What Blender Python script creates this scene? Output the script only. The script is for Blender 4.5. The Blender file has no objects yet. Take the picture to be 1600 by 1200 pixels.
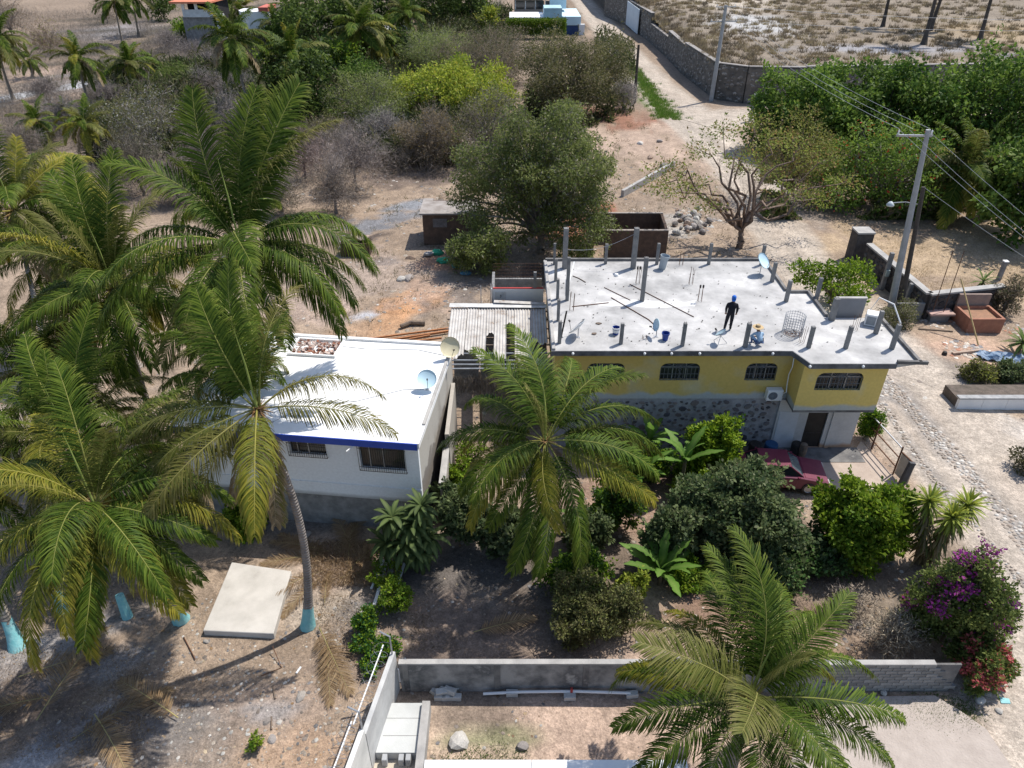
import bpy, bmesh, math, random
import numpy as np
from mathutils import Vector, Matrix, Euler
from mathutils.geometry import tessellate_polygon
R = math.radians
random.seed(7)
rng = np.random.default_rng(7)
scene = bpy.context.scene
C = scene.collection

# ------------------------------------------------------------------ camera
CAM_H, PITCH, FPX = 22.7, R(33.6), 1130.0
cam_d = bpy.data.cameras.new('camera')
cam = bpy.data.objects.new('camera', cam_d); C.objects.link(cam)
cam.location = (0, 0, CAM_H); cam.rotation_euler = (R(90) - PITCH, 0, 0)
cam_d.sensor_width = 36; cam_d.lens = FPX / 1600 * 36
cam_d.clip_end = 3000
scene.camera = cam

# ------------------------------------------------------------------ light
SUN_EL, SHX, SHY = R(61), -0.46, -0.34
to_sun = Vector((-SHX, -SHY, 1)).normalized()
SUN_EL = math.asin(to_sun.z)
world = bpy.data.worlds.new('World'); scene.world = world; world.use_nodes = True
wn = world.node_tree.nodes; wl = world.node_tree.links
bg = wn['Background']; sky = wn.new('ShaderNodeTexSky'); sky.sky_type = 'NISHITA'
sky.sun_disc = False; sky.sun_elevation = SUN_EL
sky.sun_rotation = math.atan2(to_sun.x, to_sun.y)
wl.new(sky.outputs[0], bg.inputs[0]); bg.inputs[1].default_value = 0.148
sun_d = bpy.data.lights.new('sun', 'SUN'); sun_d.energy = 4.6; sun_d.angle = R(0.53); sun_d.color = (1.0, 0.95, 0.87)
sun = bpy.data.objects.new('sun', sun_d); C.objects.link(sun); sun.location = (40, 30, 90)
sun.rotation_euler = to_sun.to_track_quat('Z', 'Y').to_euler()
scene.view_settings.view_transform = 'Standard'; scene.view_settings.look = 'None'
scene.view_settings.exposure = 0.3; scene.view_settings.gamma = 1
scene.view_settings.use_curve_mapping = False

# ------------------------------------------------------------------ survey helpers: where a thing seen in the photo stands
_s, _c = math.sin(PITCH), math.cos(PITCH)
def at(px, py, z=0.0):
    v = (py - 600) / FPX; u = (px - 800) / FPX; r = _s + v * _c; t = (CAM_H - z) / r
    return Vector((u * t, t * (_c - v * _s), z))
def tanv(py):
    v = (py - 600) / FPX
    return (_s + v * _c) / (_c - v * _s)
def z_at(py, Y): return CAM_H - Y * tanv(py)
def x_at(px, Y, z): return (px - 800) / FPX * (Y * _c + (CAM_H - z) * _s)

# ------------------------------------------------------------------ noise in numpy
_perm = np.random.default_rng(3).random((256, 256))
def vnoise(x, y):
    xi = np.floor(x).astype(int); yi = np.floor(y).astype(int); fx = x - xi; fy = y - yi
    fx = fx * fx * (3 - 2 * fx); fy = fy * fy * (3 - 2 * fy)
    a = _perm[xi & 255, yi & 255]; b = _perm[(xi + 1) & 255, yi & 255]
    c = _perm[xi & 255, (yi + 1) & 255]; d = _perm[(xi + 1) & 255, (yi + 1) & 255]
    return (a * (1 - fx) + b * fx) * (1 - fy) + (c * (1 - fx) + d * fx) * fy
def fbm(x, y, o=4):
    s = 0; a = .5; t = 0
    for i in range(o):
        s = s + a * vnoise(x * 2 ** i + 17 * i, y * 2 ** i + 31 * i); t += a; a *= .55
    return s / t
def sst(a, b, x):
    t = np.clip((x - a) / (b - a), 0, 1); return t * t * (3 - 2 * t)

# ------------------------------------------------------------------ materials
MATS = {}
def M(name, c1, c2=None, rough=.85, scale=2.0, bump=.15, bscale=25, c3=None, spec=.3, metal=0, detail=6, lo=.35, hi=.65):
    """two or three tones mixed by noise, with fine relief"""
    if name in MATS: return MATS[name]
    m = bpy.data.materials.new(name); m.use_nodes = True; nt = m.node_tree; n = nt.nodes; l = nt.links
    b = n['Principled BSDF']; b.inputs['Roughness'].default_value = rough; b.inputs['Metallic'].default_value = metal
    b.inputs['Specular IOR Level'].default_value = spec
    c2 = c2 or tuple(x * .75 for x in c1)
    tc = n.new('ShaderNodeTexCoord')
    nz = n.new('ShaderNodeTexNoise'); nz.inputs['Scale'].default_value = scale; nz.inputs['Detail'].default_value = detail
    nz.inputs['Roughness'].default_value = .62
    l.new(tc.outputs['Object'], nz.inputs['Vector'])
    cr = n.new('ShaderNodeValToRGB'); l.new(nz.outputs[0], cr.inputs[0]); e = cr.color_ramp.elements
    e[0].position = lo; e[0].color = (*c1, 1); e[1].position = hi; e[1].color = (*c2, 1)
    if c3:
        k = e.new(min(.95, hi + .1)); k.color = (*c3, 1)
    l.new(cr.outputs[0], b.inputs['Base Color'])
    if bump:
        nb = n.new('ShaderNodeTexNoise'); nb.inputs['Scale'].default_value = bscale; nb.inputs['Detail'].default_value = 4
        l.new(tc.outputs['Object'], nb.inputs['Vector'])
        bp = n.new('ShaderNodeBump'); bp.inputs['Strength'].default_value = bump; bp.inputs['Distance'].default_value = .05
        l.new(nb.outputs[0], bp.inputs['Height']); l.new(bp.outputs[0], b.inputs['Normal'])
    MATS[name] = m; return m
def attr_mat(name, rough=.7, trans=0.0, var=.25, spec=.25, nscale=0, namt=0.0, bump=0, bscale=20):
    """colour comes from the mesh's own colour attribute, varied a little from object to object"""
    m = bpy.data.materials.new(name); m.use_nodes = True; nt = m.node_tree; n = nt.nodes; l = nt.links
    b = n['Principled BSDF']; b.inputs['Roughness'].default_value = rough; b.inputs['Specular IOR Level'].default_value = spec
    a = n.new('ShaderNodeAttribute'); a.attribute_name = 'col'
    oi = n.new('ShaderNodeObjectInfo'); mr = n.new('ShaderNodeMapRange')
    mr.inputs['To Min'].default_value = 1 - var / 2; mr.inputs['To Max'].default_value = 1 + var / 2
    l.new(oi.outputs['Random'], mr.inputs['Value'])
    hs = n.new('ShaderNodeHueSaturation'); l.new(a.outputs['Color'], hs.inputs['Color']); l.new(mr.outputs[0], hs.inputs['Value'])
    out = hs.outputs[0]
    if nscale:
        tc = n.new('ShaderNodeTexCoord'); nz = n.new('ShaderNodeTexNoise'); nz.inputs['Scale'].default_value = nscale
        nz.inputs['Detail'].default_value = 9; nz.inputs['Roughness'].default_value = .72
        l.new(tc.outputs['Object'], nz.inputs['Vector'])
        m2 = n.new('ShaderNodeMapRange'); m2.inputs['From Min'].default_value = .3; m2.inputs['From Max'].default_value = .7
        m2.inputs['To Min'].default_value = 1 - namt; m2.inputs['To Max'].default_value = 1 + namt
        l.new(nz.outputs[0], m2.inputs['Value'])
        h2 = n.new('ShaderNodeHueSaturation'); l.new(out, h2.inputs['Color']); l.new(m2.outputs[0], h2.inputs['Value']); out = h2.outputs[0]
    l.new(out, b.inputs['Base Color'])
    if bump:
        tc2 = n.new('ShaderNodeTexCoord'); nb = n.new('ShaderNodeTexNoise'); nb.inputs['Scale'].default_value = bscale; nb.inputs['Detail'].default_value = 8
        l.new(tc2.outputs['Object'], nb.inputs['Vector'])
        bp = n.new('ShaderNodeBump'); bp.inputs['Strength'].default_value = bump; bp.inputs['Distance'].default_value = .12
        l.new(nb.outputs[0], bp.inputs['Height']); l.new(bp.outputs[0], b.inputs['Normal'])
    if trans:
        t = n.new('ShaderNodeBsdfTranslucent'); l.new(out, t.inputs['Color'])
        mx = n.new('ShaderNodeMixShader'); mx.inputs[0].default_value = trans
        l.new(b.outputs[0], mx.inputs[1]); l.new(t.outputs[0], mx.inputs[2]); l.new(mx.outputs[0], n['Material Output'].inputs[0])
    MATS[name] = m; return m
leafM = attr_mat('leaf', rough=.6, trans=.42, var=.3, spec=.25)
palmM = attr_mat('palm_leaf', rough=.55, trans=.36, var=.35, spec=.12)
barkM = attr_mat('bark', rough=.9, var=.25, nscale=6, namt=.35, bump=.4, bscale=14)
stoneM = attr_mat('stone', rough=.9, var=.7, nscale=8, namt=.3, bump=.3)
groundM = attr_mat('ground', rough=.95, var=0, nscale=1.7, namt=.20, bump=.5, bscale=11)
def ground_grain(m):
    nt = m.node_tree; n = nt.nodes; l = nt.links; b = n['Principled BSDF']; src = b.inputs['Base Color'].links[0].from_socket
    tc = n.new('ShaderNodeTexCoord'); val = None
    for sc, dt, lo, hi, a, c in ((5.5, 10, .42, .60, .74, 1.16), (19, 6, .40, .62, .78, 1.18), (.8, 12, .44, .56, .90, 1.08)):
        q = n.new('ShaderNodeTexNoise'); q.inputs['Scale'].default_value = sc; q.inputs['Detail'].default_value = dt; q.inputs['Roughness'].default_value = .78; q.inputs['Distortion'].default_value = .6; l.new(tc.outputs['Object'], q.inputs['Vector'])
        r_ = n.new('ShaderNodeMapRange'); r_.inputs['From Min'].default_value = lo; r_.inputs['From Max'].default_value = hi; r_.inputs['To Min'].default_value = a; r_.inputs['To Max'].default_value = c; l.new(q.outputs[0], r_.inputs['Value'])
        if val is None: val = r_.outputs[0]
        else: mu = n.new('ShaderNodeMath'); mu.operation = 'MULTIPLY'; l.new(val, mu.inputs[0]); l.new(r_.outputs[0], mu.inputs[1]); val = mu.outputs[0]
    v = n.new('ShaderNodeTexVoronoi'); v.inputs['Scale'].default_value = 7; l.new(tc.outputs['Object'], v.inputs['Vector'])
    r_ = n.new('ShaderNodeMapRange'); r_.inputs['From Min'].default_value = .05; r_.inputs['From Max'].default_value = .22; r_.inputs['To Min'].default_value = .80; r_.inputs['To Max'].default_value = 1.03; l.new(v.outputs['Distance'], r_.inputs['Value'])
    mu = n.new('ShaderNodeMath'); mu.operation = 'MULTIPLY'; l.new(val, mu.inputs[0]); l.new(r_.outputs[0], mu.inputs[1])
    h = n.new('ShaderNodeHueSaturation'); l.new(src, h.inputs['Color']); l.new(mu.outputs[0], h.inputs['Value']); l.new(h.outputs[0], b.inputs['Base Color'])
ground_grain(groundM)
concM = M('concrete', (.40, .385, .365), (.28, .27, .26), scale=1.5, bump=.2)
concDM = M('weathered_concrete', (.22, .21, .20), (.085, .083, .085), scale=1.1, bump=.3, c3=(.30, .29, .28))
plastM = M('grey_render', (.38, .39, .40), (.27, .275, .285), scale=.8, bump=.1)
whiteM = M('white_paint', (.78, .78, .77), (.66, .67, .68), scale=.7, bump=.05, rough=.6)
ironM = M('black_iron', (.02, .02, .022), (.05, .04, .035), rough=.6, scale=9, bump=0)
rustM = M('rusty_steel', (.16, .07, .035), (.08, .045, .03), rough=.85, scale=12, bump=.1)
galvM = M('galvanised_metal', (.45, .46, .48), (.30, .31, .33), rough=.45, metal=.6, scale=4, bump=0)
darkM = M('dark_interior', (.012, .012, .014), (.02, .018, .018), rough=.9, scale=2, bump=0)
glassM = M('dark_glass', (.015, .018, .02), (.03, .035, .04), rough=.12, scale=1, bump=0, spec=.6)
woodM = M('weathered_wood', (.20, .15, .11), (.11, .085, .07), scale=5, bump=.2)
plankM = M('orange_timber', (.42, .19, .085), (.30, .13, .06), scale=5, bump=.1)
brickM = M('red_brick', (.30, .13, .08), (.18, .08, .055), scale=5, bump=.3)

# ------------------------------------------------------------------ objects
def setp(o, label=None, cat=None, group=None, kind=None):
    if label: o['label'] = label
    if cat: o['category'] = cat
    if group: o['group'] = group
    if kind: o['kind'] = kind
    return o
def thing(name, label, cat, loc=(0, 0, 0), rz=0, group=None):
    o = bpy.data.objects.new(name, None); C.objects.link(o); o.empty_display_size = .2
    o.location = loc; o.rotation_euler = (0, 0, rz); return setp(o, label, cat, group)
def link(name, me, parent=None, loc=(0, 0, 0), rot=(0, 0, 0), scale=None, kind=None):
    o = bpy.data.objects.new(name, me); C.objects.link(o); o.location = loc; o.rotation_euler = rot
    if scale is not None: o.scale = scale if hasattr(scale, '__len__') else (scale,) * 3
    if parent: o.parent = parent
    if kind: o['kind'] = kind
    return o
def np_mesh(name, V, F, mat, col=None, smooth=False):
    V = np.asarray(V, dtype=np.float32); F = np.asarray(F, dtype=np.int32); k = F.shape[1]
    me = bpy.data.meshes.new(name)
    me.vertices.add(len(V)); me.vertices.foreach_set('co', V.ravel())
    me.loops.add(F.size); me.loops.foreach_set('vertex_index', F.ravel())
    me.polygons.add(len(F)); me.polygons.foreach_set('loop_start', np.arange(0, F.size, k, dtype=np.int32))
    if smooth: me.polygons.foreach_set('use_smooth', np.ones(len(F), dtype=bool))
    me.update(calc_edges=True)
    if col is not None:
        a = me.color_attributes.new('col', 'FLOAT_COLOR', 'POINT')
        rgba = np.ones((len(V), 4), dtype=np.float32); rgba[:, :3] = col; a.data.foreach_set('color', rgba.ravel())
    me.materials.append(mat); return me
class MB:
    """collects shapes and links them as ONE mesh"""
    def __init__(s): s.v = []; s.f = []; s.m = []; s.mi = 0
    def add(s, vs, fs):
        n = len(s.v); s.v += [tuple(p) for p in vs]; s.f += [tuple(i + n for i in f) for f in fs]; s.m += [s.mi] * len(fs)
    def box(s, x0, x1, y0, y1, z0, z1, rz=0, tilt=0):
        cx, cy = (x0 + x1) / 2, (y0 + y1) / 2; vs = []
        for z in (z0, z1):
            for x, y in ((x0, y0), (x1, y0), (x1, y1), (x0, y1)):
                dx, dy = x - cx, y - cy
                vs.append((cx + dx * math.cos(rz) - dy * math.sin(rz), cy + dx * math.sin(rz) + dy * math.cos(rz), z))
        s.add(vs, [(3, 2, 1, 0), (4, 5, 6, 7), (0, 1, 5, 4), (1, 2, 6, 5), (2, 3, 7, 6), (3, 0, 4, 7)]); return s
    def beam(s, a, b, w, h):
        """rectangular bar from a to b, width w (sideways) and height h"""
        a = Vector(a); b = Vector(b); d = (b - a).normalized()
        up = Vector((0, 0, 1)) if abs(d.z) < .95 else Vector((0, 1, 0))
        sd = d.cross(up).normalized(); u = sd.cross(d).normalized(); vs = []
        for p in (a, b):
            for i, j in ((-1, -1), (1, -1), (1, 1), (-1, 1)): vs.append(p + sd * (i * w / 2) + u * (j * h / 2))
        s.add(vs, [(0, 1, 2, 3), (7, 6, 5, 4), (0, 4, 5, 1), (1, 5, 6, 2), (2, 6, 7, 3), (3, 7, 4, 0)]); return s
    def prism(s, pts, z0, z1):
        n = len(pts); vs = [(x, y, z0) for x, y in pts] + [(x, y, z1) for x, y in pts]
        tri = tessellate_polygon([[Vector((x, y, 0)) for x, y in pts]])
        fs = []
        for t in tri:
            a, b, c = [Vector((pts[i][0], pts[i][1], 0)) for i in t]
            if (b - a).cross(c - a).z < 0: t = t[::-1]
            fs.append(tuple(i + n for i in t)); fs.append(tuple(t[::-1]))
        area = sum(pts[i][0] * pts[(i + 1) % n][1] - pts[(i + 1) % n][0] * pts[i][1] for i in range(n))
        for i in range(n):
            j = (i + 1) % n
            fs.append((i, j, j + n, i + n) if area > 0 else (j, i, i + n, j + n))
        s.add(vs, fs); return s
    def tube(s, pts, r, k=6, cap=True):
        pts = [Vector(p) for p in pts]; n = len(pts); rr = r if hasattr(r, '__len__') else [r] * n; vs = []
        for i, p in enumerate(pts):
            d = (pts[min(i + 1, n - 1)] - pts[max(i - 1, 0)]).normalized()
            ref = Vector((0, 0, 1)) if abs(d.z) < .9 else Vector((1, 0, 0))
            a = d.cross(ref).normalized(); b = a.cross(d)
            for j in range(k):
                t = 2 * math.pi * j / k; vs.append(p + (a * math.cos(t) + b * math.sin(t)) * rr[i])
        fs = [(i * k + j, i * k + (j + 1) % k, (i + 1) * k + (j + 1) % k, (i + 1) * k + j) for i in range(n - 1) for j in range(k)]
        if cap: fs += [tuple(range(k))[::-1], tuple((n - 1) * k + j for j in range(k))]
        s.add(vs, fs); return s
    def lathe(s, prof, loc=(0, 0, 0), k=16, tilt=None):
        vs = []; n = len(prof)
        for r, z in prof:
            for j in range(k):
                t = 2 * math.pi * j / k; v = Vector((r * math.cos(t), r * math.sin(t), z))
                if tilt: v = tilt @ v
                vs.append(v + Vector(loc))
        fs = [(i * k + j, i * k + (j + 1) % k, (i + 1) * k + (j + 1) % k, (i + 1) * k + j) for i in range(n - 1) for j in range(k)]
        s.add(vs, fs); return s
    def build(s, name, mat, parent=None, kind=None, world=True, smooth=False, bevel=0, loc=None, rot=None):
        me = bpy.data.meshes.new(name); me.from_pydata(s.v, [], s.f)
        for m in (mat if isinstance(mat, (list, tuple)) else [mat]): me.materials.append(m)
        if isinstance(mat, (list, tuple)): me.polygons.foreach_set('material_index', s.m)
        if smooth: me.polygons.foreach_set('use_smooth', [True] * len(me.polygons))
        me.update()
        if bevel:
            bm = bmesh.new(); bm.from_mesh(me); bmesh.ops.bevel(bm, geom=bm.edges[:], offset=bevel, segments=1, affect='EDGES', clamp_overlap=True); bm.to_mesh(me); bm.free()
        if parent is not None and world:
            p = parent; off = Matrix.Identity(4)
            mw = Matrix.Identity(4)
            while p: mw = p.matrix_basis @ mw; p = p.parent
            me.transform(mw.inverted())
        return link(name, me, parent, loc or (0, 0, 0), rot or (0, 0, 0), kind=kind)

# batches of thin prisms and of leaves, in numpy
def seg_mesh(P0, P1, R0, R1, k=4):
    P0 = np.asarray(P0, float); P1 = np.asarray(P1, float); n = len(P0)
    R0 = np.broadcast_to(R0, n); R1 = np.broadcast_to(R1, n)
    d = P1 - P0; d /= np.maximum(np.linalg.norm(d, axis=1, keepdims=True), 1e-6)
    ref = np.where(np.abs(d[:, 2:3]) < .9, np.array([[0, 0, 1.]]), np.array([[1., 0, 0]]))
    a = np.cross(d, ref); a /= np.linalg.norm(a, axis=1, keepdims=True); b = np.cross(a, d)
    V = np.zeros((n, 2 * k, 3))
    for j in range(k):
        t = 2 * math.pi * j / k; o = a * math.cos(t) + b * math.sin(t)
        V[:, j] = P0 + o * R0[:, None]; V[:, j + k] = P1 + o * R1[:, None]
    base = (np.arange(n) * 2 * k)[:, None]
    F = np.concatenate([base + np.array([[j, (j + 1) % k, (j + 1) % k + k, j + k]]) for j in range(k)], 0)
    return V.reshape(-1, 3), F
def unit(v): return v / np.maximum(np.linalg.norm(v, axis=-1, keepdims=True), 1e-6)
def leaf_mesh(P, D, L, W, r=rng):
    """one folded diamond per leaf: P base, D direction, L length, W width"""
    n = len(P); D = unit(D); q = unit(r.normal(size=(n, 3)) + np.array([0, 0, .6]))
    S = unit(np.cross(D, q)); N = np.cross(S, D)
    L = np.broadcast_to(L, n)[:, None]; W = np.broadcast_to(W, n)[:, None]
    V = np.stack([P, P + D * L * .5 + S * W * .5 + N * W * .12, P + D * L - N * L * .12, P + D * L * .5 - S * W * .5 + N * W * .12], 1)
    F = (np.arange(n) * 4)[:, None] + np.array([[0, 1, 2, 3]])
    return V.reshape(-1, 3), F
def lerp(a, b, t): return np.asarray(a) * (1 - t) + np.asarray(b) * t
# ------------------------------------------------------------------ GROUND
ROADS = {  # centre lines in plan (x, y, half width)
 'street': [(16.5, -5, 6.5), (18.6, 11, 4.2), (20.8, 15, 3.4), (22.4, 20, 3.3), (22.6, 27, 3.6), (22.4, 34, 3.4), (22.2, 42, 2.9), (22.0, 52, 2.6), (22.6, 65, 2.6), (23.2, 78, 3.0), (23.0, 90, 3.8), (22.0, 102, 3.8), (21.0, 116, 3.6), (20.6, 145, 3.2), (20, 200, 3.0), (19, 300, 3)],
 'side_street': [(23, 92, 4), (30, 97, 3.6), (40, 98.5, 2.4), (60, 99, 2.2), (120, 100, 2)],
 'far_lane': [(-82, 90, 2), (-74, 100, 2.2), (-67, 112, 2.2), (-59, 121, 2.4), (-48, 133, 3.2), (-43, 145, 3), (-38, 160, 3), (-25, 176, 3), (-5, 190, 2)],
}
def polydist(X, Y, pl):
    best = np.full(X.shape, 1e9)
    for (x0, y0, h0), (x1, y1, h1) in zip(pl[:-1], pl[1:]):
        dx, dy = x1 - x0, y1 - y0
        t = np.clip(((X - x0) * dx + (Y - y0) * dy) / (dx * dx + dy * dy), 0, 1)
        d = np.hypot(X - x0 - t * dx, Y - y0 - t * dy) - (h0 + (h1 - h0) * t)
        best = np.minimum(best, d)
    return best
def th(X, Y):
    a = 1 - sst(60, 85, Y)
    return (fbm(X * .35, Y * .35, 3) - .5) * .16 * a
# soil, ash and grass patches on the ground, some with shade painted in: x, y, rx, ry, rotation, colour, strength
def patch_px(px, py, rx, ry, rot, col, k=1.0):
    p = at(px, py); return (p.x, p.y, rx, ry, R(rot), col, k)
PATCH = [
 patch_px(600, 345, 5.5, 1.7, 25, (.17, .175, .19), .9), patch_px(650, 320, 3.0, 1.2, 30, (.22, .235, .26), .9),
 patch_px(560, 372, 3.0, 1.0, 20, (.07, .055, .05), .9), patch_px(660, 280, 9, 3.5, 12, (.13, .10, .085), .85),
 patch_px(600, 412, 1.4, .8, 0, (.10, .09, .09), .8), patch_px(570, 493, 1.3, .5, 10, (.42, .44, .48), .9),
 patch_px(640, 480, 1.6, 5.0, -22, (.46, .25, .13), .9), patch_px(585, 515, 2.6, 1.6, 10, (.40, .25, .15), .6),
 patch_px(740, 460, 3.2, 3.4, 0, (.14, .12, .11), .8), patch_px(700, 410, 3.0, 1.5, 0, (.34, .16, .09), .6),  # first entry: burnt grey earth, mostly tree shade painted into the ground
 patch_px(560, 440, 9, 5, 0, (.37, .30, .26), .5), patch_px(440, 480, 5, 3, 0, (.38, .29, .24), .6),
 patch_px(540, 545, 6, .8, 0, (.20, .17, .15), .6),
 patch_px(950, 185, 7, 5, -30, (.27, .13, .085), .85), patch_px(1000, 225, 9, 9, 0, (.43, .32, .25), .8),
 patch_px(1060, 350, 3.2, 3.0, 20, (.38, .37, .35), .7), patch_px(1080, 330, 4, 3, 0, (.28, .22, .17), .6),
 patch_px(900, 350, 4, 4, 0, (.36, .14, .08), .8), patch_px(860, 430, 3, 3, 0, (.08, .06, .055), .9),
 patch_px(1210, 310, 4, 8, 0, (.48, .46, .44), .6), patch_px(1290, 340, 5, 4, 0, (.22, .18, .15), .7),
 patch_px(1330, 365, 6, 3, 0, (.35, .26, .19), .7), patch_px(1500, 400, 11, 8, 0, (.40, .30, .20), .9),
 patch_px(1400, 330, 8, 5, 0, (.24, .18, .14), .7), patch_px(1550, 330, 8, 5, 0, (.33, .24, .16), .8),
 patch_px(1480, 530, 4, 1.8, 0, (.40, .28, .20), .7), patch_px(1520, 550, 5, 1.8, 0, (.46, .31, .23), .7), patch_px(1500, 590, 1.5, 1.3, 0, (.20, .18, .17), .7),
 patch_px(1590, 700, 2.5, 2.5, 0, (.55, .52, .48), .6),
 patch_px(750, 900, 4.6, 3.2, 0, (.13, .115, .105), .95), patch_px(700, 980, 4.2, 1.6, 0, (.20, .15, .12), .8), patch_px(870, 880, 3.0, 3.0, 0, (.15, .115, .09), .85),  # first entry: dark garden soil with cast shade painted into its tone
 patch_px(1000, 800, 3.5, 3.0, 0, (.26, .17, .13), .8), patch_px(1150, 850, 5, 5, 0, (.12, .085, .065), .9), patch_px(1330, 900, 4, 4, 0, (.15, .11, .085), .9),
 patch_px(1350, 960, 3.5, 1.6, 0, (.19, .155, .12), .8), patch_px(1320, 985, 1.2, .7, 0, (.34, .33, .33), .6), patch_px(1240, 1000, 3.5, 1.3, 0, (.26, .18, .12), .8), patch_px(1150, 960, 3, 2.2, 0, (.22, .14, .1), .8),
 patch_px(760, 1130, 5, 2.2, 0, (.44, .34, .26), .85), patch_px(950, 1130, 6, 2.5, 0, (.45, .33, .26), .85),
 patch_px(720, 1040, 6, .8, 0, (.13, .10, .085), .9), patch_px(740, 1090, 2.0, 1.2, 0, (.16, .125, .10), .7), patch_px(760, 1150, 2.0, .5, 0, (.12, .16, .06), .6),
 patch_px(1060, 715, 5, 1.2, 0, (.16, .12, .1), .8), patch_px(1400, 680, 1.5, 5, 0, (.45, .40, .34), .6),
 patch_px(1310, 730, 3, 2.5, 0, (.34, .25, .19), .8),
 patch_px(1560, 1130, 2.5, 3, 0, (.42, .31, .22), .8), patch_px(1540, 1090, 1.5, 1.2, 0, (.38, .34, .31), .6),
 patch_px(100, 1000, 3.2, 1.0, 35, (.30, .305, .32), .6), patch_px(180, 1040, 1.6, .7, 20, (.30, .31, .33), .6), patch_px(75, 1085, .9, .9, 0, (.44, .46, .52), .8),
 patch_px(90, 1160, 2.6, .7, 40, (.36, .37, .40), .7), patch_px(200, 1160, 4, 1.3, 0, (.17, .155, .145), .7), patch_px(40, 1120, 3, 1.6, 0, (.15, .11, .085), .8),
 patch_px(280, 1140, 2.0, .8, 0, (.18, .165, .155), .7), patch_px(440, 1120, 2.2, 1.2, 0, (.33, .25, .20), .6), patch_px(480, 1180, 2.5, .7, 0, (.42, .29, .20), .8),
 patch_px(420, 1120, 1.0, .5, 0, (.27, .27, .28), .6), patch_px(560, 960, 1.4, 1.0, 0, (.20, .19, .185), .7), patch_px(460, 930, 2.5, 1.8, 0, (.40, .34, .28), .7),
 patch_px(100, 900, 5, 2.2, 0, (.20, .155, .12), .6), patch_px(480, 810, 3.5, .9, 0, (.19, .175, .165), .85), patch_px(500, 870, 3, 1.4, 0, (.40, .31, .25), .7),
 patch_px(60, 640, 5, 3, 0, (.38, .32, .28), .7), patch_px(100, 550, 7, 3, 0, (.32, .22, .17), .7),
 patch_px(230, 230, 20, 22, 0, (.19, .155, .13), .75), patch_px(520, 200, 26, 16, 0, (.20, .165, .135), .7), patch_px(300, 100, 22, 28, 0, (.24, .20, .17), .7),
 patch_px(160, 45, 30, 40, 0, (.28, .215, .165), .8), patch_px(160, 50, 12, 14, 30, (.25, .25, .27), .7), patch_px(160, 140, 14, 6, 0, (.33, .26, .22), .7), patch_px(100, 120, 8, 8, 0, (.28, .27, .27), .7),
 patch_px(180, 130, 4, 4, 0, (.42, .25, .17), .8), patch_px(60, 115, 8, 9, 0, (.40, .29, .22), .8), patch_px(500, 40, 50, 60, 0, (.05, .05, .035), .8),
 patch_px(1060, 100, 3.0, 18, 8, (.33, .24, .18), .8), patch_px(1020, 165, 1.2, 6, 10, (.10, .17, .05), .85), patch_px(1350, 165, 20, 1.6, 0, (.36, .27, .2), .8),
]
STRIPS = [([(21.0, 36), (21.3, 34), (21.55, 30), (21.8, 27), (21.95, 23), (22.0, 19), (21.9, 15)], .5), ([(19.9, 33.5), (20.1, 31), (20.0, 28.5), (19.95, 26), (20.3, 23), (20.4, 19)], .13), ([(19.9, 36.5), (20.0, 33)], .8)]
ROADC = (.425, .365, .305)
def gc(X, Y):
    n1 = fbm(X * .12, Y * .12, 4); n2 = fbm(X * .9 + 40, Y * .9, 5); n3 = fbm(X * 3.1, Y * 3.1 + 9, 3)
    base = np.stack([lerp(.225, .36, n1), lerp(.168, .275, n1), lerp(.122, .205, n1)], -1)
    far = sst(60, 140, Y)[..., None]
    base = base * (1 - far * .12)
    wx = (fbm(X * .5, Y * .5 + 70, 4) - .5); wy = (fbm(X * .5 + 90, Y * .5, 4) - .5)
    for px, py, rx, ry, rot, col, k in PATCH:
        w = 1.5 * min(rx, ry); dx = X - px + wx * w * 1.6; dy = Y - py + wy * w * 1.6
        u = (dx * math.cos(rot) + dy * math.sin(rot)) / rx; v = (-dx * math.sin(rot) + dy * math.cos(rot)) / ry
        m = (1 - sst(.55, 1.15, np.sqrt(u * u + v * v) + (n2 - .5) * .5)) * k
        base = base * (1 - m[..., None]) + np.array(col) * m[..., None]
    for nm, pl in ROADS.items():
        d = polydist(X, Y, pl) + (n2 - .5) * 1.6
        m = 1 - sst(-.7, .5, d)
        tone = .90 + .22 * fbm(X * .6, Y * .12, 4)
        rc = np.array(ROADC if nm != 'far_lane' else (.43, .435, .45)) * tone[..., None]
        tr = sst(.52, .68, fbm(X * .5 + 5, Y * .16, 4))[..., None] * .45
        if nm == 'street':
            cd = polydist(X, Y, [(a, b, 0) for a, b, h in pl]); ru = np.exp(-((cd - 1.0 + (n1 - .5) * 1.2) / .28) ** 2)[..., None]; rc = rc * (1 + .16 * ru) * (1 - .14 * np.exp(-(cd / .45) ** 2))[..., None]
        rc = rc * (1 - tr) + np.array((.40, .33, .27)) * tr
        base = base * (1 - m[..., None]) + rc * m[..., None]
    for ln, hw in STRIPS:
        m = (1 - sst(-.12, .14, polydist(X, Y, [(a, b, hw) for a, b in ln]) + (n2 - .5) * .35))[..., None] * .75
        base = base * (1 - m) + np.array((.27, .25, .235)) * m
    base = base * (.62 + .50 * n2 + .26 * n3)[..., None]
    return np.clip(base, .01, .9)
def axis(a, b, step, far_lo, far_hi, g=1.13):
    xs = list(np.arange(a, b + 1e-6, step)); s = step; x = b
    while x < far_hi: s *= g; x += s; xs.append(x)
    s = step; x = a; pre = []
    while x > far_lo: s *= g; x -= s; pre.append(x)
    return np.array(pre[::-1] + xs)
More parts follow.
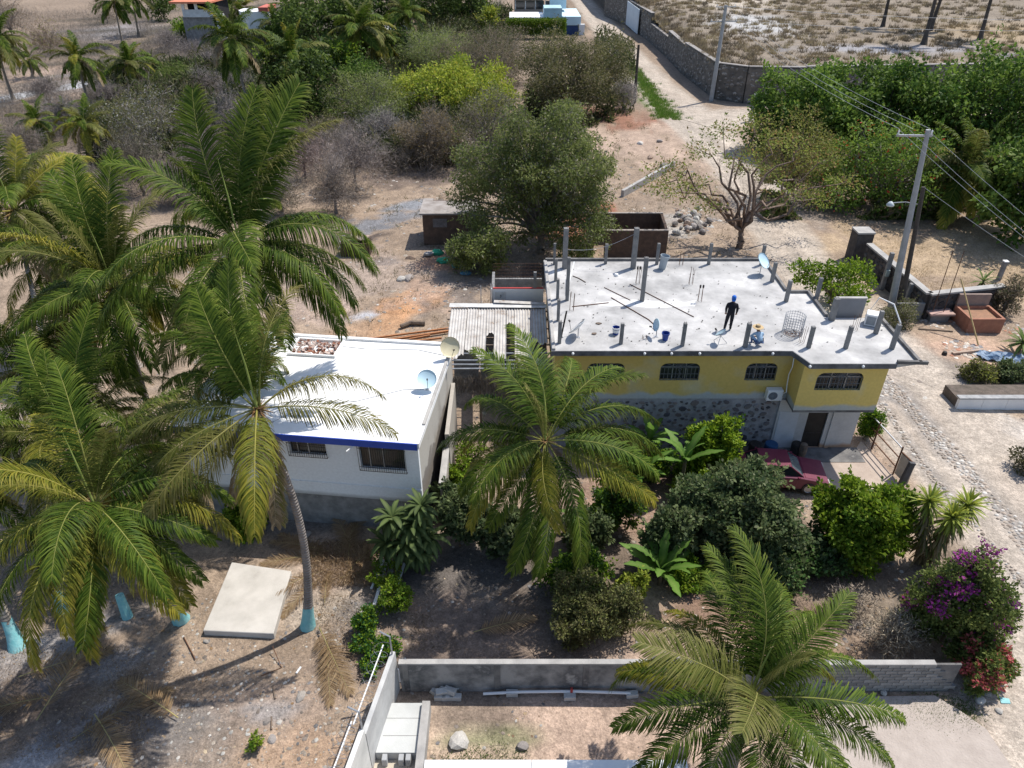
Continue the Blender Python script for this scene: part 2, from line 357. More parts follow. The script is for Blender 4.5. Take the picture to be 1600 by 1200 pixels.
def sheet(name, xs, ys, zf, colf, mat, kind='structure'):
    X, Y = np.meshgrid(xs, ys); Z = zf(X, Y); nx, ny = len(xs), len(ys)
    V = np.stack([X, Y, Z], -1).reshape(-1, 3); i = np.arange(nx * ny).reshape(ny, nx)
    F = np.stack([i[:-1, :-1], i[:-1, 1:], i[1:, 1:], i[1:, :-1]], -1).reshape(-1, 4)
    return link(name, np_mesh(name, V, F, mat, colf(X, Y).reshape(-1, 3), smooth=True), kind=kind)
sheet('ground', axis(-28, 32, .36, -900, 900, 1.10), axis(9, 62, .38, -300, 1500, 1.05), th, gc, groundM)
def strip(name, pl, over=.9, lift=.035, step=.6, na=15):
    P = [Vector((x, y)) for x, y, h in pl]; V = []; cc = []; rows = 0
    for k in range(len(pl) - 1):
        n = max(2, int((P[k + 1] - P[k]).length / (step if pl[k][1] < 70 else 3)))
        for j in range(n + (k == len(pl) - 2)):
            t = j / n; p = P[k].lerp(P[k + 1], t); h = pl[k][2] * (1 - t) + pl[k + 1][2] * t + over
            d0 = (P[k + 1] - P[k]).normalized()
            if k > 0: d0 = ((P[k] - P[k - 1]).normalized() * (1 - t) + d0 * t).lerp(d0, t).normalized()
            nrm = Vector((-d0.y, d0.x))
            for a in range(na):
                q = p + nrm * (h * (1 - 2 * a / (na - 1))); V.append((q.x, q.y)); 
            rows += 1
    V = np.array(V); z = th(V[:, 0], V[:, 1]); e = np.abs(np.tile(np.linspace(-1, 1, na), rows)); z = z + lift * (1 - sst(.93, 1, e)) - .02 * (e > .99)
    i = np.arange(rows * na).reshape(rows, na)
    F = np.stack([i[:-1, :-1], i[:-1, 1:], i[1:, 1:], i[1:, :-1]], -1).reshape(-1, 4)[:, ::-1]
    return link(name, np_mesh(name, np.column_stack([V, z]), F, groundM, gc(V[:, 0], V[:, 1]), smooth=True), kind='structure')
strip('street', ROADS['street'])
strip('side_street', ROADS['side_street'], lift=.06)
strip('lane', ROADS['far_lane'], lift=.08)

# raised lot behind the stone retaining wall
WALLB = [(22.5, 195), (26.0, 178), (27.3, 156), (27.6, 139), (27.4, 124), (28.4, 106), (31.5, 103.5), (39, 103), (71, 105.5), (120, 108)]
RZ = [5.2, 5.0, 3.2, 2.9, 4.2, 4.5, 4.6, 4.6, 4.7, 4.7]
def lotc(X, Y):
    n = fbm(X * .09, Y * .09, 4); n2 = fbm(X * .5, Y * .5, 5)
    c = lerp(np.array((.17, .135, .10)), np.array((.30, .25, .195)), n[..., None])
    for x, y, rx, ry, col in ((42, 140, 9, 16, (.46, .45, .44)), (55, 117, 16, 5, (.30, .29, .30)), (45, 170, 12, 18, (.46, .40, .33)), (90, 130, 25, 15, (.34, .26, .17)), (75, 112, 8, 3, (.24, .23, .24))):
        m = (1 - sst(.4, 1.1, np.hypot((X - x) / rx, (Y - y) / ry) + (n2 - .5) * .9))[..., None]
        c = c * (1 - m) + np.array(col) * m
    return c * (.72 + .5 * n2)[..., None]
def lot():
    ys = np.concatenate([np.arange(104.2, 190, 1.2), np.arange(190, 480, 10)]); na = 70; V = []
    wx = [p[0] for p in WALLB[:6]][::-1]; wy = [p[1] for p in WALLB[:6]][::-1]; rz = RZ[:6][::-1]
    for y in ys:
        xl = np.interp(y, wy, wx) + .25; zl = np.interp(y, wy, rz) - .25
        if y < 106: xl = 31.5 + (106 - y) / 2.5 * 3
        t = np.linspace(0, 1, na); xs = xl + 320 * t ** 1.8
        z = zl + (4.4 - zl) * sst(0, .1, t) + (fbm(xs * .2, np.full(na, y) * .2, 3) - .5) * .6 * sst(0, .03, t) + .02 * (y - 104)
        if y < 107: z = np.full(na, 4.35)
        V.append(np.stack([xs, np.full(na, y) + (xs - 31) * .04 * (1 - sst(104, 120, y)) , z], -1))
    V = np.array(V); ny = len(ys); i = np.arange(ny * na).reshape(ny, na)
    F = np.stack([i[:-1, :-1], i[:-1, 1:], i[1:, 1:], i[1:, :-1]], -1).reshape(-1, 4); W = V.reshape(-1, 3)
    link('raised_ground', np_mesh('raised_ground', W, F, groundM, lotc(W[:, 0], W[:, 1]), smooth=True), kind='structure')
    return V
LOT = lot()

# loose stones, pebbles and leaf litter lying about (nobody could count them)
def in_clear(x, y):
    ok = ~((x > 1.6) & (x < 17.2) & (y > 28) & (y < 38.5)); ok &= ~((x > -14) & (x < -3.6) & (y > 22.2) & (y < 30.5)); ok &= ~((x > -11.6) & (x < -8.7) & (y > 17) & (y < 20.7))
    return ok
def scatter(name, n, xr, yr, smin, smax, cols, flat=.5, dens=None, mat=None, seed=1):
    r = np.random.default_rng(seed); x = r.uniform(*xr, n); y = r.uniform(*yr, n)
    keep = in_clear(x, y) & (r.random(n) < (dens(x, y) if dens else 1)); x = x[keep]; y = y[keep]; n = len(x)
    s = smin + (smax - smin) * r.random(n) ** 3
    base = np.array([[1, 0, 0], [.3, .95, 0], [-.8, .6, 0], [-.85, -.55, 0], [.25, -1, 0], [.2, .1, .9], [-.3, -.1, .8]])
    F0 = [(0, 1, 5), (1, 2, 6), (1, 6, 5), (2, 3, 6), (3, 4, 5), (3, 5, 6), (4, 0, 5)]
    a = r.uniform(0, 6.28, n); ca, sa = np.cos(a), np.sin(a)
    B = base[None] * s[:, None, None] * r.uniform(.6, 1.2, (n, 1, 3)) * np.array([1, 1, flat])
    V = np.stack([B[..., 0] * ca[:, None] - B[..., 1] * sa[:, None] + x[:, None], B[..., 0] * sa[:, None] + B[..., 1] * ca[:, None] + y[:, None], B[..., 2] + th(x, y)[:, None] + .01], -1)
    F = np.concatenate([(np.arange(n) * 7)[:, None] + np.array([f]) for f in F0])
    col = np.array(cols)[r.integers(0, len(cols), n)] * r.uniform(.7, 1.2, (n, 1))
    return link(name, np_mesh(name, V.reshape(-1, 3), F, mat or stoneM, np.repeat(col, 7, 0)), kind='stuff')
TAN = [(.42, .36, .30), (.34, .28, .23), (.50, .47, .43), (.26, .22, .19), (.22, .21, .21)]
dn = lambda x, y: sst(.35, .62, fbm(x * .4, y * .4, 4))
setp(scatter('pebbles', 9000, (-25, 20), (11, 34), .015, .10, TAN, dens=dn), 'small loose stones scattered over the bare earth', 'gravel')
setp(scatter('yard_rubble', 4200, (-14, -3), (10.5, 19), .012, .085, [tuple(q * .62 for q in c) for c in TAN] + [(.30, .29, .27)], dens=lambda x, y: .25 + .75 * dn(x * 1.3, y), seed=14), 'broken bits of stone and mortar scattered over the front yard', 'rubble')
setp(scatter('loose_stones', 7000, (-24, 24), (30, 75), .03, .22, TAN, dens=dn, seed=2), 'scattered loose stones on the dirt behind the houses', 'stones')
setp(scatter('leaf_litter', 9000, (-28, 19), (10.5, 60), .03, .09, [(.30, .19, .10), (.38, .28, .18), (.20, .13, .08), (.45, .36, .25)], flat=.12, dens=dn, seed=3), 'dry brown leaf litter on the ground', 'leaf litter')
# cobbled wheel strips set into the street
def cobbles(name, label, line, wid, n, seed, smin=.09, smax=.19):
    r = np.random.default_rng(seed); line = np.array(line); seg = np.linalg.norm(np.diff(line, axis=0), axis=1); cum = np.concatenate([[0], np.cumsum(seg)])
    pts = []
    for _ in range(n * 6):
        t = r.uniform(0, cum[-1]); x = np.interp(t, cum, line[:, 0]) + r.uniform(-1, 1) * wid * (.8 + .2 * math.sin(t)); y = np.interp(t, cum, line[:, 1]) + r.uniform(-.1, .1); s = r.uniform(smin, smax)
        if all((x - a) ** 2 + (y - b) ** 2 > ((s + c) * .78) ** 2 for a, b, c in pts): pts.append((x, y, s))
        if len(pts) >= n: break
    V = []; F = []; cols = []
    for x, y, s in pts:
        k = 6; b = len(V); a0 = r.uniform(0, 6); z = float(th(np.array([x]), np.array([y]))[0]) + .03; c = np.array(TAN[r.integers(0, 3)]) * r.uniform(.5, .98)
        for q, zz in ((1, -.02), (.8, .035), ):
            for j in range(k): t = a0 + 2 * math.pi * j / k; rr = s * q * r.uniform(.85, 1.1); V.append((x + rr * math.cos(t), y + rr * math.sin(t) * .85, z + zz))
        V.append((x, y, z + .05)); cols += [c] * (2 * k + 1)
        for j in range(k): j2 = (j + 1) % k; F += [(b + j, b + j2, b + k + j2), (b + j, b + k + j2, b + k + j), (b + k + j, b + k + j2, b + 2 * k)]
    setp(link(name, np_mesh(name, V, F, stoneM, np.array(cols)), kind='stuff'), label, 'cobbles')
cobbles('cobbles', 'broad cobbled strip running down the middle of the dirt street', [(21.0, 36), (21.3, 34), (21.55, 30), (21.8, 27), (21.95, 23), (22.0, 19), (21.9, 15)], .55, 1500, 5, .07, .15)
cobbles('cobbles', 'narrow line of cobbles along the left side of the dirt street', [(19.9, 33.5), (20.1, 31), (20.0, 28.5), (19.95, 26), (20.3, 23), (20.4, 19)], .18, 420, 6, .07, .14)
cobbles('cobbles', 'patch of worn cobbles beside the corner of the yellow house', [(19.8, 36), (20.0, 33)], .9, 500, 8, .07, .15)
# ------------------------------------------------------------------ BUILDINGS
def arch_hole(u0, u1, z0, z1, r=.32, n=5):
    p = [(u0, z0), (u1, z0)]
    for i in range(n + 1): t = math.pi / 2 * i / n; p.append((u1 - r + r * math.cos(t), z1 - r + r * math.sin(t)))
    for i in range(n + 1): t = math.pi / 2 + math.pi / 2 * i / n; p.append((u0 + r + r * math.cos(t), z1 - r + r * math.sin(t)))
    return p
def panel(mb, outline, holes, o, u, n, th_):
    """upright wall with openings: outline and holes in (u, z), o origin, u along, n outward, th_ thickness"""
    o = Vector(o); u = Vector(u); n = Vector(n); loops = [outline] + holes
    W = lambda p, d: o + u * p[0] + Vector((0, 0, p[1])) - n * d
    flat = [p for l in loops for p in l]
    tri = tessellate_polygon([[Vector((p[0], p[1], 0)) for p in l] for l in loops])
    vs = [W(p, 0) for p in flat] + [W(p, th_) for p in flat]; N = len(flat); fs = []
    for t in tri:
        a, b, c = [vs[i] for i in t]
        if (b - a).cross(c - a).dot(n) < 0: t = t[::-1]
        fs.append(tuple(t)); fs.append(tuple(i + N for i in t[::-1]))
    k = 0
    for li, l in enumerate(loops):
        m = len(l)
        for i in range(m):
            j = (i + 1) % m; fs.append((k + i, k + j, k + j + N, k + i + N) if li else (k + i, k + i + N, k + j + N, k + j))
        k += m
    mb.add(vs, fs)

# paint with weathering that belongs to the wall
def wall_paint(name, main, worn, low, zlow, amp=.35, worn_at=.56):
    m = bpy.data.materials.new(name); m.use_nodes = True; nt = m.node_tree; n = nt.nodes; l = nt.links
    b = n['Principled BSDF']; b.inputs['Roughness'].default_value = .85; b.inputs['Specular IOR Level'].default_value = .2
    tc = n.new('ShaderNodeTexCoord')
    a = n.new('ShaderNodeTexNoise'); a.inputs['Scale'].default_value = .55; a.inputs['Detail'].default_value = 7; l.new(tc.outputs['Object'], a.inputs['Vector'])
    cr = n.new('ShaderNodeValToRGB'); l.new(a.outputs[0], cr.inputs[0]); e = cr.color_ramp.elements
    e[0].position = worn_at - .06; e[0].color = (*main, 1); e[1].position = worn_at + .1; e[1].color = (*worn, 1)
    sp = n.new('ShaderNodeSeparateXYZ'); l.new(tc.outputs['Object'], sp.inputs[0])
    c = n.new('ShaderNodeTexNoise'); c.inputs['Scale'].default_value = .9; c.inputs['Detail'].default_value = 5; l.new(tc.outputs['Object'], c.inputs['Vector'])
    ma = n.new('ShaderNodeMath'); ma.operation = 'MULTIPLY_ADD'; ma.inputs[1].default_value = -amp * 4; l.new(c.outputs[0], ma.inputs[0])
    l.new(sp.outputs['Z'], ma.inputs[2])
    mr = n.new('ShaderNodeMapRange'); l.new(ma.outputs[0], mr.inputs['Value']); z = zlow - amp * 2
    mr.inputs['From Min'].default_value = z - .06; mr.inputs['From Max'].default_value = z + .1; mr.inputs['To Min'].default_value = 1; mr.inputs['To Max'].default_value = 0
    mx = n.new('ShaderNodeMix'); mx.data_type = 'RGBA'; l.new(mr.outputs[0], mx.inputs[0]); l.new(cr.outputs[0], mx.inputs[6]); mx.inputs[7].default_value = (*low, 1)
    f = n.new('ShaderNodeTexNoise'); f.inputs['Scale'].default_value = 9; f.inputs['Detail'].default_value = 6; l.new(tc.outputs['Object'], f.inputs['Vector'])
    hs = n.new('ShaderNodeHueSaturation'); l.new(mx.outputs[2], hs.inputs['Color'])
    m3 = n.new('ShaderNodeMapRange'); l.new(f.outputs[0], m3.inputs['Value']); m3.inputs['To Min'].default_value = .85; m3.inputs['To Max'].default_value = 1.13; l.new(m3.outputs[0], hs.inputs['Value'])
    l.new(hs.outputs[0], b.inputs['Base Color'])
    bp = n.new('ShaderNodeBump'); bp.inputs['Strength'].default_value = .15; bp.inputs['Distance'].default_value = .03; l.new(f.outputs[0], bp.inputs['Height']); l.new(bp.outputs[0], b.inputs['Normal'])
    return m
yellowM = wall_paint('yellow_paint', (.55, .405, .125), (.52, .44, .25), (.40, .42, .42), 3.25, .22)
yellow2M = wall_paint('lit_yellow_paint', (.68, .51, .16), (.62, .52, .28), (.44, .45, .41), 3.35, .12, .60)  # lighter copy of the yellow: the bay's stronger light is in the colour
greywM = wall_paint('grey_white_render', (.50, .50, .49), (.40, .40, .40), (.42, .27, .18), .28, .15)
roofM = M('roof_concrete', (.28, .275, .27), (.46, .45, .44), scale=.6, bump=.1, c3=(.60, .595, .58), lo=.36, hi=.60, detail=10)
mortarM = M('mortar', (.33, .33, .34), (.22, .22, .23), scale=3, bump=.4, bscale=12)
whiteroofM = M('white_roof_paint', (.82, .82, .82), (.72, .72, .71), scale=.5, bump=.06, rough=.55, c3=(.62, .615, .60), lo=.45, hi=.68, detail=9)
blueM = M('blue_paint', (.02, .06, .36), (.03, .08, .42), scale=2, bump=0, rough=.5)
housewhiteM = wall_paint('white_house_paint', (.74, .77, .80), (.69, .72, .75), (.45, .46, .46), 1.85, .05, .58)
founM = M('rough_foundation', (.27, .265, .26), (.16, .158, .155), scale=2.2, bump=.6, bscale=9, c3=(.34, .33, .32))

ZR = 5.8
yh = thing('yellow_house', 'yellow house with stone base and many bare concrete posts on its flat grey roof', 'house', (9, 31, 0))
RO = [(1.8, 28.15), (12.75, 28.15), (13.2, 27.05), (17.0, 27.05), (18.05, 27.3), (18.05, 31.3), (15.5, 31.3), (15.5, 34.1), (14.4, 34.1), (14.4, 38.2), (1.8, 38.2)]
MB().prism(RO, ZR - .2, ZR).build('roof', roofM, yh)
f = MB(); f.box(1.78, 12.73, 28.10, 28.147, ZR - .24, ZR + .012); f.box(13.2, 16.98, 27.0, 27.047, ZR - .24, ZR + .012); f.beam((12.72, 28.11, ZR - .114), (13.17, 27.01, ZR - .114), .04, .25)
f.build('fascia', M('dark_fascia', (.17, .17, .18), (.07, .07, .075), scale=1.6, bump=.2, c3=(.30, .30, .31)), yh)
f = MB()
for a, b in (((1.9, 38.1), (14.3, 38.1)), ((14.32, 38.0), (14.32, 34.2)), ((14.5, 34.02), (15.35, 34.02)), ((15.42, 34.05), (15.42, 31.4)), ((17.98, 31.2), (17.98, 27.0)), ((16.99, 27.1), (18.3, 27.02))):
    c = MB(); c.beam((*a, ZR + .07), (*b, ZR + .07), .14, .15); c.build('roof_curb', concDM, yh)
MB().box(1.82, 1.97, 28.2, 37.9, ZR + .002, ZR + .10).build('roof_curb', concM, yh)
# upper storey
wins = [(3.5, 5.25, 4.03, 4.98), (6.9, 8.75, 4.03, 4.98), (10.9, 12.35, 4.03, 4.98)]
w = MB(); panel(w, [(2.0, 3.0), (13.3, 3.0), (13.3, ZR - .21), (2.0, ZR - .21)], [arch_hole(*q) for q in wins], (0, 28.4, 0), (1, 0, 0), (0, -1, 0), .2); w.build('upper_wall', yellowM, yh)
w = MB(); w.box(2.0, 2.2, 28.61, 38, 3.0, ZR - .21); w.box(2.21, 14.2, 37.8, 38, 3.0, ZR - .21); w.box(14.0, 14.2, 34.0, 37.79, 3, ZR - .21); w.box(15.0, 15.2, 31.2, 33.9, 3, ZR - .21); w.build('side_wall', yellowM, yh)
w = MB(); bw = [(13.75, 15.85, 4.22, 5.16)]
panel(w, [(13.05, 3.1), (16.85, 3.1), (16.85, ZR - .21), (13.05, ZR - .21)], [arch_hole(*q) for q in bw], (0, 27.3, 0), (1, 0, 0), (0, -1, 0), .2)
w.box(13.05, 13.25, 27.505, 28.398, 3.1, ZR - .21); w.box(16.65, 16.85, 27.505, 31.2, 3.1, ZR - .21); w.build('projecting_bay', yellow2M, yh)
MB().box(13.07, 16.83, 27.32, 31.1, 2.96, 3.095).build('bay_floor', concDM, yh)
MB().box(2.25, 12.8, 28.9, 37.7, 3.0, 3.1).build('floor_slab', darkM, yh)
def grille(u0, u1, z0, z1, y, parent, name='window'):
    wn_ = MB().box(u0 - .02, u1 + .02, y + .165, y + .18, z0 - .02, z1 + .02).build(name, glassM, parent)
    g = MB(); n = int((u1 - u0) / .17); cx = (u0 + u1) / 2; zt = z1 - .27
    for i in range(n + 1):
        x = u0 + .03 + (u1 - u0 - .06) * i / n; g.box(x - .009, x + .009, y + .02, y + .038, z0, zt)
    for z in (z0 + .03, (z0 + zt) / 2, zt): g.box(u0 + .01, u1 - .01, y + .04, y + .055, z - .011, z + .011)
    for k in range(-5, 6):
        t = k / 5.5 * 1.35; L = min(.26 / max(math.cos(t), .2), (u1 - u0) / 2 - .08)
        g.beam((cx, y + .03, zt), (cx + L * math.sin(t), y + .03, zt + min(L * math.cos(t), .26)), .016, .016)
    for z in np.linspace(z0 + .1, zt - .1, 3):      # scrolls in the middle
        pts = [(cx + .07 * math.cos(a), y + .03, z + .09 * math.sin(a)) for a in np.linspace(0, 2 * math.pi, 9)]; g.tube(pts, .01, 4)
    g.build('grille', M('grey_grille', (.10, .11, .12), (.16, .17, .19), rough=.6, scale=8, bump=0), wn_)
    f = MB()
    for x in (u0 + (u1 - u0) * .33, u0 + (u1 - u0) * .66): f.box(x - .02, x + .02, y + .12, y + .163, z0, z1)
    f.box(u0, u1, y + .12, y + .163, zt - .02, zt + .02); f.build('frame', galvM, wn_)
    return wn_
for q in wins: grille(*q, 28.4, yh)
for q in bw: grille(*q, 27.3, yh)
# lower storey
MB().box(2.0, 12.85, 28.42, 28.7, -.1, 2.995).build('stone_base', mortarM, yh)
w = MB(); panel(w, [(12.85, -.1), (16.85, -.1), (16.85, 2.95), (12.85, 2.95)], [[(14.35, .06), (15.32, .06), (15.32, 2.2), (14.35, 2.2)]], (0, 28.35, 0), (1, 0, 0), (0, -1, 0), .2); w.build('ground_floor_wall', greywM, yh)
MB().box(16.65, 16.85, 28.56, 31.3, -.1, 2.95).build('ground_floor_wall', greywM, yh)
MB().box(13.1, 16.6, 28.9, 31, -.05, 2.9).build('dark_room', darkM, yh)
d = MB().box(14.36, 15.31, 28.43, 28.46, .07, 2.19).build('door', M('dark_door', (.018, .016, .015), (.03, .026, .024), rough=.6, scale=3, bump=0), yh)
MB().box(14.42, 15.25, 28.41, 28.428, .9, .96).build('rail', ironM, d)
p = MB(); p.box(12.95, 13.9, 28.325, 28.347, .05, 2.25); p.build('pale_panel', M('pale_panel', (.55, .57, .60), (.48, .5, .52), scale=2, bump=.05), yh)
MB().box(15.55, 15.75, 28.30, 28.347, .0, 2.9).build('pilaster', greywM, yh)
MB().box(12.9, 17.2, 27.2, 28.34, -.05, .07).build('door_step', concDM, yh)
# stones of the base: each one picked out of the mortar
def stone_meshes(k, seed=4, mat=stoneM, cols=((.12, .11, .115), (.16, .135, .13), (.21, .20, .20), (.09, .088, .10))):
    out = []; r = random.Random(seed)
    for i in range(k):
        bm = bmesh.new(); n = r.choice((6, 7, 8)); ring = []
        for z, q in ((0, 1.0), (.75, .86)):
            ring.append([bm.verts.new((q * math.cos(2 * math.pi * j / n + .2) * r.uniform(.8, 1.05), -z, q * math.sin(2 * math.pi * j / n + .2) * r.uniform(.8, 1.05))) for j in range(n)])
        for j in range(n): bm.faces.new((ring[0][j], ring[0][(j + 1) % n], ring[1][(j + 1) % n], ring[1][j]))
        bm.faces.new(ring[1]); bmesh.ops.recalc_face_normals(bm, faces=bm.faces[:])
        me = bpy.data.meshes.new('stone'); bm.to_mesh(me); bm.free(); me.materials.append(mat)
        a = me.color_attributes.new('col', 'FLOAT_COLOR', 'POINT'); c = cols[i % len(cols)]
        a.data.foreach_set('color', [v for _ in me.vertices for v in (*c, 1)]); out.append(me)
    return out
SM = stone_meshes(8)
r = random.Random(5); x0s = 3.0; nst = 0
pk = []
for _ in range(6000):
    if nst >= 290: break
    wd = r.choice((r.uniform(.07, .12), r.uniform(.11, .2), r.uniform(.15, .24))); hh = wd * r.uniform(.5, .8); x = r.uniform(3.3, 12.6); z = r.uniform(.15, 2.8)
    if all(abs(x - a) > (wd + b) * .93 or abs(z - c) > (hh + d) * .93 for a, b, c, d in pk):
        pk.append((x, wd, z, hh)); link('stone', SM[r.randrange(8)], yh, (x - 9, 28.42 - 31 + .003, z), (0, r.uniform(-.6, .6), 0), (wd, .06, hh)); nst += 1
# lamps on the eaves
for px in (895, 1007, 1049, 1093, 1207):
    X = x_at(px, 28.1, ZR - .05); MB().lathe([(.001, -.09), (.05, -.07), (.065, 0), (.03, .05), (.001, .06)], (X, 28.03, ZR - .06), 10).build('eaves_bulb', whiteM, yh)
for px in (1265, 1348):
    X = x_at(px, 27.0, ZR - .05); MB().lathe([(.001, -.09), (.05, -.07), (.065, 0), (.03, .05), (.001, .06)], (X, 26.93, ZR - .06), 10).build('eaves_bulb', whiteM, yh)
# bare concrete posts: (base px, base py, top py, half width)
POSTS = [(882, 419, 356, .13), (868, 439, 404, .075), (871, 467, 436, .075), (872, 501, 468, .075), (874, 536, 502, .08), (866, 413, 380, .07), (886, 469, 402, .085), (946, 412, 381, .08), (989, 419, 356, .13),
         (1026, 413, 380, .08), (1003, 470, 402, .10), (1107, 413, 380, .08), (1189, 414, 383, .08), (970, 537, 505, .08), (1066, 540, 505, .08), (1164, 542, 505, .09), (1206, 440, 410, .09), (1228, 471, 438, .09),
         (1275, 468, 434, .09), (1299, 500, 466, .12), (1263, 543, 510, .085), (1321, 544, 510, .085), (1368, 521, 486, .09), (1393, 545, 507, .09)]
postM = M('cast_concrete', (.235, .23, .225), (.15, .15, .15), scale=2.5, bump=.25)
for bx, by, ty, hw in POSTS:
    b = at(bx, by, ZR); t = z_at(ty, b.y); m = MB(); m.box(b.x - hw, b.x + hw, b.y - hw, b.y + hw, ZR - .01, t, rz=.03 * math.sin(bx))
    o = m.build('concrete_post', postM, yh, bevel=.012)
    if random.random() < .8:
        g = MB()
        for i in (-.5, .5):
            for j in (-.5, .5): g.box(b.x + i * hw - .006, b.x + i * hw + .006, b.y + j * hw - .006, b.y + j * hw + .006, t - .02, t + .07)
        g.build('rebar_end', rustM, o)
for bx, by, ty, tip in ((996, 443, 416, 1), (1079, 444, 417, 0), (1093, 471, 445, 1), (1064, 414, 392, 0), (893, 485, 455, 0), (1007, 530, 520, 0), (1252, 535, 510, 0), (1370 - 35, 516, 490, 0)):
    b = at(bx, by, ZR); t = z_at(ty, b.y); g = MB(); rr = random.Random(bx)
    for i in (-.09, .09):
        for j in (-.07, .07):
            q = rr.uniform(-.06, .06); g.tube([(b.x + i, b.y + j, ZR - .01), (b.x + i + q * .4, b.y + j, (ZR + t) / 2), (b.x + i + q, b.y + j, t - rr.random() * .15)], .011, 4)
    o = g.build('starter_bars', rustM, yh)
    if tip:
        c = MB()
        for i in (-.07, .08): c.lathe([(.02, -.06), (.05, 0), (.045, .12), (.001, .15)], (b.x + i, b.y, t - .14), 7)
        c.build('black_cap', ironM, o)
# worn white coat on part of the roof
wc = at(1000, 480, ZR)
def blob_poly(pts, n=3, j=.08, seed=0):
    r = random.Random(seed); out = []
    for i, p in enumerate(pts):
        q = pts[(i + 1) % len(pts)]
        for k in range(n): t = k / n; out.append((p[0] * (1 - t) + q[0] * t + r.uniform(-j, j), p[1] * (1 - t) + q[1] * t + r.uniform(-j, j)))
    return out
pp = [at(*q, ZR) for q in ((930, 473), (975, 467), (1060, 473), (1088, 470), (1085, 478), (1040, 482), (1000, 480), (975, 478), (950, 480), (932, 476))]
MB().prism(blob_poly([(p.x, p.y) for p in pp]), ZR + .001, ZR + .005).build('whitewash_patch', M('whitewash', (.62, .62, .61), (.50, .495, .485), scale=2.5, bump=0), yh)
# gray cable and air conditioner on the bay side
ac = thing('air_conditioner', 'white outdoor air conditioner unit fixed to the yellow wall above the stone base', 'air conditioner', (12.35, 28.2, 3.1))
MB().box(12.0, 12.74, 28.02, 28.36, 3.12, 3.70).build('casing', whiteM, ac, bevel=.02)
g = MB(); 
for rr_ in (.21, .16, .11, .06): g.tube([(12.27 + rr_ * math.cos(a), 28.005, 3.41 + rr_ * math.sin(a)) for a in np.linspace(0, 2 * math.pi, 21)], .006, 4)
for a in np.linspace(0, math.pi, 6, endpoint=False): g.beam((12.27 - .22 * math.cos(a), 28.008, 3.41 - .22 * math.sin(a)), (12.27 + .22 * math.cos(a), 28.008, 3.41 + .22 * math.sin(a)), .008, .008)
g.build('fan_guard', M('grey_plastic', (.28, .30, .32), scale=3, bump=0), ac)
MB().lathe([(.001, 0), (.21, 0), (.21, .01)], (12.27, 28.012, 3.41), 20, Matrix.Rotation(R(90), 3, 'X')).build('fan_recess', M('fan_dark', (.12, .13, .15), scale=2, bump=0), ac)
g = MB()
for x in (12.1, 12.65): g.beam((x, 28.02, 3.11), (x, 28.40, 3.11), .03, .03)
g.build('bracket', ironM, ac)
cb = MB(); cb.tube([(12.80, 28.0, 5.5), (12.79, 27.9, 5.1), (12.78, 28.05, 4.6), (12.79, 28.0, 4.1), (12.80, 27.9, 3.7), (12.78, 28.1, 3.5)], .022, 6)
setp(cb.build('hanging_cable', whiteM, None), 'white cable hanging down beside the projecting yellow bay', 'cable')

# ---- white house
WRZ = R(-6.6); wh = thing('white_house', 'white single-storey house with bright white flat roof and a blue band along its eaves', 'house', (-3.75, 22.55, 0), WRZ)
def wb(x0, x1, y0, y1, z0, z1, name, mat, par=wh, bevel=0):
    return MB().box(x0, x1, y0, y1, z0, z1).build(name, mat, par, world=False, bevel=bevel)
wb(-10.2, .12, -.22, 7.5, 4.80, 5.05, 'roof', whiteroofM)
wb(-10.3, .05, -.275, -.225, 4.74, 5.055, 'blue_fascia', blueM)
wb(-10.1, .1, 7.3, 7.48, 5.053, 5.17, 'roof_curb', whiteroofM); wb(-10.19, -10.0, -.1, 7.25, 5.053, 5.15, 'roof_curb', whiteroofM)
wb(-.02, .11, 1.0, 7.25, 5.053, 5.12, 'roof_curb', concM)
w = MB(); WW = [(-2.42, -.58, 3.42, 4.66), (-5.35, -3.85, 3.92, 4.66), (-8.1, -6.9, 3.92, 4.66)]
panel(w, [(-10.0, 1.72), (0, 1.72), (0, 4.79), (-10.0, 4.79)], [[(a, z), (b, z), (b, zz), (a, zz)] for a, b, z, zz in WW], (0, 0, 0), (1, 0, 0), (0, -1, 0), .18); w.build('front_wall', housewhiteM, wh, world=False)
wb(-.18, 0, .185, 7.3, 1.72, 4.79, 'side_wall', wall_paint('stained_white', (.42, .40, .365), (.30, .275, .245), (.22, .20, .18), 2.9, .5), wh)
wb(-10, -9.82, .185, 7.3, 1.72, 4.79, 'side_wall', housewhiteM); wb(-9.8, -.2, 7.1, 7.29, 1.72, 4.79, 'back_wall', housewhiteM)
wb(-9.95, -.05, .07, 7.2, -.1, 1.71, 'foundation', founM); wb(-10.0, 0.0, -.035, 0.0, 2.42, 2.46, 'string_course', housewhiteM)
wb(-9.7, -.3, .8, 7.0, 2.1, 4.7, 'dark_room', darkM)
